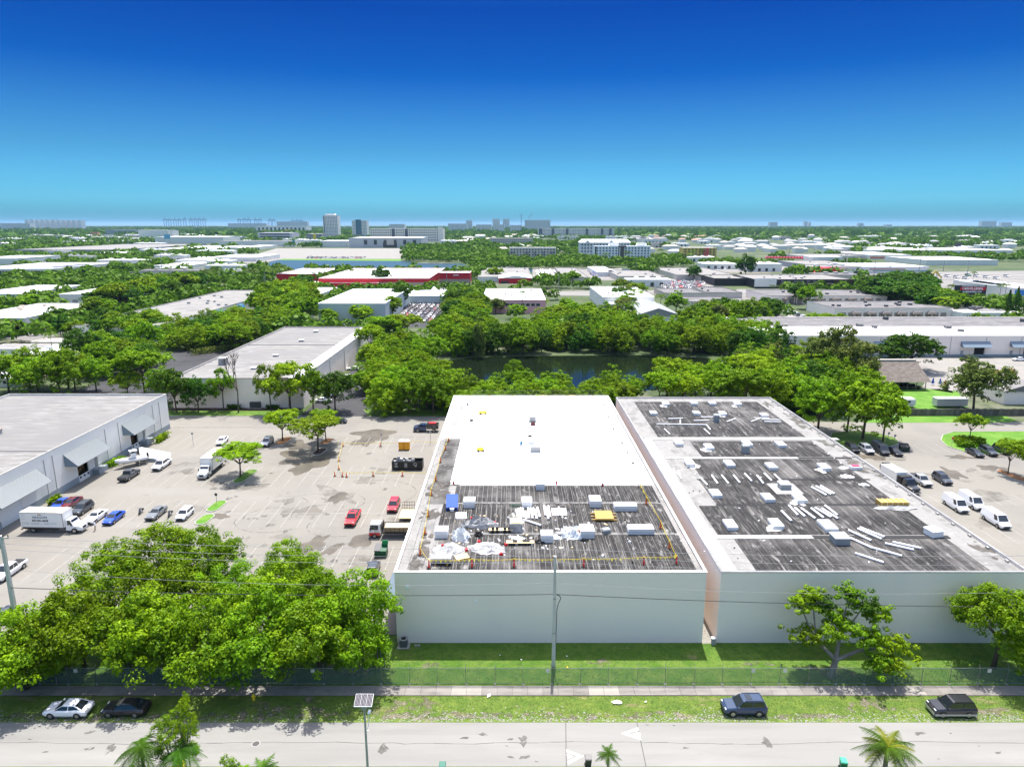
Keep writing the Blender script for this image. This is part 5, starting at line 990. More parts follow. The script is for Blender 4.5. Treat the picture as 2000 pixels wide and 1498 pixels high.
# ---- planted masses read from the photo: (polygon, spacing, radius, height, kind, lod, palette, name, label, group)
def inside(u,v,poly):
    c=False;n=len(poly)
    for i in range(n):
        (x1,y1),(x2,y2)=poly[i],poly[i-1]
        if (y1>v) != (y2>v) and u<(x2-x1)*(v-y1)/(y2-y1)+x1:c=not c
    return c
COLW={'leaf_yellow_green':'yellow green','leaf_fresh_green':'fresh green','leaf_deep_green':'dark green','leaf_olive':'olive'}
def masses(poly,sp,R,H,kind,lod,pal,name,label,group,seed,cat='tree',cap=999):
    r_=random.Random(seed);pts=[G(u,v) for u,v in poly];x0,x1=min(p[0] for p in pts),max(p[0] for p in pts);y0,y1=min(p[1] for p in pts),max(p[1] for p in pts);n=0;row=0;y=y0
    while y<=y1:
        x=x0+(sp*.5 if row % 2 else 0)
        while x<=x1:
            xx,yy=x+r_.uniform(-.3,.3)*sp,y+r_.uniform(-.3,.3)*sp;u,v=PX(xx,yy)
            if inside(u,v,poly) and-60<u<2060 and n<cap:
                s=r_.uniform(.85,1.15);hh=H*s*r_.uniform(.88,1.12);lm=r_.choice(pal);us=[q[0] for q in poly];vs=[q[1] for q in poly]
                tree(xx,yy,R*s,hh,r_.choice(kind),lod,lm,'%s %s %s, %s' % ('tall' if hh>H*1.06 else ('low' if hh<H*.92 else 'mid sized'),COLW[lm.name],label,where(u,v,max(0,min(us)),min(2000,max(us)),min(vs),max(vs))),group,name,r_=r_,cat=cat);n+=1
            x+=sp
        y+=sp*.87;row+=1
    return n
N=0
MG=[L_MID,L_MID,L_BRIGHT,L_BRIGHT,L_DARK,L_MID]
# far bank of the pond: mangrove wall
N+=masses([(850,702),(862,686),(900,670),(1000,662),(1200,662),(1330,664),(1470,668),(1520,682),(1530,712),(1440,708),(1400,698),(1250,692),(1080,693),(930,696),(880,701)],8.2,5.6,11.0,['column','round'],'semi',MG,'mangrove_tree','mangrove on the far pond bank','mangroves on the far bank of the pond',1)
# left bank
N+=masses([(728,812),(712,790),(712,765),(708,735),(735,712),(800,695),(856,700),(862,708),(842,720),(830,740),(850,764),(880,775),(880,800),(860,812)],7.6,5.4,10.5,['column','round'],'semi',[L_MID,L_MID,L_BRIGHT],'shade_tree','tree between lane and pond','grove left of the pond',2)
# near bank behind the warehouses
N+=masses([(860,812),(880,778),(1000,780),(1160,780),(1240,772),(1265,790),(1265,806),(1150,812),(1000,812)],7.0,4.8,8.2,['column','round'],'semi',[L_BRIGHT,L_MID,L_MID],'mangrove_tree','tree behind the white roof','trees on the near bank of the pond',3)
N+=masses([(1262,808),(1262,778),(1300,768),(1420,768),(1500,760),(1520,800),(1500,810)],8.2,6.6,12.0,['round','umbrella'],'semi',[L_BRIGHT,L_BRIGHT,L_MID],'shade_tree','tree behind the right warehouse','broad trees behind the right warehouse',4)
N+=masses([(1500,810),(1500,770),(1440,742),(1460,722),(1540,722),(1640,740),(1700,765),(1660,800),(1600,810)],9.0,6.4,11,['round','column'],'semi',[L_MID,L_DARK,L_BRIGHT,L_OLIVE],'tree','tree between pond and hut','wood right of the pond',5)
tb(1006,768,4.5,11,'open','semi',L_MID,'bright crooked mangrove leaning out over the dark pond')
tb(936,700,2.4,17,'column','semi',L_OLIVE,'narrow dark conical tree standing in the mangroves')
# wide umbrella canopy over the corner of the second warehouse
for (u,v,R,H,lab) in ((790,668,9,12,'wide flat topped tree below the used car yard'),(750,672,8,12,'flat topped tree touching the corner of the grey roofed warehouse'),(725,700,6.5,13,'dark limbed flat topped tree beside the lane')):tb(u,v,R,H,'umbrella','semi',L_BRIGHT,lab)
# long diagonal hedge of trees right of the car yard
N+=masses([(858,672),(864,650),(880,618),(892,592),(925,592),(936,610),(942,640),(940,668),(900,676)],10.5,7.4,11,['round'],'semi',[L_DARK,L_MID],'shade_tree','tree left of the pink building','belt beside the pink building',6)
# left side groves
N+=masses([(-60,778),(-60,768),(20,756),(80,752),(110,746),(160,756),(205,768),(230,778)],8.8,6.6,12.5,['round'],'semi',[L_MID,L_DARK,L_BRIGHT],'tree','tree behind the left warehouse','grove behind the left warehouse',7)
N+=masses([(160,742),(160,728),(160,712),(200,700),(280,698),(318,704),(295,725),(250,742),(205,750)],9.0,6.8,12.5,['round'],'semi',[L_MID,L_DARK],'tree','tree left of the asphalt lot','grove left of the asphalt lot',8)
N+=masses([(310,690),(330,678),(345,664),(400,652),(480,642),(545,636),(575,642),(555,656),(520,668),(460,690),(400,686)],9.0,6.6,10.5,['round','column'],'semi',[L_MID,L_MID,L_DARK,L_BRIGHT],'tree','tree behind the asphalt lot','wood behind the asphalt lot',9)
N+=masses([(150,665),(150,652),(230,645),(330,640),(330,652),(300,668)],8.5,5.6,9.5,['round'],'mid',[L_MID,L_DARK],'tree','tree before the long low building','trees before the long low building',10)
N+=masses([(168,618),(185,600),(250,590),(340,572),(380,560),(400,566),(330,590),(240,612)],11,8.2,13,['round','umbrella'],'mid',[L_MID,L_DARK],'tree','tree behind the long low building','row behind the long low building',11)
N+=masses([(500,625),(500,600),(560,580),(600,578),(612,600),(620,632),(590,640)],9.5,6.4,12.5,['round'],'mid',[L_MID,L_BRIGHT],'tree','tree left of the grey walled warehouse','trees left of the grey walled warehouse',12)
for (u,v,R,H,lm,lab) in ((643,634,6,8.5,L_BRIGHT,'small round tree against the grey warehouse wall, left one'),(706,634,7,10,L_BRIGHT,'round tree against the grey warehouse wall, right one'),(768,622,7.2,12.5,L_BRIGHT,'bright ball shaped tree at the corner of the car yard'),(782,602,6.5,15,L_DARK,'dark upright tree behind the ball shaped one'),(112,645,9,11,L_DARK,'dark wide tree before the white roofed left building'),(125,660,5,10,L_DARK,'dark tree beside the mobile home car park'),(160,640,4.5,5.5,L_BRIGHT,'small bright bush right of the dark wide tree'),(15,655,9,8,L_OLIVE,'olive tree at the left edge before the white building'),(75,608,8.5,10,L_BRIGHT,'spreading yellow green tree between the two white roofs'),(55,605,7,9,L_MID,'green tree between the two white roofs'),(185,630,6.5,13.5,L_MID,'round topped tree with bare forked trunk by the long low building'),(205,628,6.5,12,L_MID,'second forked tree by the long low building'),(746,558,9,15,L_DARK,'dark tree in front of the big white store roof'),(590,572,10,14,L_DARK,'dark tree at the left end of the big store'),(1320,612,7.5,12,L_MID,'round green tree right of the grey gable hall'),(1355,548,8,14,L_DARK,'dark rounded tree before the pale grey building'),(1455,545,10,22,L_DARK,'very tall dark rounded tree left of the black building'),(1250,575,7,8,L_BRIGHT,'yellow green tree behind the orange porch shop'),(1066,552,6,9,L_MID,'small tree right of the red hall'),(966,545,9,11,L_MID,'tree left of the red hall'),(1118,555,9,11,L_MID,'round tree before the workshop right of the boats'),(1060,600,4,6,L_MID,'bush at the foot of the pink building'),(968,612,6,9,L_OLIVE,'olive tree against the pink wall'),(1008,622,6,8,L_MID,'bush against the pink wall beside the palm')):tb(u,v,R,H,'round','mid',lm,lab)
N+=masses([(1060,655),(1066,625),(1100,618),(1180,628),(1235,636),(1250,650),(1200,662)],9.0,5.4,9.5,['column','round'],'mid',[L_MID,L_BRIGHT],'tree','tree before the gable hall','trees right of the pink building',13)
N+=masses([(1198,600),(1212,568),(1238,572),(1252,600),(1240,615),(1210,618)],9.5,6,9,['round'],'mid',[L_OLIVE,L_DARK,L_MID],'tree','tree on the side street','trees along the side street',14)
N+=masses([(1330,652),(1335,630),(1400,628),(1470,625),(1515,625),(1500,652)],9,6,12,['round'],'mid',[L_MID,L_DARK,L_OLIVE],'tree','tree right of the gable hall','trees behind the palms',15)
N+=masses([(1545,650),(1600,628),(1660,640),(1700,655),(1620,658)],7.5,4.6,6,['round'],'mid',[L_BRIGHT,L_MID],'tree','tree behind the long white roof','low trees behind the long white roof',16)
N+=masses([(1692,592),(1700,568),(1760,560),(1812,568),(1822,590),(1780,600)],13,10,13,['round'],'mid',[L_DARK],'oak_tree','oak behind the workshops','broad dark oaks',17)
N+=masses([(1805,612),(1810,590),(1860,586),(1880,605),(1870,622)],10,7.5,10,['round'],'mid',[L_MID,L_DARK],'tree','tree below the billboard','trees below the billboard',18)
# pines
def pine(u,v,H,label):
    x,y=G(u,v);t=empty('pine_tree',(x,y,0),0,label,'pine tree');rs=np.random.RandomState(int(u));n=900;z=rs.rand(n)**.8;q=(1-z)*.24*H*rs.uniform(.5,1,n);a=rs.uniform(0,6.28,n)
    add('crown',qmesh(quads(np.stack([q*np.cos(a),q*np.sin(a),H*(.08+.92*z)],1),np.stack([np.cos(a),np.sin(a),np.full(n,.8)],1),.9,rs,'',None),'crown',L_DARK),t);add('trunk',MB().cyl((0,0,0),(0,0,H*.95),.25,.05,n=6).mesh('trunk',[BARK]),t)
pine(1965,622,16,'pointed dark pine left of the other at the right edge');pine(1980,622,18,'pointed dark pine at the right edge, taller one')
# palms in the middle distance
for (u,v,H,R,lab) in ((1020,612,13,3.6,'single tall palm before the pink building'),(1177,634,10,4.6,'wide drooping palm left of the gable hall'),(1206,636,11,5,'yellowing palm beside the gable hall'),(1235,636,12,5,'palm with bare trunk against the gable hall roof'),(1262,598,7,4.5,'palm behind the gable hall'),(1290,598,7,4.8,'tufted palm right of the orange porch shop'),(1392,636,11,5.5,'dark palm left of the umbrella tree'),(1425,636,10,5.5,'dark palm right of its neighbour by the umbrella tree'),(104,693,9,4,'shaggy palm standing among the mobile homes'),(75,655,6,4,'palm on the car park corner at the left'),(120,660,5,4,'low palm on the car park at the left'),(10,740,5,4,'palm in front of the pale green mobile home'),(1088,585,7,4,'palm right of the pink building'),(690,548,10,5,'palm before the big store'),(850,570,8,5,'palm behind the lower white hall'),(1520,576,7,3,'ball headed palm beside the black building'),(1507,576,7,3,'ball headed palm at the black building wall'),(1950,592,12,3.5,'sabal palm beside the blue store'),(1960,594,13,3.5,'sabal palm pair beside the blue store'),(1855,585,10,4,'sabal palm left of the billboard'),(1897,565,14,3.5,'sabal palm above the billboard'),(345,525,17,6,'distant palm beside the orange truck')):palm(*G(u,v),H,R,lab,lm=L_PALM if 'yellow' not in lab else None)
for k,(u,v) in enumerate([(408,560),(425,552),(520,550),(535,556),(552,548),(566,556),(495,560),(1050,498),(1125,508),(1182,516),(1225,512),(1275,518),(1290,505),(1352,508),(1372,505),(1395,500)]):palm(*G(u,v),14,7,'distant palm, %s from the left of those rising from the far trees' % ORD[k],'distant palms among the trees',lm=L_PALM)
# ---- the far woodland: one mass of foliage beyond the trees that can be told apart
FARPOLY=[]
def vnoise(x,y,s,seed):
    def h(i,j):q=math.sin(i*127.1+j*311.7+seed*74.7)*43758.5453;return q-math.floor(q)
    x,y=x/s,y/s;i,j=math.floor(x),math.floor(y);fx,fy=x-i,y-j;fx=fx*fx*(3-2*fx);fy=fy*fy*(3-2*fy)
    return (h(i,j)*(1-fx)+h(i+1,j)*fx)*(1-fy)+(h(i,j+1)*(1-fx)+h(i+1,j+1)*fx)*fy
BL=[(o.location.x+a_-3,o.location.x+b_+3,o.location.y-(8 if o.location.y<330 else min(90,o.location.y*.07)),o.location.y+d_+3) for o in C.objects if o.parent is None and o.get('category') in ('building','store','hotel','apartments','mall','tower','warehouse','office','shed','casino','parking garage','mobile home') and o.location.y>180 for (a_,b_,h_,d_) in [width(o)]]
OPEN=[[(u,v) for u,v in q] for q in ([(672,645),(775,590),(880,588),(862,645)],[(960,582),(960,566),(1310,566),(1310,580),(1222,580),(1220,612),(1184,612),(1188,582)],[(1036,550),(1040,522),(1215,522),(1215,550)],[(1285,570),(1290,543),(1400,543),(1390,570)],
        [(1500,660),(1545,608),(1900,575),(1900,700),(1500,700)],[(1690,536),(2100,528),(2100,548),(1960,600),(1850,600),(1690,560)],[(470,508),(540,484),(930,484),(925,534),(525,534)],[(788,512),(925,512),(925,536),(788,536)],[(390,518),(480,498),(560,505),(480,522)],[(640,572),(640,556),(950,556),(950,572)],[(1480,640),(1545,600),(1480,610)],[(1400,602),(1440,565),(1530,565),(1530,602)],
        [(600,484.5),(600,487),(930,487),(930,484.5)],[(1690,512),(1690,545),(2100,540),(2100,512)])]
GROVE=[[(790,512),(788,486),(860,484),(960,490),(1010,506),(1090,507),(1160,510),(1330,510),(1330,524),(1100,526),(930,528),(905,515)]]
def wood(y0,y1,sp,R,H,nq,leaf,dens,seed,V):
    rs=np.random.RandomState(seed);y=y0
    base=rs.normal(size=(24,nq,3));base /= np.linalg.norm(base,axis=2)[:,:,None];base[:,:,2]=np.abs(base[:,:,2]);cnt=0
    while y<y1:
        half=y*.80+40;n=int(2*half/sp);xs=-half+(np.arange(n)+rs.uniform(0,1,n))*sp
        for x in xs:
            yy=y+rs.uniform(-.5,.5)*sp;u,v=PX(x,yy)
            g=any(inside(u,v,q) for q in GROVE)
            if not g:
                d=dens(u,v) if callable(dens) else dens
                if vnoise(x,yy,sp*7,3)*.6+vnoise(x,yy,sp*2.5,5)*.4>d:continue
                if yy<3500 and any(inside(u,v,q) for q in OPEN):continue
            if any(a<x<b and c<yy<e for a,b,c,e in BL):continue
            if yy<6000 and any(abs(x-a)<R+26*(1+yy/5000) and-R-26<yy-b<20 for a,b in HALLS):continue
            if yy<3200 and any(abs(x-a)<R+7 and-R-10<yy-b<10 for a,b in HOUSES):continue
            s=rs.uniform(.7,1.3);b_=base[rs.randint(24)];q=rs.uniform(.75,1.05,(nq,1));
            P_=b_*q*np.array([R*s,R*s,H*s*.62])+np.array([x,yy,H*s*.38]);V.append(quads(P_,b_+rs.normal(size=b_.shape)*.35,leaf*s,rs,'',None));cnt+=1
        y+=sp*.86
    return cnt
V=[]
def dn(u,v):
    if v>560:return .56
    if 1240<u and 462<v<500:return .36
    if u<560 and v>500:return .78
    if u>1690 and 505<v<545:return .35
    if u>1800 and 455<v<482:return .95
    return (.50 if v<484 else .54) if u<1250 else .50
n1=wood(300,620,12,5.6,8.5,90,2.0,dn,31,V);n2=wood(620,1250,16,7.5,9,44,3.2,dn,32,V);n3=wood(1250,3000,28,13,10.5,26,6.5,dn,33,V)
n4=wood(3000,11000,85,42,13,16,26,lambda u,v:.80,34,V)
print('woods',N,n1,n2,n3,n4)
tag(add('far_woodland',qmesh(np.concatenate(V),'far_woodland',L_FAR)),'green woods and street trees filling the distance up to the horizon','woodland',kind='stuff')
# ================================================================ VEHICLES (x forward)
def vm(name,col,metal=0.0):return mat('paint_'+name,col,.28,metal=metal,spec=.5,coat=.6)
PT=dict(white=vm('white',(.82,.82,.82)),black=vm('black',(.012,.012,.014)),red=vm('red',(.62,.006,.012)),darkred=vm('dark_red',(.42,.008,.02)),blue=vm('blue',(.015,.075,.45),.1),grey=vm('grey',(.20,.205,.20),.3),silver=vm('silver',(.50,.51,.52),.4),steel=vm('steel_blue',(.028,.050,.10),.2),darkgrey=vm('dark_grey',(.06,.065,.07),.3),navy=vm('navy',(.02,.035,.09)),maroon=vm('maroon',(.12,.01,.015)),beige=vm('beige',(.52,.45,.35),.2),green=vm('green',(.05,.2,.08)),twotone=vm('lower_silver',(.42,.42,.42),.4))
def ring(x,w,zb,zt):return [(x,-w*.90,zb),(x,-w,zb+(zt-zb)*.30),(x,-w,zt-(zt-zb)*.22),(x,-w*.88,zt),(x,w*.88,zt),(x,w,zt-(zt-zb)*.22),(x,w,zb+(zt-zb)*.30),(x,w*.90,zb)]
SPEC={
 'sedan':dict(st=[(-2.42,.78,.42,.78),(-2.34,.90,.30,.98),(-1.5,.92,.24,1.03),(.2,.92,.22,.98),(1.1,.92,.22,.98),(2.0,.89,.24,.86),(2.36,.78,.34,.66)],cab=(-2.05,-1.05,.15,1.18,.96,1.44,.84,.62),wb=(-1.42,1.45),r=.34,hl=(2.22,.62,.70),tl=(-2.37,.66,.82)),
 'coupe':dict(st=[(-2.5,.82,.40,.82),(-2.42,.95,.28,1.04),(-1.5,.97,.22,1.05),(.2,.95,.20,1.0),(1.0,.95,.20,1.01),(2.2,.94,.24,.93),(2.5,.86,.36,.74)],cab=(-1.9,-.95,.05,.85,.99,1.44,.84,.60),wb=(-1.5,1.52),r=.37,hl=(2.4,.66,.78),tl=(-2.46,.66,.88)),
 'hatch':dict(st=[(-2.02,.80,.40,1.0),(-1.95,.90,.28,1.08),(-1.2,.91,.24,1.06),(.3,.91,.24,1.03),(1.1,.91,.24,1.03),(1.8,.88,.26,.92),(2.08,.78,.36,.74)],cab=(-1.95,-1.72,.35,1.1,1.03,1.60,.85,.68),wb=(-1.25,1.3),r=.35,hl=(1.95,.62,.78),tl=(-2.0,.72,.95)),
 'suv':dict(st=[(-2.35,.84,.42,1.05),(-2.26,.95,.30,1.14),(-1.3,.96,.26,1.12),(.3,.96,.26,1.09),(1.15,.96,.26,1.08),(2.0,.93,.28,1.0),(2.32,.84,.38,.80)],cab=(-2.27,-1.95,.30,1.12,1.08,1.74,.88,.70),wb=(-1.4,1.42),r=.38,hl=(2.2,.66,.84),tl=(-2.33,.74,.98),rack=1),
 'pickup':dict(st=[(-2.95,.88,.52,1.08),(-2.88,.98,.42,1.14),(-1.0,.98,.36,1.14),(.3,.98,.34,1.12),(1.5,.98,.34,1.13),(2.5,.96,.36,1.06),(2.85,.88,.46,.88)],cab=(-1.05,-.80,.62,1.42,1.11,1.84,.90,.72),wb=(-1.85,1.82),r=.42,hl=(2.72,.70,.90),tl=(-2.93,.80,.94),bed=(-2.82,-1.18)),
 'van':dict(st=[(-2.85,.92,.42,1.15),(-2.78,1.0,.34,1.22),(-1.0,1.0,.32,1.22),(.8,1.0,.32,1.20),(1.8,1.0,.32,1.16),(2.5,.95,.34,1.04),(2.82,.84,.44,.84)],cab=(-2.78,-2.70,1.15,1.98,1.19,2.22,.97,.80),wb=(-1.75,1.75),r=.38,hl=(2.68,.68,.86),tl=(-2.83,.86,1.0),cargo=1),
}
VM={}
def build_vehicle_meshes(kind):
    s=SPEC[kind];st=s['st'];mb=MB();mb.loft([ring(x,w,zb,zt) for x,w,zb,zt in st])
    bx,tx,tf,bf,zb,zr,wb,wt=s['cab'];zz=zb-.05
    base=[(bx,-wb,zz),(bf,-wb,zz),(bf,wb,zz),(bx,wb,zz)];top=[(tx,-wt,zr),(tf,-wt,zr),(tf,wt,zr),(tx,wt,zr)]
    mb.hexa(base,top);mb.hexa([(tx+.02,-wt+.03,zr),(tf-.02,-wt+.03,zr),(tf-.02,wt-.03,zr),(tx+.02,wt-.03,zr)],[(tx+.18,-wt+.16,zr+.05),(tf-.18,-wt+.16,zr+.05),(tf-.18,wt-.16,zr+.05),(tx+.18,wt-.16,zr+.05)])
    for sg in (-1,1):mb.box(bf-.35,bf-.18,min(sg*wb,sg*(wb+.2)),max(sg*wb,sg*(wb+.2)),zb+.02,zb+.16)
    if s.get('rack'):
        for sg in (-1,1):mb.box(tx+.1,tf-.2,sg*(wt-.06)-.02,sg*(wt-.06)+.02,zr+.05,zr+.11)
    dark=MB();arch=[]
    for x in s['wb']:
        for sg in (-1,1):
            w=max(q[1] for q in st);arch.append((x,sg*(w-.022),s['r']))
    f=st[-1];gr=MB().box(f[0]-.1,f[0]+.012,-f[1]*.62,f[1]*.62,f[2]+.1,f[3]-.1);fb=MB().box(f[0]-.25,f[0]+.03,-f[1]*.9,f[1]*.9,f[2]-.04,f[2]+.08);e=st[0];rb=MB().box(e[0]-.02,e[0]+.2,-e[1]*.9,e[1]*.9,e[2]-.04,e[2]+.12);bed=None
    if 'bed' in s:
        a,b=s['bed'];bed=MB().box(a,b,-.80,.80,1.13,1.165).mesh('bed',[BLACKP])
    def lerp(p,q,t):return tuple(p[i]+(q[i]-p[i])*t for i in range(3))
    def pane(b0,b1,t1,t0,m0=.08,m1=.06,off=(0,0,0)):
        def pt(u,v):q=lerp(lerp(b0,b1,u),lerp(t0,t1,u),v);return tuple(q[i]+off[i] for i in range(3))
        return MB().poly([pt(m1,m0+.06),pt(1-m1,m0+.06),pt(1-m1,1-m0),pt(m1,1-m0)])
    o=.012;gl={'windshield':[pane(base[1],base[2],top[2],top[1],.06,.05,(o,0,o))],'rear_window':[pane(base[3],base[0],top[0],top[3],.1,.08,(-o,0,o))],'side_window':[]}
    if s.get('cargo'):gl['rear_window']=[]
    for sg,(bA,bB,tB,tA) in ((-1,(base[0],base[1],top[1],top[0])),(1,(base[2],base[3],top[3],top[2]))):
        segs=[(.03,.50),(.53,.96)]
        if s.get('cargo'):segs=[(.76,.97)] if sg==-1 else [(.03,.24)]
        for a,b in segs:
            def pt(u,v):q=lerp(lerp(bA,bB,u),lerp(tA,tB,u),v);return (q[0],q[1]+sg*o,q[2]+.004)
            gl['side_window'].append(MB().poly([pt(a,.14),pt(b,.14),pt(b-.01 if b<.9 else b-.02,.86),pt(a+.01,.86)]))
    r=s['r'];ty=MB().cyl((0,-.12,0),(0,.12,0),r,n=16);ri=MB()
    for sg in (-1,1):
        ri.cyl((0,sg*.118,0),(0,sg*.128,0),r*.62,n=14)
    hl=MB().box(-.12,.03,-.17,.17,-.07,.07);tl=MB().box(-.02,.06,-.10,.10,-.09,.09)
    VM[kind]=dict(body=mb.mesh('body',[PT['white']],False),arch=arch,archm=MB().cyl((0,-.028,0),(0,.028,0),s['r']+.07,n=12).mesh('wheel_arch',[BLACKP]),bits=[('grille',gr.mesh('grille',[BLACKP])),('bumper',fb.mesh('front_bumper',[BLACKP])),('bumper',rb.mesh('rear_bumper',[BLACKP]))]+([('bed',bed)] if bed else []),glass={k:[q.mesh(k,[GLASS]) for q in v] for k,v in gl.items()},tyre=ty.mesh('tyre',[BLACKP]),rim=ri.mesh('rim',[RIM]),hl=hl.mesh('headlight',[HEADL]),tl=tl.mesh('taillight',[TAILL]))
    me=VM[kind]['body']
    for p in me.polygons:p.use_smooth=False
ROT={'-x':math.pi,'+x':0,'-y':-math.pi/2,'+y':math.pi/2}
def car(kind,paint,x,y,head,label,turn=0.0,cat=None,name=None,lower=None,group=None,rims=None,z=.03):
    if kind not in VM:build_vehicle_meshes(kind)
    s=SPEC[kind];v=VM[kind];r=(ROT[head] if isinstance(head,str) else head)+turn
    nm=name or {'sedan':'parked_car','coupe':'parked_car','hatch':'parked_car','suv':'suv','pickup':'pickup_truck','van':'cargo_van'}[kind]
    t=empty(nm,(x,y,z),r,label,cat or {'pickup':'pickup truck','van':'van','suv':'suv'}.get(kind,'car'),group)
    b=add('body',v['body'],t);b.material_slots[0].link='OBJECT';b.material_slots[0].material=PT[paint];[add(n_,m_,t) for n_,m_ in v['bits']];[add('wheel_arch',v['archm'],t,p_) for p_ in v['arch']]
    for k,ms in v['glass'].items():
        for m_ in ms:add(k,m_,t)
    w=max(q[1] for q in s['st'])-.1
    for wx in s['wb']:
        for sg in (-1,1):tt=add('wheel',v['tyre'],t,(wx,sg*w,s['r']));add('rim',v['rim'],tt)
    for sg in (-1,1):add('headlight',v['hl'],t,(s['hl'][0],sg*s['hl'][1],s['hl'][2]));add('taillight',v['tl'],t,(s['tl'][0],sg*s['tl'][1],s['tl'][2]))
    return t
def cpx(kind,paint,u,v,head,label,**k):x,y=G(u,v,.6);return car(kind,paint,x,y,head,label,**k)
# street
c=cpx('sedan','white',134,1384,'-x','white curved sedan parked on the verge at the lower left',z=.05);c=cpx('sedan','black',246,1382,'-x','glossy black hatchback sedan parked behind the white one on the verge',z=.05)
c=cpx('suv','steel',1452,1380,'-x','steel blue suv with a sunroof parked on the grass verge',z=.05)
add('sunroof',MB().box(-.75,-.1,-.45,.45,0,.012).mesh('sunroof',[GLASS]),c,(0,0,1.795))
c=cpx('suv','black',1857,1382,'-x','black suv with silver lower sides parked on the verge at the right',z=.05);add('lower_cladding',MB().box(-2.3,2.25,-.985,-.93,.30,.52).box(-2.3,2.25,.93,.985,.30,.52).box(2.2,2.36,-.85,.85,.3,.6).mesh('lower_cladding',[PT['twotone']]),c)
# left lot, near row beside the building
cpx('suv','darkgrey',161,994,'-y','black suv behind the lettered box truck');cpx('coupe','white',187,1009,'-y','white coupe parked beside the lettered box truck cab');cpx('sedan','blue',222,1011,'-y','bright blue sedan in the left lot')
cpx('coupe','grey',305,1002,'-y','matt grey muscle coupe between two motorcycles');cpx('hatch','white',361,1004,'-y','white boxy hatchback right of the motorcycles');cpx('sedan','blue',120,984,'-y','blue car half hidden behind the lettered box truck');cpx('sedan','maroon',139,982,'-y','dark maroon car behind the lettered box truck')
cpx('pickup','darkgrey',253,928,'+y','dark grey pickup with an open empty bed near the boat');cpx('pickup','white',316,908,'-y','white pickup beside the boat trailer');cpx('sedan','white',434,861,'-y','white sedan parked behind the plain white box truck',turn=.1);cpx('suv','silver',522,864,'-y','silver white suv beside the slim umbrella tree')
cpx('pickup','white',18,1115,'-y','white pickup with an open bed at the left edge',turn=.0);cpx('sedan','darkgrey',2,1205,'-y','grey car cut by the left edge above the ficus trees')
c=cpx('pickup','red',689,1012,'-y','bright red pickup with a covered bed in the middle of the lot');add('sunroof',MB().box(-.4,.35,-.4,.4,0,.012).mesh('sunroof',[GLASS]),c,(0,0,1.895));c=cpx('suv','darkred',769,988,'-y','red suv parked nearest the warehouse wall');cpx('hatch','darkgrey',729,1110,'+y','dark grey hatchback seen from behind near the green dumpster',turn=.08)
# right lot
for (k,p,u,v,h,lab) in (('suv','black',1664,876,'-y','black suv leftmost in the row under the big round tree'),('suv','silver',1692,878,'-y','silver white suv in the row under the big round tree'),('van','darkgrey',1719,879,'-y','dark minivan in the row under the big round tree'),('sedan','black',1747,882,'-y','black sedan beside the dark green dumpster'),('sedan','black',1904,884,'-y','black car with a white mark on its roof, leftmost below the hedge'),('suv','darkgrey',1930,882,'-y','dark grey suv second from the left below the hedge'),('suv','black',1957,879,'-y','black suv third from the left below the hedge'),('pickup','white',1989,878,'-y','white pickup at the right end of the row below the hedge'),
    ('suv','darkgrey',1737,919,'-y','dark suv behind the parapet of the right warehouse'),('pickup','silver',1798,938,'-y','silver pickup with a double cab in the right lot'),('suv','darkgrey',1840,936,'-y','dark suv right of the silver pickup'),('van','white',1866,987,'-y','white cargo van leftmost of the three'),('van','white',1897,982,'-y','white cargo van in the middle of the three, parked farther back'),('van','white',1945,1017,'-y','white cargo van nearest the camera of the three'),
    ('sedan','white',632,782,'+x','white car under the dark drooping tree by the asphalt lane'),('pickup','white',680,738,'+x','white pickup parked along the asphalt lane'),('sedan','silver',700,737,'-x','silver car behind the white pickup on the lane'),('sedan','white',690,720,'-x','white car farther up the asphalt lane'),('suv','white',648,770,'+x','white suv behind the drooping tree'),('sedan','black',660,822,'+x','black car crossing the mouth of the asphalt lane'),
    ('van','black',1894,704,'-y','black van with a white roof before the long white warehouse'),('sedan','white',1990,702,'-x','white sedan at the right edge before the long white warehouse'),('van','white',607,623,'-y','white van left of the grey walled warehouse'),('van','white',668,636,'-y','white van in front of the grey walled warehouse'),('suv','black',1541,608,'-x','dark red car under the ball shaped tree')):
    cpx(k,p,u,v,h,lab)
for k,(u,v) in enumerate([(1544,611),(1550,613),(1556,615.5),(1562,618),(1569,621),(1576,624)]):cpx('van','white' if k not in (3,5) else 'darkgrey',u,v,'-y','van in the diagonal row behind the long white roof',group='vans behind the long white roof')
cpx('van','white',1706,613,'+x','white van before the tan workshop doors');cpx('van','white',1670,634,'-x','white van behind the long white roof')
c=cpx('suv','black',1754,876,'-y','small dark car tucked beside the dumpster') if False else None
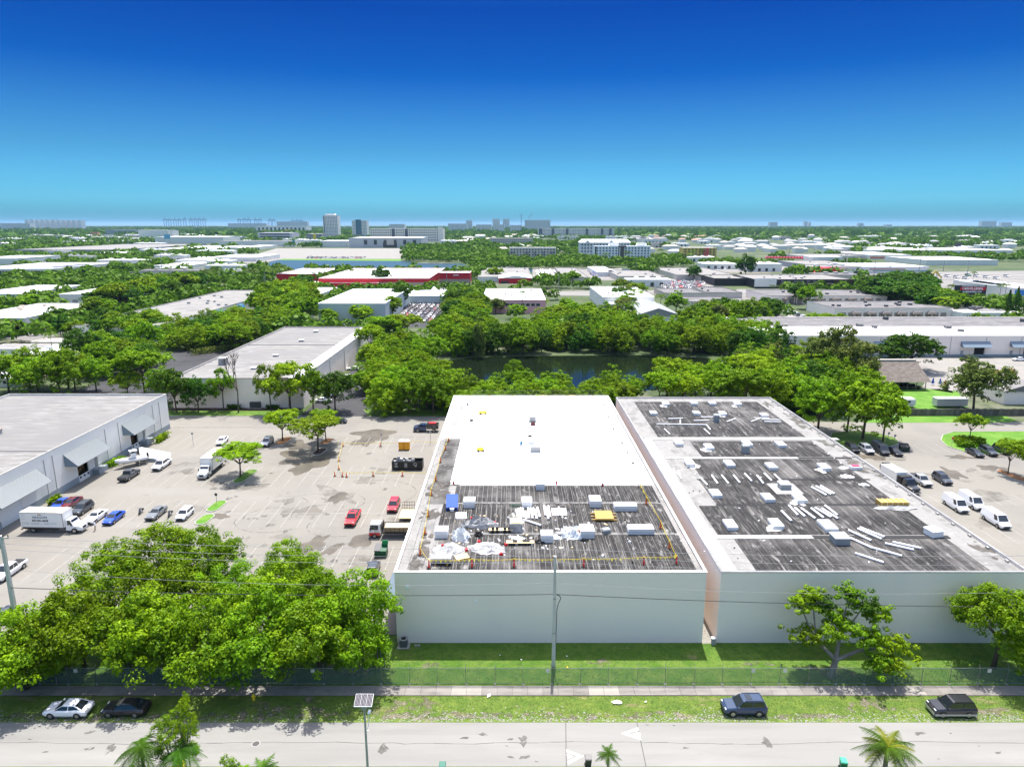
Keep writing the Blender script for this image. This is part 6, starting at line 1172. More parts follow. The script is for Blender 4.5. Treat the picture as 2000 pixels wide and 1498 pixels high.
# navy service truck at the back of the lot
def truck_cab(t,x0,x1,w,zr,m,hood=1.1,zb=.55,cabover=False):
    mb=MB()
    if not cabover:
        mb.loft([[(x1-hood,-w,zb),(x1-hood,-w,1.45),(x1-hood,-w*.8,1.62),(x1-hood,w*.8,1.62),(x1-hood,w,1.45),(x1-hood,w,zb)],[(x1-.2,-w*.92,zb),(x1-.2,-w*.92,1.25),(x1-.2,-w*.6,1.42),(x1-.2,w*.6,1.42),(x1-.2,w*.92,1.25),(x1-.2,w*.92,zb)],[(x1,-w*.8,zb+.1),(x1,-w*.8,1.1),(x1,-w*.5,1.25),(x1,w*.5,1.25),(x1,w*.8,1.1),(x1,w*.8,zb+.1)]])
        xc=x1-hood
    else:xc=x1
    rk=.55 if not cabover else .22
    mb.hexa([(x0,-w,zb),(xc,-w,zb),(xc,w,zb),(x0,w,zb)],[(x0,-w,1.5),(xc+(.0),-w,1.5),(xc,w,1.5),(x0,w,1.5)]);mb.hexa([(x0,-w,1.5),(xc,-w,1.5),(xc,w,1.5),(x0,w,1.5)],[(x0+.05,-w*.88,zr),(xc-rk,-w*.88,zr),(xc-rk,w*.88,zr),(x0+.05,w*.88,zr)])
    b=add('cab',mb.mesh('cab',[m]),t);k=.012
    add('windshield',MB().poly([(xc-rk*.1+k,-w*.9,1.56),(xc-rk*.1+k,w*.9,1.56),(xc-rk*.9+k,w*.82,zr-.1),(xc-rk*.9+k,-w*.82,zr-.1)]).mesh('windshield',[GLASS]),t)
    for sg in (-1,1):add('side_window',MB().poly([(x0+.3,sg*(w*.995+k),1.56),(xc-.2,sg*(w*.995+k),1.56),(xc-rk-.02,sg*(w*.9+k),zr-.12),(x0+.35,sg*(w*.9+k),zr-.12)]).mesh('side_window',[GLASS]),t)
    add('bumper',MB().box(x1-.02,x1+.14,-w*.95,w*.95,.42,.68).mesh('bumper',[RIM]),t);add('grille',MB().box(x1-.05,x1+.02,-w*.42,w*.42,.75,1.12).mesh('grille',[BLACKP]),t)
    for sg in (-1,1):add('headlight',MB().box(x1-.12,x1+.03,sg*w*.66-.14,sg*w*.66+.14,.80,1.0).mesh('headlight',[HEADL]),t);add('mirror',MB().box(xc-.3,xc-.2,sg*(w+.16)-.1,sg*(w+.16)+.1,1.45,1.95).mesh('mirror',[BLACKP]),t)
def wheels(t,xs,w,r,dual=False):
    ty=MB().cyl((0,-.14,0),(0,.14,0),r,n=16).mesh('tyre',[BLACKP]);ri=MB().cyl((0,-.148,0),(0,-.138,0),r*.58,n=14).cyl((0,.138,0),(0,.148,0),r*.58,n=14).cyl((0,-.17,0),(0,.17,0),r*.22,n=8).mesh('rim',[RIM])
    for x in xs:
        for sg in (-1,1):q=add('wheel',ty,t,(x,sg*w,r));add('rim',ri,q)
def ptx(name,u,v,head,label,cat,turn=0,zz=.03):
    x,y=G(u,v,.6);return empty(name,(x,y,zz),ROT[head]+turn,label,cat)
def boxtruck(u,v,head,label,L=7.2,turn=0,name='box_truck'):
    t=ptx(name,u,v,head,label,'box truck',turn);x1=L/2+1.6;xb1=x1-2.75;xb0=xb1-L
    truck_cab(t,xb1+.12,x1,1.0,2.45,PT['white'],1.25)
    cb=mat('box_white',(.80,.80,.77),.5);add('cargo_box',MB().box(xb0,xb1,-1.25,1.25,1.15,3.85).mesh('cargo_box',[cb]),t)
    mb=MB();mb.box(xb0+.02,xb1-.02,-1.2,1.2,3.852,3.88)
    for k in range(int(L/.6)):mb.box(xb0+.3+k*.6,xb0+.36+k*.6,-1.2,1.2,3.88,3.91)
    add('roof_skin',mb.mesh('roof_skin',[mat('dirty_box_roof',(.60,.55,.46),.8,[((.74,.71,.64),(1.2,1.2,1),.45,.62)])]),t)
    mb=MB()
    for sy in (-1.27,1.25):mb.box(xb0-.01,xb1+.01,sy,sy+.02,3.76,3.86);mb.box(xb0-.01,xb1+.01,sy,sy+.02,1.1,1.2);mb.box(xb1-.1,xb1+.01,sy,sy+.02,1.2,3.76)
    add('edge_rails',mb.mesh('edge_rails',[METAL]),t);add('chassis',MB().box(xb0,x1-.6,-.45,.45,.55,.95).box(xb0-.15,xb0,-1.2,1.2,.6,.8).box(xb0+.5,xb1-1,-1.22,-1.16,.75,1.05).mesh('chassis',[BLACKP]),t)
    wheels(t,(xb0+1.9,x1-1.15),.98,.50);return t,xb0,xb1
t,a,b=boxtruck(107,1030,'+x','white moving truck lettered 877-921-5678 parked across the left lot',7.6,-.045)
LD=mat('lettering_dark',(.05,.06,.07),.6);LB=mat('lettering_blue',(.22,.30,.36),.6);m_=(a+b)/2
R0=(math.radians(90),0,0);text_part('ARAGON',.62,LB,t,(m_-.25,-1.262,2.98),R0,ext=.004,bold=.012);text_part('877-921-5678',.50,LD,t,(m_-.25,-1.262,2.36),R0,ext=.004,bold=.022)
ORG=mat('lettering_orange',(.62,.28,.03),.6);mb=MB()
for k,h in enumerate((.12,.2,.15,.22,.15,.2,.12)):mb.box(-.3+k*.09,-.24+k*.09,-.006,0,0,h)
mb.box(-.36,.36,-.006,0,.04,.12);add('emblem',mb.mesh('emblem',[ORG]),t,(m_-.25,-1.256,3.38))
mb=MB();rr3=random.Random(2)
for (x0_,z0_,n_,w_) in ((m_-2.0,1.95,2,1.5),(m_+.4,1.95,2,2.2),(m_-1.9,1.72,1,3.2),(a+.25,3.45,4,.7),(a+.3,2.0,3,1.2)):
    for k in range(n_):
        x_=x0_
        while x_<x0_+w_:l_=rr3.uniform(.06,.2);mb.box(x_,min(x_+l_,x0_+w_),-.004,0,z0_-k*(.15 if n_<4 else .3),z0_-k*(.15 if n_<4 else .3)+.05);x_+=l_+.05
add('small_print',mb.mesh('small_print',[mat('small_print',(.3,.32,.34),.6)]),t,(0,-1.254,0))
boxtruck(414,916,'-y','plain white box truck facing the camera beside the grass island',7.0)
# navy crew truck with tool body
t=ptx('service_truck',832,838,'-x','navy service truck with a black tool body at the back of the lot','service truck');truck_cab(t,-.2,3.1,1.0,2.0,PT['navy'],1.3,.5);add('tool_body',MB().box(-3.3,-.3,-1.05,1.05,.85,2.0).box(-3.3,-.3,-1.1,1.1,1.95,2.05).mesh('tool_body',[PT['black']]),t);wheels(t,(-2.1,2.0),.95,.45)
mb=MB();[mb.box(rr3.uniform(-3.1,-.5),rr3.uniform(-3.1,-.5)*0+0,0,0,0,0) for _ in ()]
for k in range(16):x_=rr3.uniform(-3.1,-.6);z_=rr3.uniform(1.0,1.8);mb.box(x_,x_+.12,-1.062,1.062,z_,z_+.12)
add('tool_door_handles',mb.mesh('tool_door_handles',[RIM]),t);add('red_load',MB().box(-2.6,-.8,-.6,.4,2.05,2.3).mesh('red_load',[REDP]),t)
# flatbed stake truck with lumber
t=ptx('stake_truck',768,1040,'-x','stake bed truck loaded with lumber, red and white cab, beside the warehouse','truck');truck_cab(t,2.0,3.9,1.05,2.5,PT['white'],0,.5,True);add('red_skirt',MB().box(2.05,3.93,-1.07,1.07,.5,1.05).mesh('red_skirt',[PT['red']]),t);add('door_panel',MB().box(2.2,3.0,-1.075,1.075,1.06,1.5).mesh('door_panel',[PT['silver']]),t)
add('deck',MB().box(-3.6,1.8,-1.2,1.2,.95,1.1).mesh('deck',[BLACKP]),t);mb=MB()
for sy in (-1.2,1.14):
    for k in range(8):x_=-3.5+k*.74;mb.box(x_,x_+.07,sy,sy+.06,1.1,2.05)
    for z_ in (1.2,1.45,1.7,1.95):mb.box(-3.55,1.75,sy+.005,sy+.05,z_,z_+.1)
mb.box(1.7,1.78,-1.2,1.2,1.1,2.5);add('stakes',mb.mesh('stakes',[mat('stake_black',(.02,.02,.02),.6)]),t);wheels(t,(-2.3,3.0),.98,.42)
lm_=MAT_L=mat('fresh_lumber',(.72,.50,.25),.7,[((.80,.62,.38),(.3,4,4),.4,.6)])
lo=empty('lumber_stack',(t.location.x,t.location.y,1.14),ROT['-x'],'stack of fresh yellow lumber on the stake bed truck','lumber')
for k in range(7):
    for j in range(3):add('plank',MB().box(-3.2+rr3.uniform(-.2,.2),1.3,-.95+k*.27,-.72+k*.27,j*.28,j*.28+.25).mesh('plank',[lm_]),lo)
# trailer with lattice behind
x,y=G(795,1010);tr=empty('equipment_trailer',(x,y,0),0,'small trailer with a barred ramp gate half hidden by the warehouse roof edge','trailer');add('deck',MB().box(-1.2,1.2,-2,2,.6,.75).mesh('deck',[lm_]),tr);mb=MB()
for k in range(6):mb.box(-1.2+k*.46,-1.14+k*.46,2.0,2.06,.75,2.2)
for z_ in (.8,1.5,2.15):mb.box(-1.2,1.2,2.0,2.06,z_,z_+.07)
add('ramp_gate',mb.mesh('ramp_gate',[mat('dark_brown_steel',(.08,.05,.04),.6)]),tr);wheels(tr,(0,),1.25,.35)
# box truck and dark truck behind the right parapet
x,y=G(1748,926,2);t=empty('box_truck',(x,y,0),-math.pi/2+.12,'white box body with a dark tractor cab half hidden behind the right warehouse parapet','box truck');add('cargo_box',MB().box(-3,2,-1.2,1.2,1.0,3.2).mesh('cargo_box',[mat('box_white',(.80,.80,.77),.5)]),t);truck_cab(t,3.6,6.6,1.05,2.6,PT['black'],1.4);add('bulkhead',MB().box(2.2,3.4,-1.1,1.1,.8,2.7).mesh('bulkhead',[BLACKP]),t);wheels(t,(-1.5,0,5.6),1.0,.5)
# boat on its trailer
x,y=G(258,903,.8);bo=empty('boat',(x,y,.75),math.radians(222),'white centre console boat on a trailer near the dock ramp','boat')
def hull(s=1.0):return [[(xx,-w*.12,zk),(xx,-w,zd*.55),(xx,-w*1.02,zd),(xx,w*1.02,zd),(xx,w,zd*.55),(xx,w*.12,zk)] for xx,w,zk,zd in ((-3,1.05,.1,.95),(-1,1.15,.05,.98),(1.2,1.05,.08,1.08),(2.5,.6,.3,1.22),(3.3,.06,.8,1.32))]
add('hull',MB().loft(hull()).mesh('hull',[WHITEP]),bo);add('cockpit',MB().box(-2.7,1.6,-.85,.85,.965,1.09).mesh('cockpit',[METALG]),bo);add('console',MB().box(-.9,0,-.4,.4,1.09,1.9).mesh('console',[WHITEP]),bo);mb=MB()
for a_,b_ in ((-1,-.5),(-1,.5),(.1,-.5),(.1,.5)):mb.cyl((a_,b_,1.0),(a_,b_,2.7),.03,n=5)
mb.box(-1.2,.3,-.7,.7,2.7,2.76);add('t_top',mb.mesh('t_top',[WHITEP]),bo);add('outboard_motor',MB().box(-3.5,-3.05,-.2,.2,.5,1.6).mesh('outboard_motor',[BLACKP]),bo)
bt_=empty('boat_trailer',(x,y,.03),math.radians(222),'metal boat trailer under the white boat','trailer');add('frame',MB().box(-3,2,-.7,-.6,.5,.62).box(-3,2,.6,.7,.5,.62).box(2,4.4,-.06,.06,.5,.6).box(-1.3,-1.2,-.9,.9,.5,.6).mesh('frame',[METAL]),bt_);wheels(bt_,(-1.2,),.95,.33)
# motorcycles
def moto(u,v,label):
    x,y=G(u,v);t=empty('motorcycle',(x,y,.03),-math.pi/2+.2,label,'motorcycle');ty=MB()
    for xx in (-.72,.72):
        w_=MB().cyl((0,-.07,0),(0,.07,0),.32,n=14);add('wheel',w_.mesh('wheel',[BLACKP]),t,(xx,0,.32))
    add('engine',MB().box(-.28,.3,-.2,.2,.28,.68).mesh('engine',[METALG]),t);add('fuel_tank',MB().obox(.18,0,.68,.55,.3,.24,0,0,.7).mesh('fuel_tank',[PT['black']]),t);add('seat',MB().obox(-.42,0,.66,.7,.28,.12,0,0,.85).mesh('seat',[BLACKP]),t)
    add('handlebar',MB().cyl((.45,-.4,1.0),(.45,.4,1.0),.025,n=6).cyl((.72,0,.35),(.45,0,1.02),.04,n=6).mesh('handlebar',[METAL]),t);add('saddlebag',MB().box(-.85,-.45,-.38,-.18,.45,.75).box(-.85,-.45,.18,.38,.45,.75).mesh('saddlebag',[BLACKP]),t)
moto(275,1003,'black motorcycle between the blue sedan and the grey coupe');moto(332,1008,'black motorcycle between the grey coupe and the white hatchback')
# blue tarped pile beside the building
# used car yard: every car its own small object
CM={}
def smallcar(p):
    if p not in CM:
        mb=MB();mb.loft([ring(x,w,zb,zt) for x,w,zb,zt in SPEC['sedan']['st']],0);bx,tx,tf,bf,zb,zr,wb,wt=SPEC['suv']['cab']
        mb.hexa([(bx+.1,-wb,.95),(bf,-wb,.95),(bf,wb,.95),(bx+.1,wb,.95)],[(tx+.1,-wt,1.5),(tf,-wt,1.5),(tf,wt,1.5),(tx+.1,wt,1.5)],1);mb.box(tx+.15,tf-.05,-wt+.02,wt-.02,1.505,1.54,0)
        for x in (-1.4,1.45):
            for sg in (-.85,.85):mb.cyl((x,sg-.1,.33),(x,sg+.1,.33),.33,n=8,m=2)
        CM[p]=mb.mesh('parked_car',[PT[p],GLASS,BLACKP])
    return CM[p]
rc=random.Random(12)
def lot(n,poly,sp,sy,pal,group,label,head=-math.pi/2,big=1.0):
    pts=[G(*q) for q in poly];x0,x1=min(p[0] for p in pts),max(p[0] for p in pts);y0,y1=min(p[1] for p in pts),max(p[1] for p in pts);y=y0;k=0
    while y<y1 and k<n:
        x=x0
        while x<x1 and k<n:
            u,v=PX(x,y)
            if inside(u,v,poly) and rc.random()<.93:
                pc=rc.choice(pal);o=add('parked_car',smallcar(pc),None,(x+rc.uniform(-.2,.2),y+rc.uniform(-.4,.4),.06),head+rc.uniform(-.03,.03),(big,big,big));us=[q[0] for q in poly];vs=[q[1] for q in poly];tag(o,'%s %s, %s' % (pc.replace('darkgrey','dark grey'),label,where(u,v,min(us),max(us),min(vs),max(vs))),'car',group);k+=1
            x+=sp
        y+=sy
AP=['white','black','darkgrey','silver','silver','red','navy','darkgrey','white','grey','black','navy','black','white']
lot(90,[(772,632),(796,592),(868,592),(852,632)],3.3,8.0,AP,'cars in the used car yard','car packed in the used car yard')
lot(20,[(800,588),(800,586),(870,586),(866,589)],3.4,5,AP,'cars parked along the lower white hall','car along the lower white hall')
lot(60,[(1045,544),(1050,528),(1100,528),(1098,544)],5,8,['white','white','white','silver','grey'],'white boats and trucks in the yard behind the red hall','vehicle in the yard right of the red hall',big=1.5)
lot(50,[(1290,566),(1290,552),(1385,548),(1360,566)],5,8,['white','white','white','white','silver','red'],'white campers in the yard left of the black building','vehicle in the yard left of the black building',big=1.6)
lot(40,[(600,506),(600,502.5),(715,502.5),(715,506)],7,14,AP,'cars parked on the lake shore','car on the far lake shore',big=1.3)
lot(24,[(1152,540),(1155,526),(1170,526),(1170,545)],5,8,['white','silver','blue'],'vehicles by the small pale building','vehicle by the small pale building',big=1.4)
lot(16,[(1395,528),(1440,510),(1560,510),(1500,528)],16,14,AP,'cars near the long red canopy','car before the long red canopy',big=1.3)
lot(14,[(1700,545),(1700,536),(1990,536),(1960,548)],30,14,['white','silver','green','white'],'vehicles on the building site at the right','vehicle on the building site',big=1.6)
# ================================================================ THINGS ON THE ROOFS
DK=DECK+.05
def rp(u,v,z=DK):x,y=G(u,v,z);return x,y
SKW=mat('skylight_white',(.80,.79,.76),.5)
def skylight(u,v,label,w=1.45,d=2.6,h=.85,rot=0.0,z=DK,wrap=None,group=None):
    x,y=rp(u,v,z+h/2);t=empty('skylight',(x,y,z),rot,label,'skylight',group)
    add('curb',MB().box(-w/2,w/2,-d/2,d/2,0,h*.55).mesh('curb',[mat('skylight_curb',(.74,.74,.72),.6)]),t);add('cover',MB().obox(0,0,h*.55,w+.14,d+.14,h*.45,0,0,.95).mesh('cover',[SKW]),t)
    if wrap:
        r_=random.Random(int(u));pts=blob(0,-d*.3,w*.8,d*.45,.02,r_.uniform(0,3),int(u),14);add('loose_membrane',MB().poly(pts).poly([(p[0]*.6,p[1]*.6-.1,.14+r_.uniform(0,.12)) for p in pts]).mesh('loose_membrane',[SKW]),t,(r_.choice([-.5,.5]),0,0))
rowname=['farthest row','second row from the back','third row from the back','row behind the slanted tubes','row before the slanted tubes','nearest row']
rows=[[(1300,789),(1355,788),(1391,788),(1440,789)],[(1276,807),(1360,807),(1411,808),(1492,811)],[(1325,865),(1384,873),(1459,867),(1524,868)],[(1347,905),(1424,906),(1506,911),(1609,912)],[(1397,964),(1499,972),(1561,974)],[(1426,1025),(1515,1023),(1616,1027)]]
for i,rw in enumerate(rows):
    for j,(u,v) in enumerate(rw):
        big=1.0 if i<5 or j<2 else 1.2
        skylight(u,v,'white skylight, %s from left, %s of the right roof' % (ORD[j],rowname[i]),1.4*big,2.6*big if i>1 else 2.1,.62,0,wrap=(i+j) % 3==0)
for (u,v,lab,w,d) in ((917,981,'tall white skylight with a red tag beside the blue chute',1.7,1.9),(1029,981,'tall white skylight behind the bunch of upright tubes',1.5,2.0),(1162,979,'tall white skylight behind the yellow pallet',1.7,2.2),(863,1039,'square white skylight nearest the left edge of the near roof',1.7,1.8),(1068,1047,'white skylight box with a grey front and red tag',1.6,1.8),(1146,1037,'white skylight beside the heap of clear plastic',1.9,2.4),(1055,948,'white vent box at the edge of the new white membrane',1.4,1.4)):skylight(u,v,lab,w,d,1.1)
skylight(1221,989,'long white skylight lying crosswise near the pennant line',3.4,1.5,.9);skylight(1251,1034,'long white skylight lying crosswise, nearest the right corner of the near roof',3.6,1.5,.9);
def roofbox(u,v,w,d,h,m,label,name='roof_vent',cat='roof vent',m2=None,rot=0,z=DK,cap=.2):
    x,y=rp(u,v,z+h/2);t=empty(name,(x,y,z),rot,label,cat);add('housing',MB().box(-w/2,w/2,-d/2,d/2,0,h).mesh('housing',[m]),t);add('cap',MB().obox(0,0,h+.002,w+cap,d+cap,.16,0,0,.8).mesh('cap',[m2 or m]),t);return t
GV=mat('grey_vent',(.42,.45,.45),.5)
roofbox(1184,1037,1.0,.8,.5,GV,'small grey vent box between the plastic heap and the long skylight',rot=.3);roofbox(1399,817,1.1,1.1,1.5,GV,'tiered grey vent among the tubes of the back rows');roofbox(1456,877,1.2,1.2,1.4,GV,'tiered grey vent in front of a skylight in the third row')
t=roofbox(1532,948,1.7,1.6,.9,GV,'grey square vent with a domed lid on a pale pad',m2=mat('pale_vent_lid',(.60,.63,.63),.4));add('pad',MB().box(-2.2,2.2,-2.6,2.0,-.03,.03).mesh('pad',[mat('pad_grey',(.48,.48,.46),.8)]),t)
roofbox(1640,1052,2.0,1.9,1.0,GV,'grey glazed vent with a pale lid near the lying tubes',m2=mat('pale_vent_lid',(.60,.63,.63),.4));roofbox(1823,1039,1.7,1.7,.9,SKW,'plastic wrapped white box at the right end of the roof','wrapped_box','box',m2=PLAST,rot=.2)
ZM=DECK+.075
roofbox(1040,818,1.5,1.5,1.1,METALG,'grey air unit on the new membrane beside a red machine','air_unit','air unit',z=ZM);roofbox(1046,876,1.9,1.5,.9,METALG,'grey slatted air unit on the new membrane near the worker','air_unit','air unit',z=ZM);roofbox(1037,861,1.2,1.2,.8,SKW,'low white domed vent behind the slatted air unit',z=ZM,rot=.2)
roofbox(1041,827,.9,1.1,.6,mat('dark_red_machine',(.22,.02,.03),.5),'small dark red machine in front of the grey air unit','machine','machine',m2=BLACKP,z=ZM)
roofbox(1035,852,.6,.5,.12,BLACKP,'small black item on the joint of the white membrane','bag','bag',z=ZM)
def cartm(u,v,label,m,w=1.3,d=1.0):
    x,y=rp(u,v,ZM+.3);t=empty('roofing_cart',(x,y,ZM),.3,label,'cart');add('tray',MB().obox(0,0,.3,w,d,.35,0,0,.85).mesh('tray',[m]),t)
    for sx_ in (-1,1):
        for sy_ in (-1,1):add('wheel',MB().cyl((sx_*w*.36,sy_*d*.5-.05,.18),(sx_*w*.36,sy_*d*.5+.05,.18),.18,n=10).mesh('wheel',[BLACKP]),t)
    mb=MB();[mb.cyl((-w*.5,s_*d*.4,.5),(-w*.75,s_*d*.4,1.0),.025,n=5) for s_ in (-1,1)];mb.cyl((-w*.75,-d*.4,1),(-w*.75,d*.4,1),.025,n=5);add('handle',mb.mesh('handle',[METAL]),t)
cartm(943,806,'yellow welding cart far back on the white membrane',YELP,1.8);cartm(938,878,'yellow cart on the white membrane left of the worker',YELP,1.3)
# rolls and tubes
TUB=mat('tube_white',(.84,.84,.83),.45)
def tube(u0,v0,u1,v1,label,group,r=.15,z=DK,nm='tube'):
    a,b=rp(u0,v0,z+r),rp(u1,v1,z+r);c=((a[0]+b[0])/2,(a[1]+b[1])/2);l=math.hypot(b[0]-a[0],b[1]-a[1]);t=empty(nm,(c[0],c[1],z),math.atan2(b[1]-a[1],b[0]-a[0]),label,'tube',group)
    add('skin',MB().cyl((-l/2,0,r),(l/2,0,r),r,n=12,caps=False).mesh('skin',[TUB]),t);add('end_cap',MB().cyl((-l/2-.01,0,r),(-l/2,0,r),r*.98,n=12).cyl((l/2,0,r),(l/2+.01,0,r),r*.98,n=12).mesh('end_cap',[mat('tube_end',(.5,.5,.5),.6)]),t)
Z1=lambda x,y:(1180+x/4.0,760+y/4.0)
Z2=lambda x,y:(1550+x/4.05,760+y/4.05)
Z3=lambda x,y:(760+x/3.125,930+y/3.125)
GA='white tubes scattered between the back skylights';GB='white tubes laid in a slanted row across the roof';GC='white tubes heaped at the middle right of the roof';GD='white tubes lying near the right front of the roof'
for q in ((500,232,615,228),(410,272,800,278),(800,280,832,318),(595,240,595,275),(470,310,515,353),(780,310,828,353),(700,246,820,244),(755,218,860,218),(955,255,1025,230),(1145,255,1225,225),(1170,225,1290,228),(1230,237,1375,240),(1250,254,1380,256)):tube(*Z1(*q[:2]),*Z1(*q[2:]),'white tube lying among the back skylights of the right roof',GA,.13)
for k,q in enumerate(((750,690,808,750),(840,672,888,738),(918,672,972,738),(1010,672,1062,732),(1097,658,1155,720),(1195,675,1245,738),(1250,658,1310,715),(1330,665,1388,720))):tube(*Z1(*q[:2]),*Z1(*q[2:]),'white tube, %s from the left in the slanted row across the right roof' % ORD[k],GB)
for q in ((1620,765,1738,828),(1655,758,1775,822),(1690,755,1800,818),(1385,950,1465,1030),(1442,907,1515,985),(1490,925,1570,995),(1540,930,1650,1010),(1618,930,1715,1005),(1648,925,1775,1000),(1700,932,1828,1010),(1725,908,1825,985)):tube(*Z1(*q[:2]),*Z1(*q[2:]),'white tube in the bundles at the middle right of the right roof',GC,.17)
for k,(q,lab) in enumerate((((435,1115,615,1197),'upper left'),((508,1103,697,1185),'second, paired'),((525,1093,718,1168),'rearmost, paired'),((445,1175,628,1258),'middle left, in line with another'),((628,1255,857,1318),'middle, in line with another'),((722,1218,950,1270),'right hand, nearer of a pair'),((783,1208,1007,1258),'right hand, farther of a pair'),((487,1297,712,1370),'nearest to the front wall'))):tube(*Z2(*q[:2]),*Z2(*q[2:]),'white tube lying on the right front of the roof, '+lab,GD,.17)
for q in ((540,620,575,730),(585,640,600,700),(560,650,600,690),(570,710,588,735)):tube(*Z1(*q[:2]),*Z1(*q[2:]),'thin white offcut on the pale left margin of the right roof','white offcuts on the pale roof margin',.07,DECK+.03)
rt_=random.Random(3)
for k,(x_,y0_,y1_) in enumerate(((755,228,252),(775,205,252),(790,198,255),(803,195,252),(815,195,255),(832,215,260),(848,190,258),(862,190,258),(880,195,240),(893,205,260),(905,190,250),(945,178,240),(958,190,262),(972,182,250))):
    tube(*Z3(x_,y0_),*Z3(x_+rt_.uniform(5,16),y1_),'white tube in the bunch laid side by side in the middle of the near roof','white tubes bunched on the near roof',.16)
tube(*Z3(820,265),*Z3(928,300),'long white tube leaning away from the wrapped stack',None,.17)
for k,(a_,b_,lab) in enumerate((((690,475),(850,475),'farther'),((670,513),(830,515),'nearer'))):
    f=lambda p:(770+p[0]/3.774,760+p[1]/3.774);tube(*f(a_),*f(b_),'white membrane roll lying on the new roof, %s of the two' % lab,None,.16,ZM,'membrane_roll')
a_,b_=(999,876),(1032,876);x0_,y0_=rp(*a_,ZM);x1_,y1_=rp(*b_,ZM);t=empty('metal_bar',((x0_+x1_)/2,y0_,ZM),0,'dark metal screed bar on the white membrane at the feet of the worker','bar');add('bar',MB().box(-(x1_-x0_)/2,(x1_-x0_)/2,-.12,.12,0,.1).mesh('bar',[METALG]),t)
# heaps
def heap(u,v,rx,ry,h,m,label,seed,name='tarp_heap',cat='tarp',spots=()):
    x,y=rp(u,v,DK+h/3);rs=np.random.RandomState(seed);nu,nv=22,8;rings=[];ph=rs.uniform(0,6.28,6)
    for j in range(nv):
        q=1-(j/(nv-1))**1.5;zz=h*(1-q**2.2) ;zz+=0
        rings.append([((rx*q*(1+.13*math.sin(3*a+ph[0])+.10*math.sin(7*a+ph[1]))+rs.normal(0,.05))*math.cos(a),(ry*q*(1+.12*math.sin(4*a+ph[2])+.08*math.sin(9*a+ph[3]))+rs.normal(0,.05))*math.sin(a),max(.01,zz+rs.normal(0,h*.22)*(j>0))) for a in [2*math.pi*i/nu for i in range(nu)]])
    t=empty(name,(x,y,DK),rs.uniform(-.3,.3),label,cat);add('cover',MB().loft(rings).mesh('cover',[m]),t)
    for (a,b,s,mm_,nm) in spots:add(nm,MB().obox(0,0,0,s,s,s*.8,a,0,.8).mesh(nm,[mm_]),t,(a,b,h*.6 if abs(a)<rx*.5 else .02))
    return t
TARP=mat('grey_tarp',(.56,.56,.55),.5,[((.36,.36,.36),(1.2,1.2,1.2),.45,.62)],bump=1.0,bscale=4)
heap(936,1021,2.6,1.3,1.0,TARP,'white wrapped bundle heaped with black and red items on the near roof',1,spots=((-.8,.3,.5,BLACKP,'black_bag'),(-1.2,.8,.3,REDP,'red_bucket'),(2.2,.4,.45,REDP,'red_bucket'),(1.5,.2,.5,BLACKP,'black_bag'),(2.6,.1,.35,WHITEP,'white_bucket')))
heap(875,1072,2.2,2.0,.38,TARP,'crumpled white tarp with a red box near the left edge of the near roof',2,spots=((-.6,.8,.35,REDP,'red_box'),));heap(952,1069,2.6,1.8,.34,TARP,'crumpled white tarp pinned by red buckets at its corners',3,spots=((-2.5,-1.4,.4,REDP,'red_bucket'),(2.3,-1.4,.4,REDP,'red_bucket'),(2.2,1.4,.4,REDP,'red_bucket'),(-1.6,1.3,.4,REDP,'red_bucket')))
heap(1117,1040,1.9,1.7,1.0,PLAST,'heap of clear plastic with dark items beside a white skylight',4,spots=((-1.9,-.4,.5,BLACKP,'black_bag'),(.1,.6,.35,REDP,'red_bucket'),(.8,-.5,.4,mat('faded_pink',(.6,.3,.28),.6),'pink_bundle')));heap(1088,1048,1.0,.8,.3,PLAST,'small heap of scrap plastic right of the grey fronted skylight',5)
heap(900,1046,1.3,1.1,1.4,PLAST,'cube of goods wrapped in clear plastic behind the white tarps',6,'wrapped_pallet','pallet');heap(1010,1050,1.1,.6,.3,PLAST,'strip of loose plastic in front of the wrapped stack',7)
heap(935,1044,.6,.5,.5,BLACKP,'black sacks behind the second white tarp',8,'sack','sack');heap(1053,1058,.9,.5,.3,BLACKP,'black rags left of the grey fronted skylight',9,'sack','sack');heap(1141,1055,.6,.3,.25,BLACKP,'small black bag in front of the skylight by the plastic heap',10,'sack','sack')
heap(1654,930,1.1,.7,.35,SKW,'crumpled white bag left of the pink bundle',11);heap(1646,913,.9,.5,.3,SKW,'crumpled white scrap beside a skylight on the right roof',12);heap(1688,946,.9,.5,.3,SKW,'small crumpled white scrap near the right margin',13)
t=roofbox(1671,913,1.9,1.2,.55,SKW,'low box topped by a bright pink red sheet near the right parapet','pink_bundle','bundle',m2=mat('pink_red',(.85,.06,.14),.5),cap=-.4)
t=heap(1747,990,3.2,1.2,.25,TARP,'white sheet spread under the yellow crate on the right roof',14);x,y=rp(1747,983,DK+.5);t=empty('yellow_crate',(x,y+.6,DK+.02),0,'long yellow wooden crate near the right parapet','crate');YW=mat('yellow_ply',(.60,.38,.09),.6)
add('box',MB().box(-2.2,2.2,-.8,.8,0,.7).mesh('box',[YW]),t);mb=MB()
for k in range(6):mb.box(-2.1+k*.82,-2.0+k*.82,-.85,.85,0,.74)
add('strap',mb.mesh('strap',[mat('tan_ply',(.8,.62,.3),.6)]),t)
# yellow pallet with boards
x,y=rp(1179,1008,DK+.2);t=empty('plywood_pallet',(x,y,DK),-.03,'yellow plywood sheets on timber bearers on the near roof','plywood')
for k in range(4):add('sheet',MB().obox(0,0,.2+k*.07,2.6,3.0,.06,rt_.uniform(-.05,.05)).mesh('sheet',[YW]),t)
for yy in (-1.1,0,1.1):add('bearer',MB().box(-1.9,1.9,yy-.08,yy+.08,0,.19).mesh('bearer',[YW]),t)
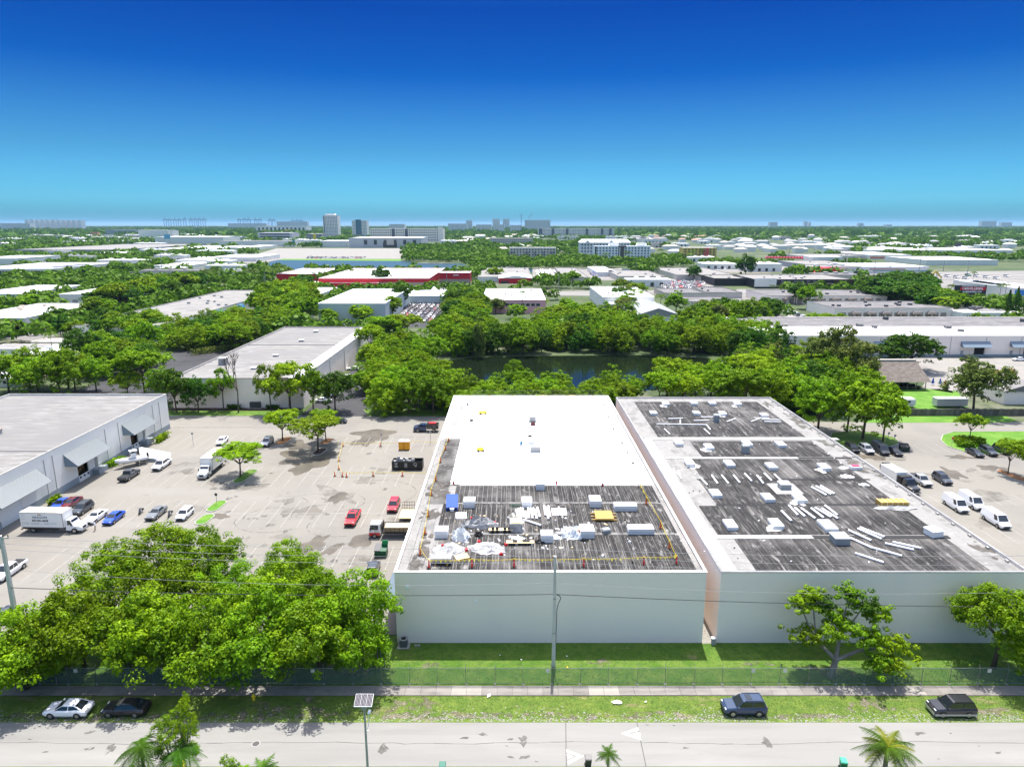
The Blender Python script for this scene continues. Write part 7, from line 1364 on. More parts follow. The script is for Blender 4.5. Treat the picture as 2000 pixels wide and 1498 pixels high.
# blue debris chute with stand
x,y=rp(883,992,DK+.3);t=empty('blue_chute',(x,y,DK),.05,'bright blue debris hopper standing at the left of the near roof','hopper');BLUE=mat('bright_blue',(.01,.12,.55),.45)
add('panel',MB().hexa([(-.9,-.4,.6),(.9,-.4,.6),(.9,.3,.6),(-.9,.3,.6)],[(-.9,1.4,1.9),(.9,1.4,1.9),(.9,1.6,1.9),(-.9,1.6,1.9)]).mesh('panel',[BLUE]),t);add('frame',MB().box(-.85,-.75,-.5,.5,0,.6).box(.75,.85,-.5,.5,0,.6).box(-.7,.7,-.1,.1,0,.3).mesh('frame',[BLUE]),t);add('bucket',MB().cyl((0,-.5,0),(0,-.5,.5),.3,.35,n=10).mesh('bucket',[WHITEP]),t)
x,y=rp(901,1007,DK);t=empty('board',(x,y,DK),.1,'flat white board right of the blue hopper','board');add('sheet',MB().box(-.8,.8,-1.1,1.1,0,.08).mesh('sheet',[WHITEP]),t);add('lower_sheet',MB().box(-.9,.75,-1.2,1.0,-.04,-.002).mesh('lower_sheet',[KERB]),t)
x,y=rp(1092,1000,DK);t=empty('board',(x,y,DK),0,'square white board with a tube on it right of the tube bunch','board');add('sheet',MB().box(-1.1,1.1,-1.3,1.3,0,.08).mesh('sheet',[WHITEP]),t);add('batten',MB().box(-.1,.1,-1.5,1.5,.082,.3).mesh('batten',[WHITEP]),t)
x,y=rp(902,1088,DK);t=empty('pallet',(x,y,DK),.35,'tan board pallet in front of the first white tarp','pallet')
for k in range(5):add('slat',MB().box(-.9,.9,-.65+k*.28,-.42+k*.28,.08,.12).mesh('slat',[MAT_L]),t)
add('runner',MB().box(-.85,-.7,-.65,.7,0,.078).box(.7,.85,-.65,.7,0,.078).mesh('runner',[MAT_L]),t)
x,y=rp(1008,1026,DK+.6);t=empty('wrapped_stack',(x,y,DK),0,'tall white wrapped stack with a tan top in the middle of the near roof','stack');add('wrap',MB().obox(0,0,0,1.9,2.2,1.3,0,0,.95).mesh('wrap',[TARP]),t);add('top_boards',MB().box(-.75,.75,-.9,.9,1.31,1.4).mesh('top_boards',[mat('tan_ply',(.8,.62,.3),.6)]),t)
x,y=rp(978,1035,DK+.3);t=empty('roofing_cart',(x,y,DK),0,'long timber cart with four black wheels','cart');add('deck',MB().box(-1.7,1.7,-.4,.4,.35,.45).mesh('deck',[MAT_L]),t)
for a_ in (-1.1,-.5,.6,1.2):add('wheel',MB().cyl((a_,-.5,.25),(a_,-.38,.25),.25,n=12).mesh('wheel',[BLACKP]),t);add('motor',MB().box(a_-.2,a_+.2,-.2,.3,.45,.75).mesh('motor',[BLACKP]),t)
x,y=rp(1016,1060,DK+.2);t=empty('work_bench',(x,y,DK),0,'low timber work bench with tools right of the second white tarp','bench');add('top',MB().box(-1.9,1.9,-.4,.4,.3,.38).mesh('top',[MAT_L]),t);add('leg',MB().box(-1.8,-1.6,-.4,.4,0,.3).mesh('leg',[MAT_L]),t);add('leg',MB().box(1.6,1.8,-.4,.4,0,.3).mesh('leg',[MAT_L]),t);add('tools',MB().box(-1,-.4,-.2,.2,.38,.55).box(.3,1.3,-.1,.2,.38,.5).mesh('tools',[BLACKP]),t)
x,y=rp(862,1095,DK+.3);t=empty('covered_bench',(x,y,DK),0,'white sheeted crate on timber feet at the front left corner of the near roof','crate');add('cover',MB().obox(0,0,.3,2.7,1.3,.6,0,0,.97).mesh('cover',[TARP]),t);add('foot',MB().box(-.8,-.6,-.8,.8,0,.3).mesh('foot',[YW]),t);add('foot',MB().box(.7,.9,-.8,.8,0,.3).mesh('foot',[YW]),t)
x,y=rp(1000,988,DK);t=empty('hose',(x,y,DK),0,'coil of dark green hose left of the tube bunch','hose');mb=MB();pp=[(.5*math.cos(a*.6)+a*.03,.4*math.sin(a*.6),.04+a*.004) for a in range(34)]
for a_,b_ in zip(pp,pp[1:]):mb.cyl(a_,b_,.04,n=5,caps=False)
add('coil',mb.mesh('coil',[mat('hose_green',(.02,.12,.06),.5)]),t)
x,y=rp(913,823,ZM);t=empty('cable_coil',(x,y,ZM),0,'dark heap of cable and tools on the white membrane','cable');mb=MB();pp=[(-1.6+a*.1,-.6+.35*math.sin(a*.8)+a*.03,.05) for a in range(34)]
for a_,b_ in zip(pp,pp[1:]):mb.cyl(a_,b_,.05,n=5,caps=False)
add('cable',mb.mesh('cable',[CABLE]),t);add('tool_bag',MB().obox(.9,.2,0,.7,.5,.5,.4,0,.7).mesh('tool_bag',[mat('dark_grille',(.08,.08,.08),.6)]),t)
for (u,v,lab) in ((1177,949,'small red bucket at the edge of the new membrane'),(886,945,'small dark red canister at the left corner of the new membrane'),(1087,945,'small dark red canister at the middle of the membrane edge'),(902,798,'small red can at the far left of the white membrane')):
    x,y=rp(u,v,DK);t=empty('bucket',(x,y,ZM),0,lab,'bucket');add('pail',MB().cyl((0,0,0),(0,0,.35),.17,.2,n=10).mesh('pail',[REDP]),t);add('lid',MB().cyl((0,0,.351),(0,0,.38),.21,n=10).mesh('lid',[BLACKP]),t)
mb=MB()
for k in range(110):
    u,v=rt_.uniform(850,1300),rt_.uniform(985,1100)
    if rt_.random()<.5:u,v=rt_.uniform(880,1150),rt_.uniform(1005,1075)
    x,y=G(u,v,DK);x=min(x,23);s_=rt_.uniform(.08,.32);mb.obox(x,y,DK,s_*rt_.uniform(.5,2.2),s_,rt_.uniform(.03,.22),rt_.uniform(0,3),rt_.choice((0,0,0,1,2)),.8)
tag(add('debris',mb.mesh('debris',[WHITEP,MAT_L,BLACKP])),'loose scraps of membrane, timber and rags strewn over the near dark roof','debris',kind='stuff')
mb=MB()
for k in range(50):
    u,v=rt_.uniform(1300,1800),rt_.uniform(800,1100);x,y=G(u,v,DK);s_=rt_.uniform(.06,.2);x=min(x,60);mb.obox(x,y,DK,s_*2,s_,.05,rt_.uniform(0,3),rt_.choice((0,0,1)),.8)
tag(add('debris',mb.mesh('debris',[WHITEP,BLACKP])),'small scraps scattered over the dark roof of the right warehouse','debris',kind='stuff')
# ================================================================ SAFETY STANCHIONS AND PENNANT LINES
conem=MB().cyl((0,0,.05),(0,0,1.05),.17,.06,n=10).mesh('post',[ORANGE]);basem=MB().box(-.24,.24,-.24,.24,0,.06).mesh('base',[BLACKP]);capm=MB().cyl((0,0,1.05),(0,0,1.2),.07,.05,n=8).mesh('flag_clip',[YELP]);thin=MB().cyl((0,0,.05),(0,0,1.15),.045,n=8).mesh('post',[ORANGE])
redm=MB().cyl((0,0,.05),(0,0,1.05),.14,.07,n=10).mesh('post',[mat('stanchion_red',(.75,.03,.02),.5)])
def stan(u,v,z,label,slim=False,red=False,group=None):
    x,y=rp(u,v,z);t=empty('stanchion',(x,y,z),0,label,'stanchion',group);add('post',thin if slim else (redm if red else conem),t);add('base',basem,t,None,None,(1.25,1.25,1));add('flag_clip',capm,t);return (x,y,z+1.1)
def run(pts,z,where,slim=False,red=False):
    out=[]
    for k,(u,v) in enumerate(pts):out.append(stan(u,v,z,'safety stanchion, %s %s' % (ORD[k] if k<len(ORD) else 'last',where),slim,red))
    return out
FLY=mat('pennant_yellow',(.85,.72,.06),.6);FLB=mat('pennant_dark',(.05,.05,.05),.6)
def pennants(pts,label,both=False,sag=.25,sp=.55,sz=.26):
    c=pts[0];t=empty('pennant_line',c,0,label,'pennant line');rope=MB();fl=MB();k=0
    for a,b in zip(pts,pts[1:]):
        a=Vector(a);b=Vector(b);L=(b-a).length;n=max(2,int(L/sp));prev=a
        for i in range(1,n+1):
            q=i/n;p=a.lerp(b,q)-Vector((0,0,sag*4*q*(1-q)));d=(p-prev);rope.cyl(prev-Vector(c),p-Vector(c),.018,n=4,caps=False);m_=(prev+p)/2-Vector(c);d.normalize();s=Vector((-d.y,d.x,0))*rt_.uniform(-.18,.18)
            fl.poly([m_-d*sz*.55,m_+d*sz*.55,m_+Vector((0,0,-sz*1.1))+s],k % 2 if both else 0);k+=1;prev=p
    add('rope',rope.mesh('rope',[YELP]),t);o=add('pennants',fl.mesh('pennants',[FLY,FLB]),t);o['kind']='stuff'
run([(900,784),(897,794),(894,808),(891,817),(888,828),(887,837),(884,845)],ZM,'from the back along the left edge of the new white roof',True)
top=run([(916,781),(954,781),(1000,781),(1060,780),(1119,780),(1160,781)],ZM,'from the left along the back edge of the new white roof',True)
pennants([(top[0][0]-3,top[0][1],top[0][2])]+top+[(top[-1][0]+3.5,top[-1][1],top[-1][2])],'thin pennant line along the back edge of the new white roof',False,.2,.8,.22)
rg=run([(1178,791),(1181,800),(1188,815),(1195,829),(1198,838),(1215,866),(1225,884),(1236,904),(1247,951)],ZM,'from the back along the right edge of the new white roof',True)
lf=run([(876,862),(870,879),(860,903),(851,939),(842,967),(836,1008),(830,1043),(821,1084)],DK,'from the back down the left edge of the near roof')
pennants(lf,'black and yellow pennant line down the left edge of the near roof',True)
fr=run([(838,1109),(922,1107),(1004,1107),(1140,1106),(1257,1103),(1321,1101)],DK,'from the left along the front edge of the near roof',False,True)
pennants([lf[-1]]+fr,'yellow pennant line along the front edge of the near roof',False,.12)
rr_=run([(1307,1071),(1290,1032),(1262,985)],DK,'from the front up the right side of the near roof')
pennants([fr[-1]]+rr_[:2]+[rg[-1]],'dense black and yellow pennant line up the right of the near roof',True,.15,.28,.34)
gl_=run([(670,872),(662,901),(662,917),(654,930),(669,931),(677,932),(729,930),(786,930)],.03,'from the back around the fenced off part of the lot');g2=[stan(743,872,.03,'safety stanchion before the sign post in the back of the lot')]
pennants([gl_[0],gl_[1],gl_[2],gl_[4],gl_[6],gl_[7],(gl_[7][0]+6,gl_[7][1],1.1)],'yellow pennant line in front of the black open top container');pennants([gl_[0],g2[0],(g2[0][0]+9,g2[0][1]+1,1.1),(g2[0][0]+15,g2[0][1]+1,1.1)],'yellow pennant line behind the orange portable toilets')
# ladder frame on the far left corner of the white roof
# ================================================================ LOT FURNITURE
x,y=G(797,915);t=empty('waste_container',(x,y,.03),0,'long black open top waste container full of white scrap','waste container');CK=mat('container_black',(.02,.022,.02),.5);L_,W_,H_=6.6,2.5,2.0;mb=MB();mb.box(-L_/2,L_/2,-W_/2,-W_/2+.08,.15,H_).box(-L_/2,L_/2,W_/2-.08,W_/2,.15,H_).box(-L_/2,-L_/2+.08,-W_/2+.08,W_/2-.08,.15,H_).box(L_/2-.08,L_/2,-W_/2+.08,W_/2-.08,.15,H_).box(-L_/2+.08,L_/2-.08,-W_/2+.08,W_/2-.08,.15,.3)
add('hull',mb.mesh('hull',[CK]),t);mb=MB()
for k in range(9):xx=-L_/2+.2+k*.76;mb.box(xx,xx+.1,-W_/2-.06,-W_/2-.001,.15,H_-.1)
mb.box(-L_/2-.05,L_/2+.05,-W_/2-.08,-W_/2-.002,H_-.09,H_+.02);add('ribs',mb.mesh('ribs',[CK]),t)
LG=mat('container_lettering',(.55,.56,.55),.6)
mb=MB();
for k,(w_,z_) in enumerate(((.75,1.62),(.62,1.42),(.4,1.24),(.85,.95),(.7,.78))):mb.box(-2.35-w_/2,-2.35+w_/2,-.006,0,z_,z_+.12)
for k in range(6):mb.box(-.25-.3,-.25+.3,-.006,0,.72+k*.17,.82+k*.17)
add('lettering',mb.mesh('lettering',[LG]),t,(0,-W_/2-.062,0));mb=MB()
pp=[(1.75+.36*math.cos(a),1.3+.46*math.sin(a)) for a in [math.radians(d) for d in range(-60,215,25)]]
for a_,b_ in zip(pp,pp[1:]):mb.cyl((a_[0],0,a_[1]),(b_[0],0,b_[1]),.06,n=5)
mb.cyl((1.7,0,1.3),(1.85,0,.85),.09,n=6).cyl((1.6,0,1.35),(1.95,0,1.15),.07,n=6);add('emblem',mb.mesh('emblem',[LG]),t,(0,-W_/2-.05,0))
mb=MB();rs5=random.Random(5)
for k in range(26):mb.obox(rs5.uniform(-2.9,1.2),rs5.uniform(-.9,.9),rs5.uniform(1.2,1.9),rs5.uniform(.3,.9),rs5.uniform(.3,.8),rs5.uniform(.15,.5),rs5.uniform(0,3),0,rs5.uniform(.4,1))
mb.obox(-2.0,.1,1.8,.9,.8,.9,.4,0,.5);o=add('scrap',mb.mesh('scrap',[TARP]),t);o['kind']='stuff'
OT=mat('toilet_orange',(.80,.36,.02),.5)
for k,dx in enumerate((-.66,.66)):
    x,y=G(790,878);t=empty('portable_toilet',(x+dx,y,.03),0,'orange portable toilet with a white roof, %s of the pair' % ('left' if k==0 else 'right'),'portable toilet');add('cabin',MB().box(-.6,.6,-.6,.6,.1,2.1).mesh('cabin',[OT]),t);add('door',MB().box(-.42,.42,-.65,-.602,.18,1.95).mesh('door',[OT]),t);add('roof',MB().obox(0,0,2.1,1.26,1.26,.22,0,0,.7).mesh('roof',[WHITEP]),t);add('skid',MB().box(-.62,.62,-.62,.62,0,.1).mesh('skid',[BLACKP]),t)
    add('vent',MB().box(-.3,-.2,-.67,-.655,1.5,1.6).box(.2,.3,-.67,-.655,1.5,1.6).mesh('vent',[BLACKP]),t)
def dumpster(u,v,m,label,rot=0,lid=BLACKP,lid2=None):
    x,y=G(u,v);t=empty('dumpster',(x,y,.03),rot,label,'dumpster');mb=MB();mb.hexa([(-.95,-.75,.15),(.95,-.75,.15),(.95,.75,.15),(-.95,.75,.15)],[(-.95,-.85,1.2),(.95,-.85,1.2),(.95,.85,1.65),(-.95,.85,1.65)]);mb.box(-1.05,1.05,-.9,-.76,.55,.68);add('bin',mb.mesh('bin',[m]),t)
    add('lid',MB().hexa([(-.98,-.88,1.22),(-.01,-.88,1.22),(-.01,.88,1.68),(-.98,.88,1.68)],[(-.98,-.88,1.27),(-.01,-.88,1.27),(-.01,.88,1.73),(-.98,.88,1.73)]).mesh('lid',[lid]),t);l2=MB().hexa([(.01,.5,1.6),(.98,.5,1.6),(.98,.88,1.68),(.01,.88,1.68)],[(.2,.3,2.5),(1.17,.3,2.5),(1.17,.38,2.5),(.2,.38,2.5)]) if lid2 else MB().hexa([(.01,-.88,1.22),(.98,-.88,1.22),(.98,.88,1.68),(.01,.88,1.68)],[(.01,-.88,1.27),(.98,-.88,1.27),(.98,.88,1.73),(.01,.88,1.73)])
    add('lid',l2.mesh('lid',[lid2 or lid]),t)
    for sx_ in (-.7,.7):add('caster',MB().cyl((sx_,-.6,.08),(sx_+.06,-.6,.08),.08,n=8).mesh('caster',[BLACKP]),t)
dumpster(745,1085,mat('dumpster_green',(.01,.12,.05),.5),'dark green dumpster with one bright green lid raised, beside the stake truck',0,mat('dumpster_lid',(.10,.10,.11),.5),mat('bright_green_lid',(.02,.42,.15),.5));dumpster(1765,881,mat('dumpster_dark',(.02,.05,.04),.5),'dark green dumpster at the end of the row under the big round tree',-.2)
def post_sign(u,v,h,label,m=METALG,board=None,z0=.03):
    x,y=G(u,v);t=empty('sign_post',(x,y,z0),0,label,'sign');add('post',MB().cyl((0,0,0),(0,0,h),.05,n=6).mesh('post',[METALG]),t);add('board',MB().box(-.25,.25,-.06,-.03,h-.55,h).mesh('board',[board or m]),t)
post_sign(424,985,2.2,'small dark sign on the bright grass island',board=WIN,z0=.12);post_sign(378,871,3.4,'thin sign post before the left warehouse');post_sign(746,873,3.4,'thin sign post near the orange toilets');post_sign(841,868,3.4,'thin sign post right of the orange toilets');post_sign(1858,873,2.4,'do not enter sign with a red face on the right island',board=mat('sign_red',(.7,.05,.06),.5),z0=.1);post_sign(1734,862,2.3,'left one of two thin sign posts on the island under the big tree',z0=.1);post_sign(1746,867,2.3,'right one of two thin sign posts on the island under the big tree',z0=.1)
post_sign(641,803,1.8,'thin sign post on the lawn corner by the asphalt lane')
# ground air conditioner at the corner
x,y=G(789,1262);t=empty('air_conditioner',(x,y,.03),0,'grey round topped air conditioner at the corner of the near warehouse','air conditioner');add('pad',MB().box(-.75,.75,-.65,.65,0,.12).mesh('pad',[KERB]),t);add('cabinet',MB().box(-.45,.45,-.45,.45,.12,1.05).mesh('cabinet',[mat('ac_grille',(.14,.16,.16),.6)]),t);add('top',MB().cyl((0,0,1.05),(0,0,1.12),.5,n=16).mesh('top',[METALG]),t);add('fan_grille',MB().cyl((0,0,1.121),(0,0,1.14),.34,n=14).mesh('fan_grille',[BLACKP]),t)
for k,dx in enumerate((1.35,1.75)):add('concrete_block',MB().box(0,.3,0,.2,0,.2).mesh('concrete_block',[KERB]),t,(dx,-.1,0))
# fire hydrant
x,y=G(496,1367);t=empty('fire_hydrant',(x,y,.03),0,'yellow fire hydrant on the grass verge','fire hydrant');add('barrel',MB().cyl((0,0,0),(0,0,.62),.13,.12,n=12).cyl((0,0,.62),(0,0,.78),.15,.05,n=12).cyl((0,0,.1),(0,0,.14),.18,n=12).mesh('barrel',[YELP]),t);add('outlet',MB().cyl((-.24,0,.48),(.24,0,.48),.07,n=8).cyl((0,-.22,.44),(0,0,.44),.09,n=8).mesh('outlet',[YELP]),t)
def wheelie(u,v,z,m,lm_,label,rot=0):
    x,y=G(u,v,z);t=empty('wheelie_bin',(x,y,.02),rot,label,'bin');s=z/1.08;add('tub',MB().hexa([(-.24,-.27,.05),(.24,-.27,.05),(.24,.27,.05),(-.24,.27,.05)],[(-.31,-.36,1.0*s),(.31,-.36,1.0*s),(.31,.36,1.0*s),(-.31,.36,1.0*s)]).mesh('tub',[m]),t);add('lid',MB().hexa([(-.33,-.39,1.0*s+.002),(.33,-.39,1.0*s+.002),(.33,.39,1.0*s+.002),(-.33,.39,1.0*s+.002)],[(-.29,-.32,1.09*s),(.29,-.32,1.09*s),(.29,.34,1.13*s),(-.29,.34,1.13*s)]).mesh('lid',[lm_]),t);add('handle',MB().cyl((-.25,.42,.98*s),(.25,.42,.98*s),.025,n=6).mesh('handle',[BLACKP]),t)
    for sg in (-1,1):add('wheel',MB().cyl((sg*.25,.3,.12),(sg*.33,.3,.12),.12,n=10).mesh('wheel',[BLACKP]),t)
wheelie(1149,1478,1.15,mat('bin_dark',(.06,.06,.06),.5),mat('bin_lid_grey',(.20,.19,.18),.5),'dark wheelie bin with a grey brown lid at the road edge');wheelie(1648,1484,1.1,mat('bin_green',(.02,.22,.13),.5),mat('bin_lid_green',(.05,.50,.30),.5),'green wheelie bin left of the coconut palm',-.2);wheelie(864,1492,1.1,mat('bin_green_dark',(.01,.14,.09),.5),mat('bin_lid_green_dark',(.02,.18,.12),.5),'dark green wheelie bin cut by the bottom edge');wheelie(354,1491,1.1,YELP,YELP,'yellow lidded bin beside the arching palms',.2)
# litter
for k,(u,v,s) in enumerate(((1205,1373,.55),(1261,1372,.15),(1107,1283,.13),(1108,1305,.16),(1018,1290,.1),(977,1281,.1),(955,1360,.3))):
    x,y=G(u,v);t=empty('litter',(x,y,.045),k*.7,['scrap of pale board lying in the verge','small white cup in the verge right of the pale board','white scrap in the shaded grass right of the utility pole','yellow scrap by the fence right of the utility pole','white scrap in the shade left of the utility pole','tiny white scrap in the lawn before the near warehouse','pale twigs lying at the edge of the sidewalk'][k],'litter');add('scrap',MB().poly(blob(0,0,s,s*.6,.12,0,60+k,9)).poly(blob(.1*s,0,s*.6,s*.5,.16,0,70+k,8)).mesh('scrap',[YELP if k==3 else WHITEP]),t)
# ================================================================ CHAIN LINK FENCE WITH WINDSCREEN
fm=bpy.data.materials.new('fence_windscreen');fm.use_nodes=True;t_=fm.node_tree;t_.nodes.clear();o_=nd(t_,'ShaderNodeOutputMaterial');a_=nd(t_,'ShaderNodeBsdfTransparent');b_=nd(t_,'ShaderNodeBsdfDiffuse');b_.inputs[0].default_value=(.16,.22,.18,1);c_=nd(t_,'ShaderNodeMixShader');c_.inputs[0].default_value=.26;t_.links.new(a_.outputs[0],c_.inputs[1]);t_.links.new(b_.outputs[0],c_.inputs[2]);t_.links.new(c_.outputs[0],o_.inputs[0])
FY=69.35;fe=empty('chain_link_fence',(0,FY,0),0,'long chain link fence with grey green screen along the sidewalk','fence');FH=2.15;fp=MB().cyl((0,0,0),(0,0,FH+.05),.04,n=6).cyl((0,0,FH),(0,.25,FH+.42),.025,n=5).mesh('post',[METAL]);fpan=MB().box(-1.60,1.60,-.008,.008,.1,FH-.06).mesh('screen_panel',[fm])
n_=42
for k in range(n_):
    x=-68+k*3.3;add('post',fp,fe,(x,0,0),(rt_.uniform(-.03,.03),rt_.uniform(-.03,.03),0));add('screen_panel',fpan,fe,(x+1.65,rt_.uniform(-.04,.04),0))
    add('top_rail',MB().cyl((0,0,FH+rt_.uniform(-.03,.03)),(3.3,0,FH+rt_.uniform(-.03,.03)),.028,n=5).mesh('top_rail',[METAL]),fe,(x,0,0));add('bottom_rail',MB().cyl((0,0,.08+rt_.uniform(0,.06)),(3.3,0,.1),.022,n=5).mesh('bottom_rail',[METAL]),fe,(x,0,0));add('footing',MB().cyl((0,0,-.01),(0,0,.07),.16,n=8).mesh('footing',[KERB]),fe,(x,0,0))
for u,v in ((148,1309),(319,1309),(611,1309),(1070,1310),(1471,1312),(1533,1312),(1932,1314)):add('notice',MB().box(-.22,.22,-.06,-.03,-.25,.2).mesh('notice',[mat('notice_cream',(.70,.66,.58),.6)]),fe,(XAT(u,FY,1.8),0,1.85))
# ================================================================ POLES, LAMP, WIRES
x,y=G(1081,1300);PXc=(x,y);pole=empty('utility_pole',(x,y,0),0,'square concrete utility pole before the near warehouse wall','utility pole');PH=ZAT(1086,y)
add('shaft',MB().hexa([(-.23,-.23,0),(.23,-.23,0),(.23,.23,0),(-.23,.23,0)],[(-.13,-.13,PH),(.13,-.13,PH),(.13,.13,PH),(-.13,.13,PH)]).mesh('shaft',[POLEC]),pole);add('clamp',MB().box(-.2,.2,-.22,.22,4.5,4.6).box(-.18,.18,-.2,.2,9,9.12).mesh('clamp',[METAL]),pole)
zc=ZAT(1161,y);mb=MB();pp=[(.22,0,zc),(.55,0,zc-.1),(.75,0,zc-.45),(.45,0,zc-1.2),(.3,0,zc-2.0),(.24,-.05,zc-5),(.24,-.05,1)]
for a_,b_ in zip(pp,pp[1:]):mb.cyl(a_,b_,.045,n=5)
add('riser_cable',mb.mesh('riser_cable',[CABLE]),pole)
lx,ly=XAT(30,y,7),y;LP_=empty('utility_pole',(lx,ly,0),0,'concrete utility pole with a transformer at the left edge','utility pole');LPH=ZAT(1046,ly);add('shaft',MB().hexa([(-.26,-.26,0),(.26,-.26,0),(.26,.26,0),(-.26,.26,0)],[(-.15,-.15,LPH),(.15,-.15,LPH),(.15,.15,LPH),(-.15,.15,LPH)]).mesh('shaft',[POLEC]),LP_)
add('transformer',MB().cyl((-.55,0,LPH-1.6),(-.55,0,LPH-.5),.3,n=12).cyl((-.55,0,LPH-.5),(-.55,0,LPH-.35),.32,.15,n=12).mesh('transformer',[METALG]),LP_);add('cross_arm',MB().box(-1.2,.9,-.08,.08,LPH-.35,LPH-.2).mesh('cross_arm',[POLEC]),LP_);mb=MB()
for q in (-1.1,-.6,.2,.8):mb.cyl((q,0,LPH-.2),(q,0,LPH+.1),.06,n=6)
add('insulator',mb.mesh('insulator',[BLACKP]),LP_)
def wire(a,b,sag,r,m,label):
    a=Vector(a);b=Vector(b);n=40;mb=MB();prev=a;o_=a
    for i in range(1,n+1):
        q=i/n;p=a.lerp(b,q)-Vector((0,0,sag*4*q*(1-q)));mb.cyl(prev-o_,p-o_,r,n=4,caps=False);prev=p
    t=empty('overhead_wire',o_,0,label,'wire');add('strand',mb.mesh('strand',[m]),t)
RXE=70.0
for k,(zl,zp,zr_,sg,r_,m_,lab) in enumerate(((LPH-.1,PH+.9,PH+.2,.5,.022,WIRE,'topmost thin grey wire'),(LPH-.9,PH+.1,PH-.8,.7,.02,WIRE,'second thin grey wire from the top'),(LPH-1.6,PH-.7,PH-1.5,.8,.02,WIRE,'third thin grey wire from the top'),(LPH-4.2,PH-3.4,PH-4.2,1.0,.018,WIRE,'faint pale wire above the thick cable'),(zc+1.0,zc+.05,zc-1.6,.5,.045,CABLE,'thick dark telephone cable'))):
    wire((lx,ly-.15,zl),(x,y,zp),sg,r_,m_,lab+' from the left pole to the middle pole');wire((x,y,zp),(RXE,y,zr_),sg,r_,m_,lab+' running right from the middle pole')
# solar street lamp
ly2=54.6;lx2=XAT(709,ly2,9.0);lp=empty('solar_street_lamp',(lx2+.1,ly2,0),0,'grey street lamp pole with a solar panel on top at the bottom of the picture','street lamp');add('pole',MB().cyl((.0,0,0),(0,0,9.1),.13,.09,n=10).mesh('pole',[METALG]),lp)
sp_=add('solar_panel',MB().hexa([(-.82,-.55,9.1),(.82,-.55,9.1),(.82,.55,9.6),(-.82,.55,9.6)],[(-.82,-.55,9.16),(.82,-.55,9.16),(.82,.55,9.66),(-.82,.55,9.66)]).mesh('solar_panel',[WHITEP]),lp)
cell=mat('solar_cell',(.035,.03,.05),.2,spec=.7);mb=MB()
for k in range(3):
    for j in range(4):
        x0_=-.79+k*.535+j*.13;mb.hexa([(x0_,-.52,9.178),(x0_+.115,-.52,9.178),(x0_+.115,.52,9.652),(x0_,.52,9.652)],[(x0_,-.52,9.188),(x0_+.115,-.52,9.188),(x0_+.115,.52,9.662),(x0_,.52,9.662)])
add('cells',mb.mesh('cells',[cell]),sp_);add('battery_box',MB().box(-.25,.2,-.2,.2,8.45,8.95).mesh('battery_box',[METALG]),lp);mb=MB();pp=[(.1,0,6.2),(.28,0,6.6),(.35,-.1,7.4),(.45,-.2,8.1),(.5,-.3,8.45)]
for a_,b_ in zip(pp,pp[1:]):mb.cyl(a_,b_,.035,n=6)
mb.box(.08,.3,-.04,.04,6.1,6.16);add('lamp_arm',mb.mesh('lamp_arm',[WHITEP]),lp);add('lamp_head',MB().obox(.52,-.35,8.42,.28,.5,.14,0,0,.7).mesh('lamp_head',[WHITEP]),lp)
# far steel poles
for k,(u,v0,v1) in enumerate([(4,492,452),(29,480,452),(54,480,452),(114,478,455),(136,478,450),(156,478,452),(179,477,452),(213,482,450),(233,482,452),(252,482,450),(336,470,448),(382,470,448),(433,466,446),(240,530,505),(318,540,492),(335,515,492),(519,564,530),(461,568,545),(677,562,530),(780,566,532),(873,568,530),(1091,570,535),(1242,535,512),(1540,505,484),(1589,505,484),(1652,528,488),(1706,545,492),(1791,560,488),(1885,560,492),(1842,530,505),(1547,560,530),(1753,548,522),(517,563,538),(1405,488,468),(1500,480,466)]):
    x,y=G(u,v1+(v0-v1) if False else v0);h=ZAT(v1,y);w_=max(.25,.9*y/1400);t=empty('power_pole',(x,y,0),0,'tall pale power pole, %s' % where(u,v1,0,2000,440,540),'pole','tall pale poles in the distance');add('shaft',MB().cyl((0,0,0),(0,0,h),w_*.8,w_*.45,n=6).mesh('shaft',[mat('pale_pole',(.48,.48,.46),.7)]),t)
# ================================================================ THATCHED HUT, PLANK FENCE, CAMPERS, SHEDS (right)
hx0,hx1=G(1716,762)[0],G(1812,762)[0];hy0=G(1760,762)[1];hut=empty('thatched_hut',((hx0+hx1)/2,hy0,0),0,'open sided hut with a grey brown thatched roof beyond the lawn','hut');w=(hx1-hx0)/2;TH=mat('thatch',(.33,.28,.24),.95,[((.22,.18,.15),(.6,.6,3),.42,.6),((.44,.39,.34),(2,2,6),.55,.7)],bump=.7,bscale=2)
mb=MB();dz=13.0;rz=3.1+5.4;mb.hexa([(-w,-1,2.9),(w,-1,2.9),(w,dz,2.9),(-w,dz,2.9)],[(-w*.93,dz*.46,rz),(w*.78,dz*.46,rz),(w*.78,dz*.54,rz),(-w*.93,dz*.54,rz)]);add('roof',mb.mesh('roof',[TH]),hut);mb=MB()
for k in range(20):
    q=k/20;z_=2.9+(rz-2.9)*q;y_=-1+(dz*.46+1)*q;xa_=-w+w*.07*q;xb_=w-w*.22*q;mb.hexa([(xa_-.1,y_-.12,z_-.02),(xb_+.1,y_-.12,z_-.02),(xb_+.1,y_+.3,z_+.24),(xa_-.1,y_+.3,z_+.24)],[(xa_-.1,y_-.1,z_+.04),(xb_+.1,y_-.1,z_+.04),(xb_+.1,y_+.3,z_+.28),(xa_-.1,y_+.3,z_+.28)])
add('thatch_course',mb.mesh('thatch_course',[TH]),hut);add('ridge_cap',MB().box(-w*.94,w*.79,dz*.44,dz*.56,rz,rz+.35).mesh('ridge_cap',[mat('ridge_pale',(.50,.47,.43),.9)]),hut)
for k in range(6):add('post',MB().cyl((0,0,0),(0,0,3.0),.14,n=6).mesh('post',[WOODF]),hut,(-w*.92+k*w*.365,.3,0))
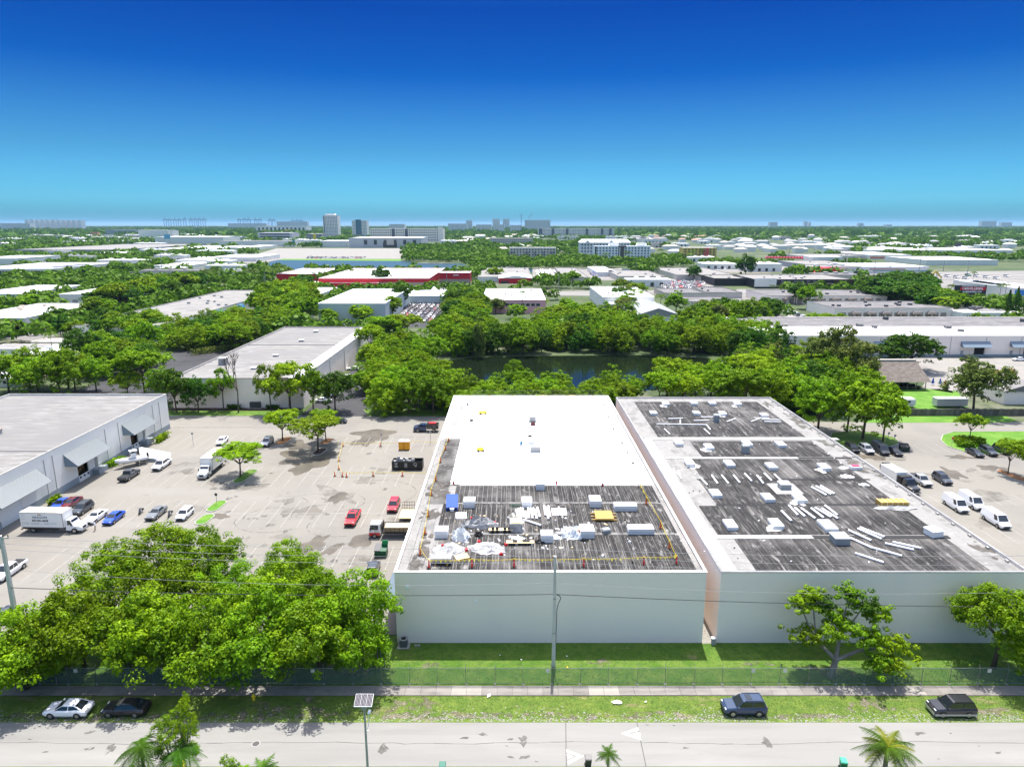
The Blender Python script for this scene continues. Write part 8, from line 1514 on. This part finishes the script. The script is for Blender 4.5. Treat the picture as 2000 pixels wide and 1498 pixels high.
add('railing',MB().box(-w*.9,w*.9,.25,.35,.9,1.0).mesh('railing',[WOODF]),hut);mb=MB()
for k in range(16):mb.obox(rt_.uniform(-w*.8,w*.8),rt_.uniform(2,9),0,1.2,.8,.9,rt_.uniform(0,3))
add('furniture',mb.mesh('furniture',[mat('dark_interior',(.02,.018,.016),.9)]),hut)
fx0,fy0=G(1757,812);pf=empty('plank_fence',(fx0,fy0,0),0,'weathered grey plank fence along the lawn at the right','fence');pk=[MB().box(-.44,.44,-.03,.03,0,2.0+q).mesh('plank',[WOODF]) for q in (-.06,0,.05)]
k=0;xx=0
while xx<52:add('plank',rt_.choice(pk),pf,(xx+.45,rt_.uniform(-.03,.03),0),(0,0,0));xx+=.92
mb=MB().box(0,52,.05,.13,.5,.6).box(0,52,.05,.13,1.5,1.6);add('rail',mb.mesh('rail',[WOODF]),pf)
pf2=empty('plank_fence',(G(1783,800)[0],G(1783,800)[1]+3,0),math.radians(118),'short plank fence running back beside the camper','fence')
for q in range(16):add('plank',pk[q % 3],pf2,(q*.92,0,0),(0,0,0))
x,y=G(1774,797);cp_=empty('camper_trailer',(x-1,y+1.5,0),0,'white camper trailer behind the plank fence','camper');add('body',MB().loft([[(xx_,-1.2,.5),(xx_,-1.25,2.4),(xx_,-1.0,2.8),(xx_,1.0,2.8),(xx_,1.25,2.4),(xx_,1.2,.5)] for xx_ in (-3.4,2.6)]+[[(3.2,-1.1,.8),(3.2,-1.1,2.1),(3.2,-.9,2.5),(3.2,.9,2.5),(3.2,1.1,2.1),(3.2,1.1,.8)]]).mesh('body',[WHITEP]),cp_);add('window',MB().box(.4,1.6,-1.28,-1.24,1.5,2.1).mesh('window',[WIN]),cp_);add('stripe',MB().box(-3.2,2.5,-1.27,-1.22,.9,1.0).mesh('stripe',[METALG]),cp_);wheels(cp_,(-.6,),1.1,.35)
x,y=G(1870,797);st_=empty('storage_trailer',(x-1.5,y+1.5,0),0,'long white storage trailer behind the plank fence under the olive tree','trailer');add('body',MB().box(-4.5,4.5,-1.2,1.2,.5,2.7).mesh('body',[mat('grey_white',(.60,.60,.57),.6)]),st_);add('roof_sheet',MB().box(-4.55,4.55,-1.25,1.25,2.702,2.76).mesh('roof_sheet',[WHITEP]),st_);wheels(st_,(2.4,),1.1,.35)
B=bp('tan and grey roofed shed at the right edge behind the olive tree',1962,2070,765,4,745,WALL,mat('shed_roof',(.26,.25,.24),.8),name='shed',cat='shed',par=.02,cop=False,gable=True)
x,y=G(1958,738);cn_=empty('shipping_container',(x,y,0),.5,'rusty red shipping container at the right','container');add('body',MB().box(-5,5,-1.3,1.3,0,2.6).mesh('body',[mat('rust_red',(.40,.10,.05),.7)]),cn_);mb=MB()
for k in range(24):mb.box(-4.9+k*.41,-4.7+k*.41,-1.34,-1.301,.1,2.5)
add('corrugation',mb.mesh('corrugation',[mat('rust_red',(.40,.10,.05),.7)]),cn_)
for (u,v,m_,lab) in ((1821,752,BLUE,'blue folded parasol beside the pool deck'),(1845,756,REDP,'red play figure on the pool deck'),(1835,753,BLUE,'small blue tub on the pool deck')):
    x,y=G(u,v);t=empty('parasol' if 'parasol' in lab else 'deck_item',(x,y,.05),0,lab,'parasol' if 'parasol' in lab else 'toy');add('canvas',MB().cyl((0,0,.6),(0,0,2.4),.5,.1,n=8).mesh('canvas',[m_]),t);add('pole',MB().cyl((0,0,0),(0,0,2.6),.05,n=6).mesh('pole',[WHITEP]),t)
# street side crane arm and orange truck (far)
t=empty('excavator',(*G(1815,548),0),0,'yellow excavator with a bent arm on the building site at the right','excavator');add('arm',MB().hexa([(-1,-.5,3),(1,-.5,3),(1,.5,3),(-1,.5,3)],[(4,-.5,9),(6,-.5,9),(6,.5,9),(4,.5,9)]).hexa([(4,-.4,8),(6,-.4,9),(6,.4,9),(4,.4,8)],[(11,-.4,2),(12,-.4,2.5),(12,.4,2.5),(11,.4,2)]).mesh('arm',[WALLY]),t);add('cab',MB().box(-3,1,-1.5,1.5,1.2,4).mesh('cab',[WALLY]),t);add('tracks',MB().box(-3.5,2.5,-2,2,0,1.2).mesh('tracks',[BLACKP]),t)
t=empty('orange_truck',(*G(478,510),0),0,'orange truck parked beside the grey walled shed near the lake','truck');add('cargo',MB().box(-8,4,-2,2,1.2,5).mesh('cargo',[ORANGE]),t);add('cab',MB().box(4.2,7,-1.8,1.8,1,4).mesh('cab',[WHITEP]),t);wheels(t,(-5,5),1.6,.8)
# ================================================================ PEOPLE
def person(joints,radii,edges,mats,cut,loc,rot,label,hair=None,z=None,hz=None):
    me=bpy.data.meshes.new('body');me.from_pydata(joints,edges,[]);o=bpy.data.objects.new('body',me);C.objects.link(o);sk=o.modifiers.new('s','SKIN');sub=o.modifiers.new('b','SUBSURF');sub.levels=2
    for i,r_ in enumerate(radii):me.skin_vertices[0].data[i].radius=(r_,r_)
    me.skin_vertices[0].data[0].use_root=True
    dg=bpy.context.evaluated_depsgraph_get();dg.update();m2=bpy.data.meshes.new_from_object(o.evaluated_get(dg));bpy.data.objects.remove(o)
    m2.materials.clear();[m2.materials.append(m_) for m_ in mats]
    for p in m2.polygons:p.use_smooth=True;p.material_index=cut(p.center)
    t=empty('person',loc,rot,label,'person');add('body',m2,t)
    h=Vector(joints[hair]);add('hair' if hz != 'hat' else 'hat',MB().loft([[(h.x+r_*math.cos(a),h.y+r_*math.sin(a),h.z+zz) for a in [i*math.pi/4 for i in range(8)]] for r_,zz in ((.118,.02),(.115,.08),(.07,.13))]).mesh('hair',[mat('dark_hair',(.03,.02,.015),.8) if hz is None else WHITEP]),t);return t
J=[(0,0,.95),(0,0,1.2),(0,0,1.42),(0,0,1.55),(0,-.02,1.70),(.20,0,1.42),(.26,-.05,1.12),(.24,-.18,.88),(-.20,0,1.42),(-.27,-.04,1.12),(-.26,-.12,.86),(.10,0,.88),(.13,-.02,.48),(.15,.03,.08),(.16,-.12,.05),(-.10,0,.88),(-.12,.06,.48),(-.14,.16,.08),(-.15,.02,.05),(.235,-.22,.80),(.25,-.25,.76),(-.255,-.15,.78),(-.27,-.17,.74)]
E=[(0,1),(1,2),(2,3),(3,4),(2,5),(5,6),(6,7),(2,8),(8,9),(9,10),(0,11),(11,12),(12,13),(13,14),(0,15),(15,16),(16,17),(17,18),(7,19),(19,20),(10,21),(21,22)]
RD=[.15,.14,.16,.065,.105,.075,.055,.042,.075,.055,.042,.095,.065,.045,.04,.095,.065,.045,.04,.035,.02,.035,.02]
SB=mat('shirt_light_blue',(.06,.30,.55),.8);JN=mat('dark_jeans',(.04,.06,.10),.8);KH=mat('khaki_cloth',(.50,.33,.10),.8);
def cutA(c):
    if c.z>1.5 and c.y<-.06 and c.z<1.78:return 2
    return 0 if c.z>.92 or abs(c.x)>.2 and c.z>.85 else (2 if abs(c.x)>.2 and c.z>.7 else (3 if c.z<.1 else 1))
person(J,RD,E,[SB,JN,SKIN,BLACKP],cutA,(*rp(1018,877,ZM),ZM),.2,'worker in a light blue hooded top standing on the new white roof',4)
bpy.data.objects[-1] if False else None
K=[(0,0,.35),(0,-.12,.58),(0,-.25,.76),(0,-.32,.85),(0,-.40,.95),(.19,-.25,.74),(.24,-.42,.52),(.18,-.58,.32),(-.19,-.25,.74),(-.24,-.42,.52),(-.18,-.58,.30),(.11,0,.32),(.18,-.35,.42),(.16,-.12,.08),(.17,-.27,.05),(-.11,0,.32),(-.18,-.35,.42),(-.16,-.12,.08),(-.17,-.27,.05),(.16,-.63,.26),(.15,-.66,.22),(-.16,-.63,.24),(-.15,-.66,.20)]
person(K,RD,E,[JN,JN,SKIN,BLACKP],lambda c:3 if c.z<.09 else (2 if c.z>.82 and c.y<-.38 else 0),(*rp(913,794,ZM),ZM),.4,'worker in dark blue crouching far back on the new white roof',4)
person(J,RD,E,[WHITEP,KH,SKIN,mat('shoe_red',(.4,.05,.04),.6)],cutA,(*G(187,1036),.03),2.2,'person in khaki trousers standing at the nose of the lettered truck',4)
# ---- humid air over the whole place
hm=bpy.data.materials.new('haze');hm.use_nodes=True;t=hm.node_tree;t.nodes.clear();o=nd(t,'ShaderNodeOutputMaterial');v=nd(t,'ShaderNodeVolumePrincipled')
v.inputs['Color'].default_value=(.42,.70,1,1);v.inputs['Density'].default_value=0.000026;v.inputs['Anisotropy'].default_value=0.0;t.links.new(v.outputs[0],o.inputs['Volume'])
hz=add('haze',MB().box(-42000,42000,-320,61000,-1.5,190).mesh('haze',[hm]));tag(hz,'pale blue humid haze softening the far districts','haze',kind='stuff')
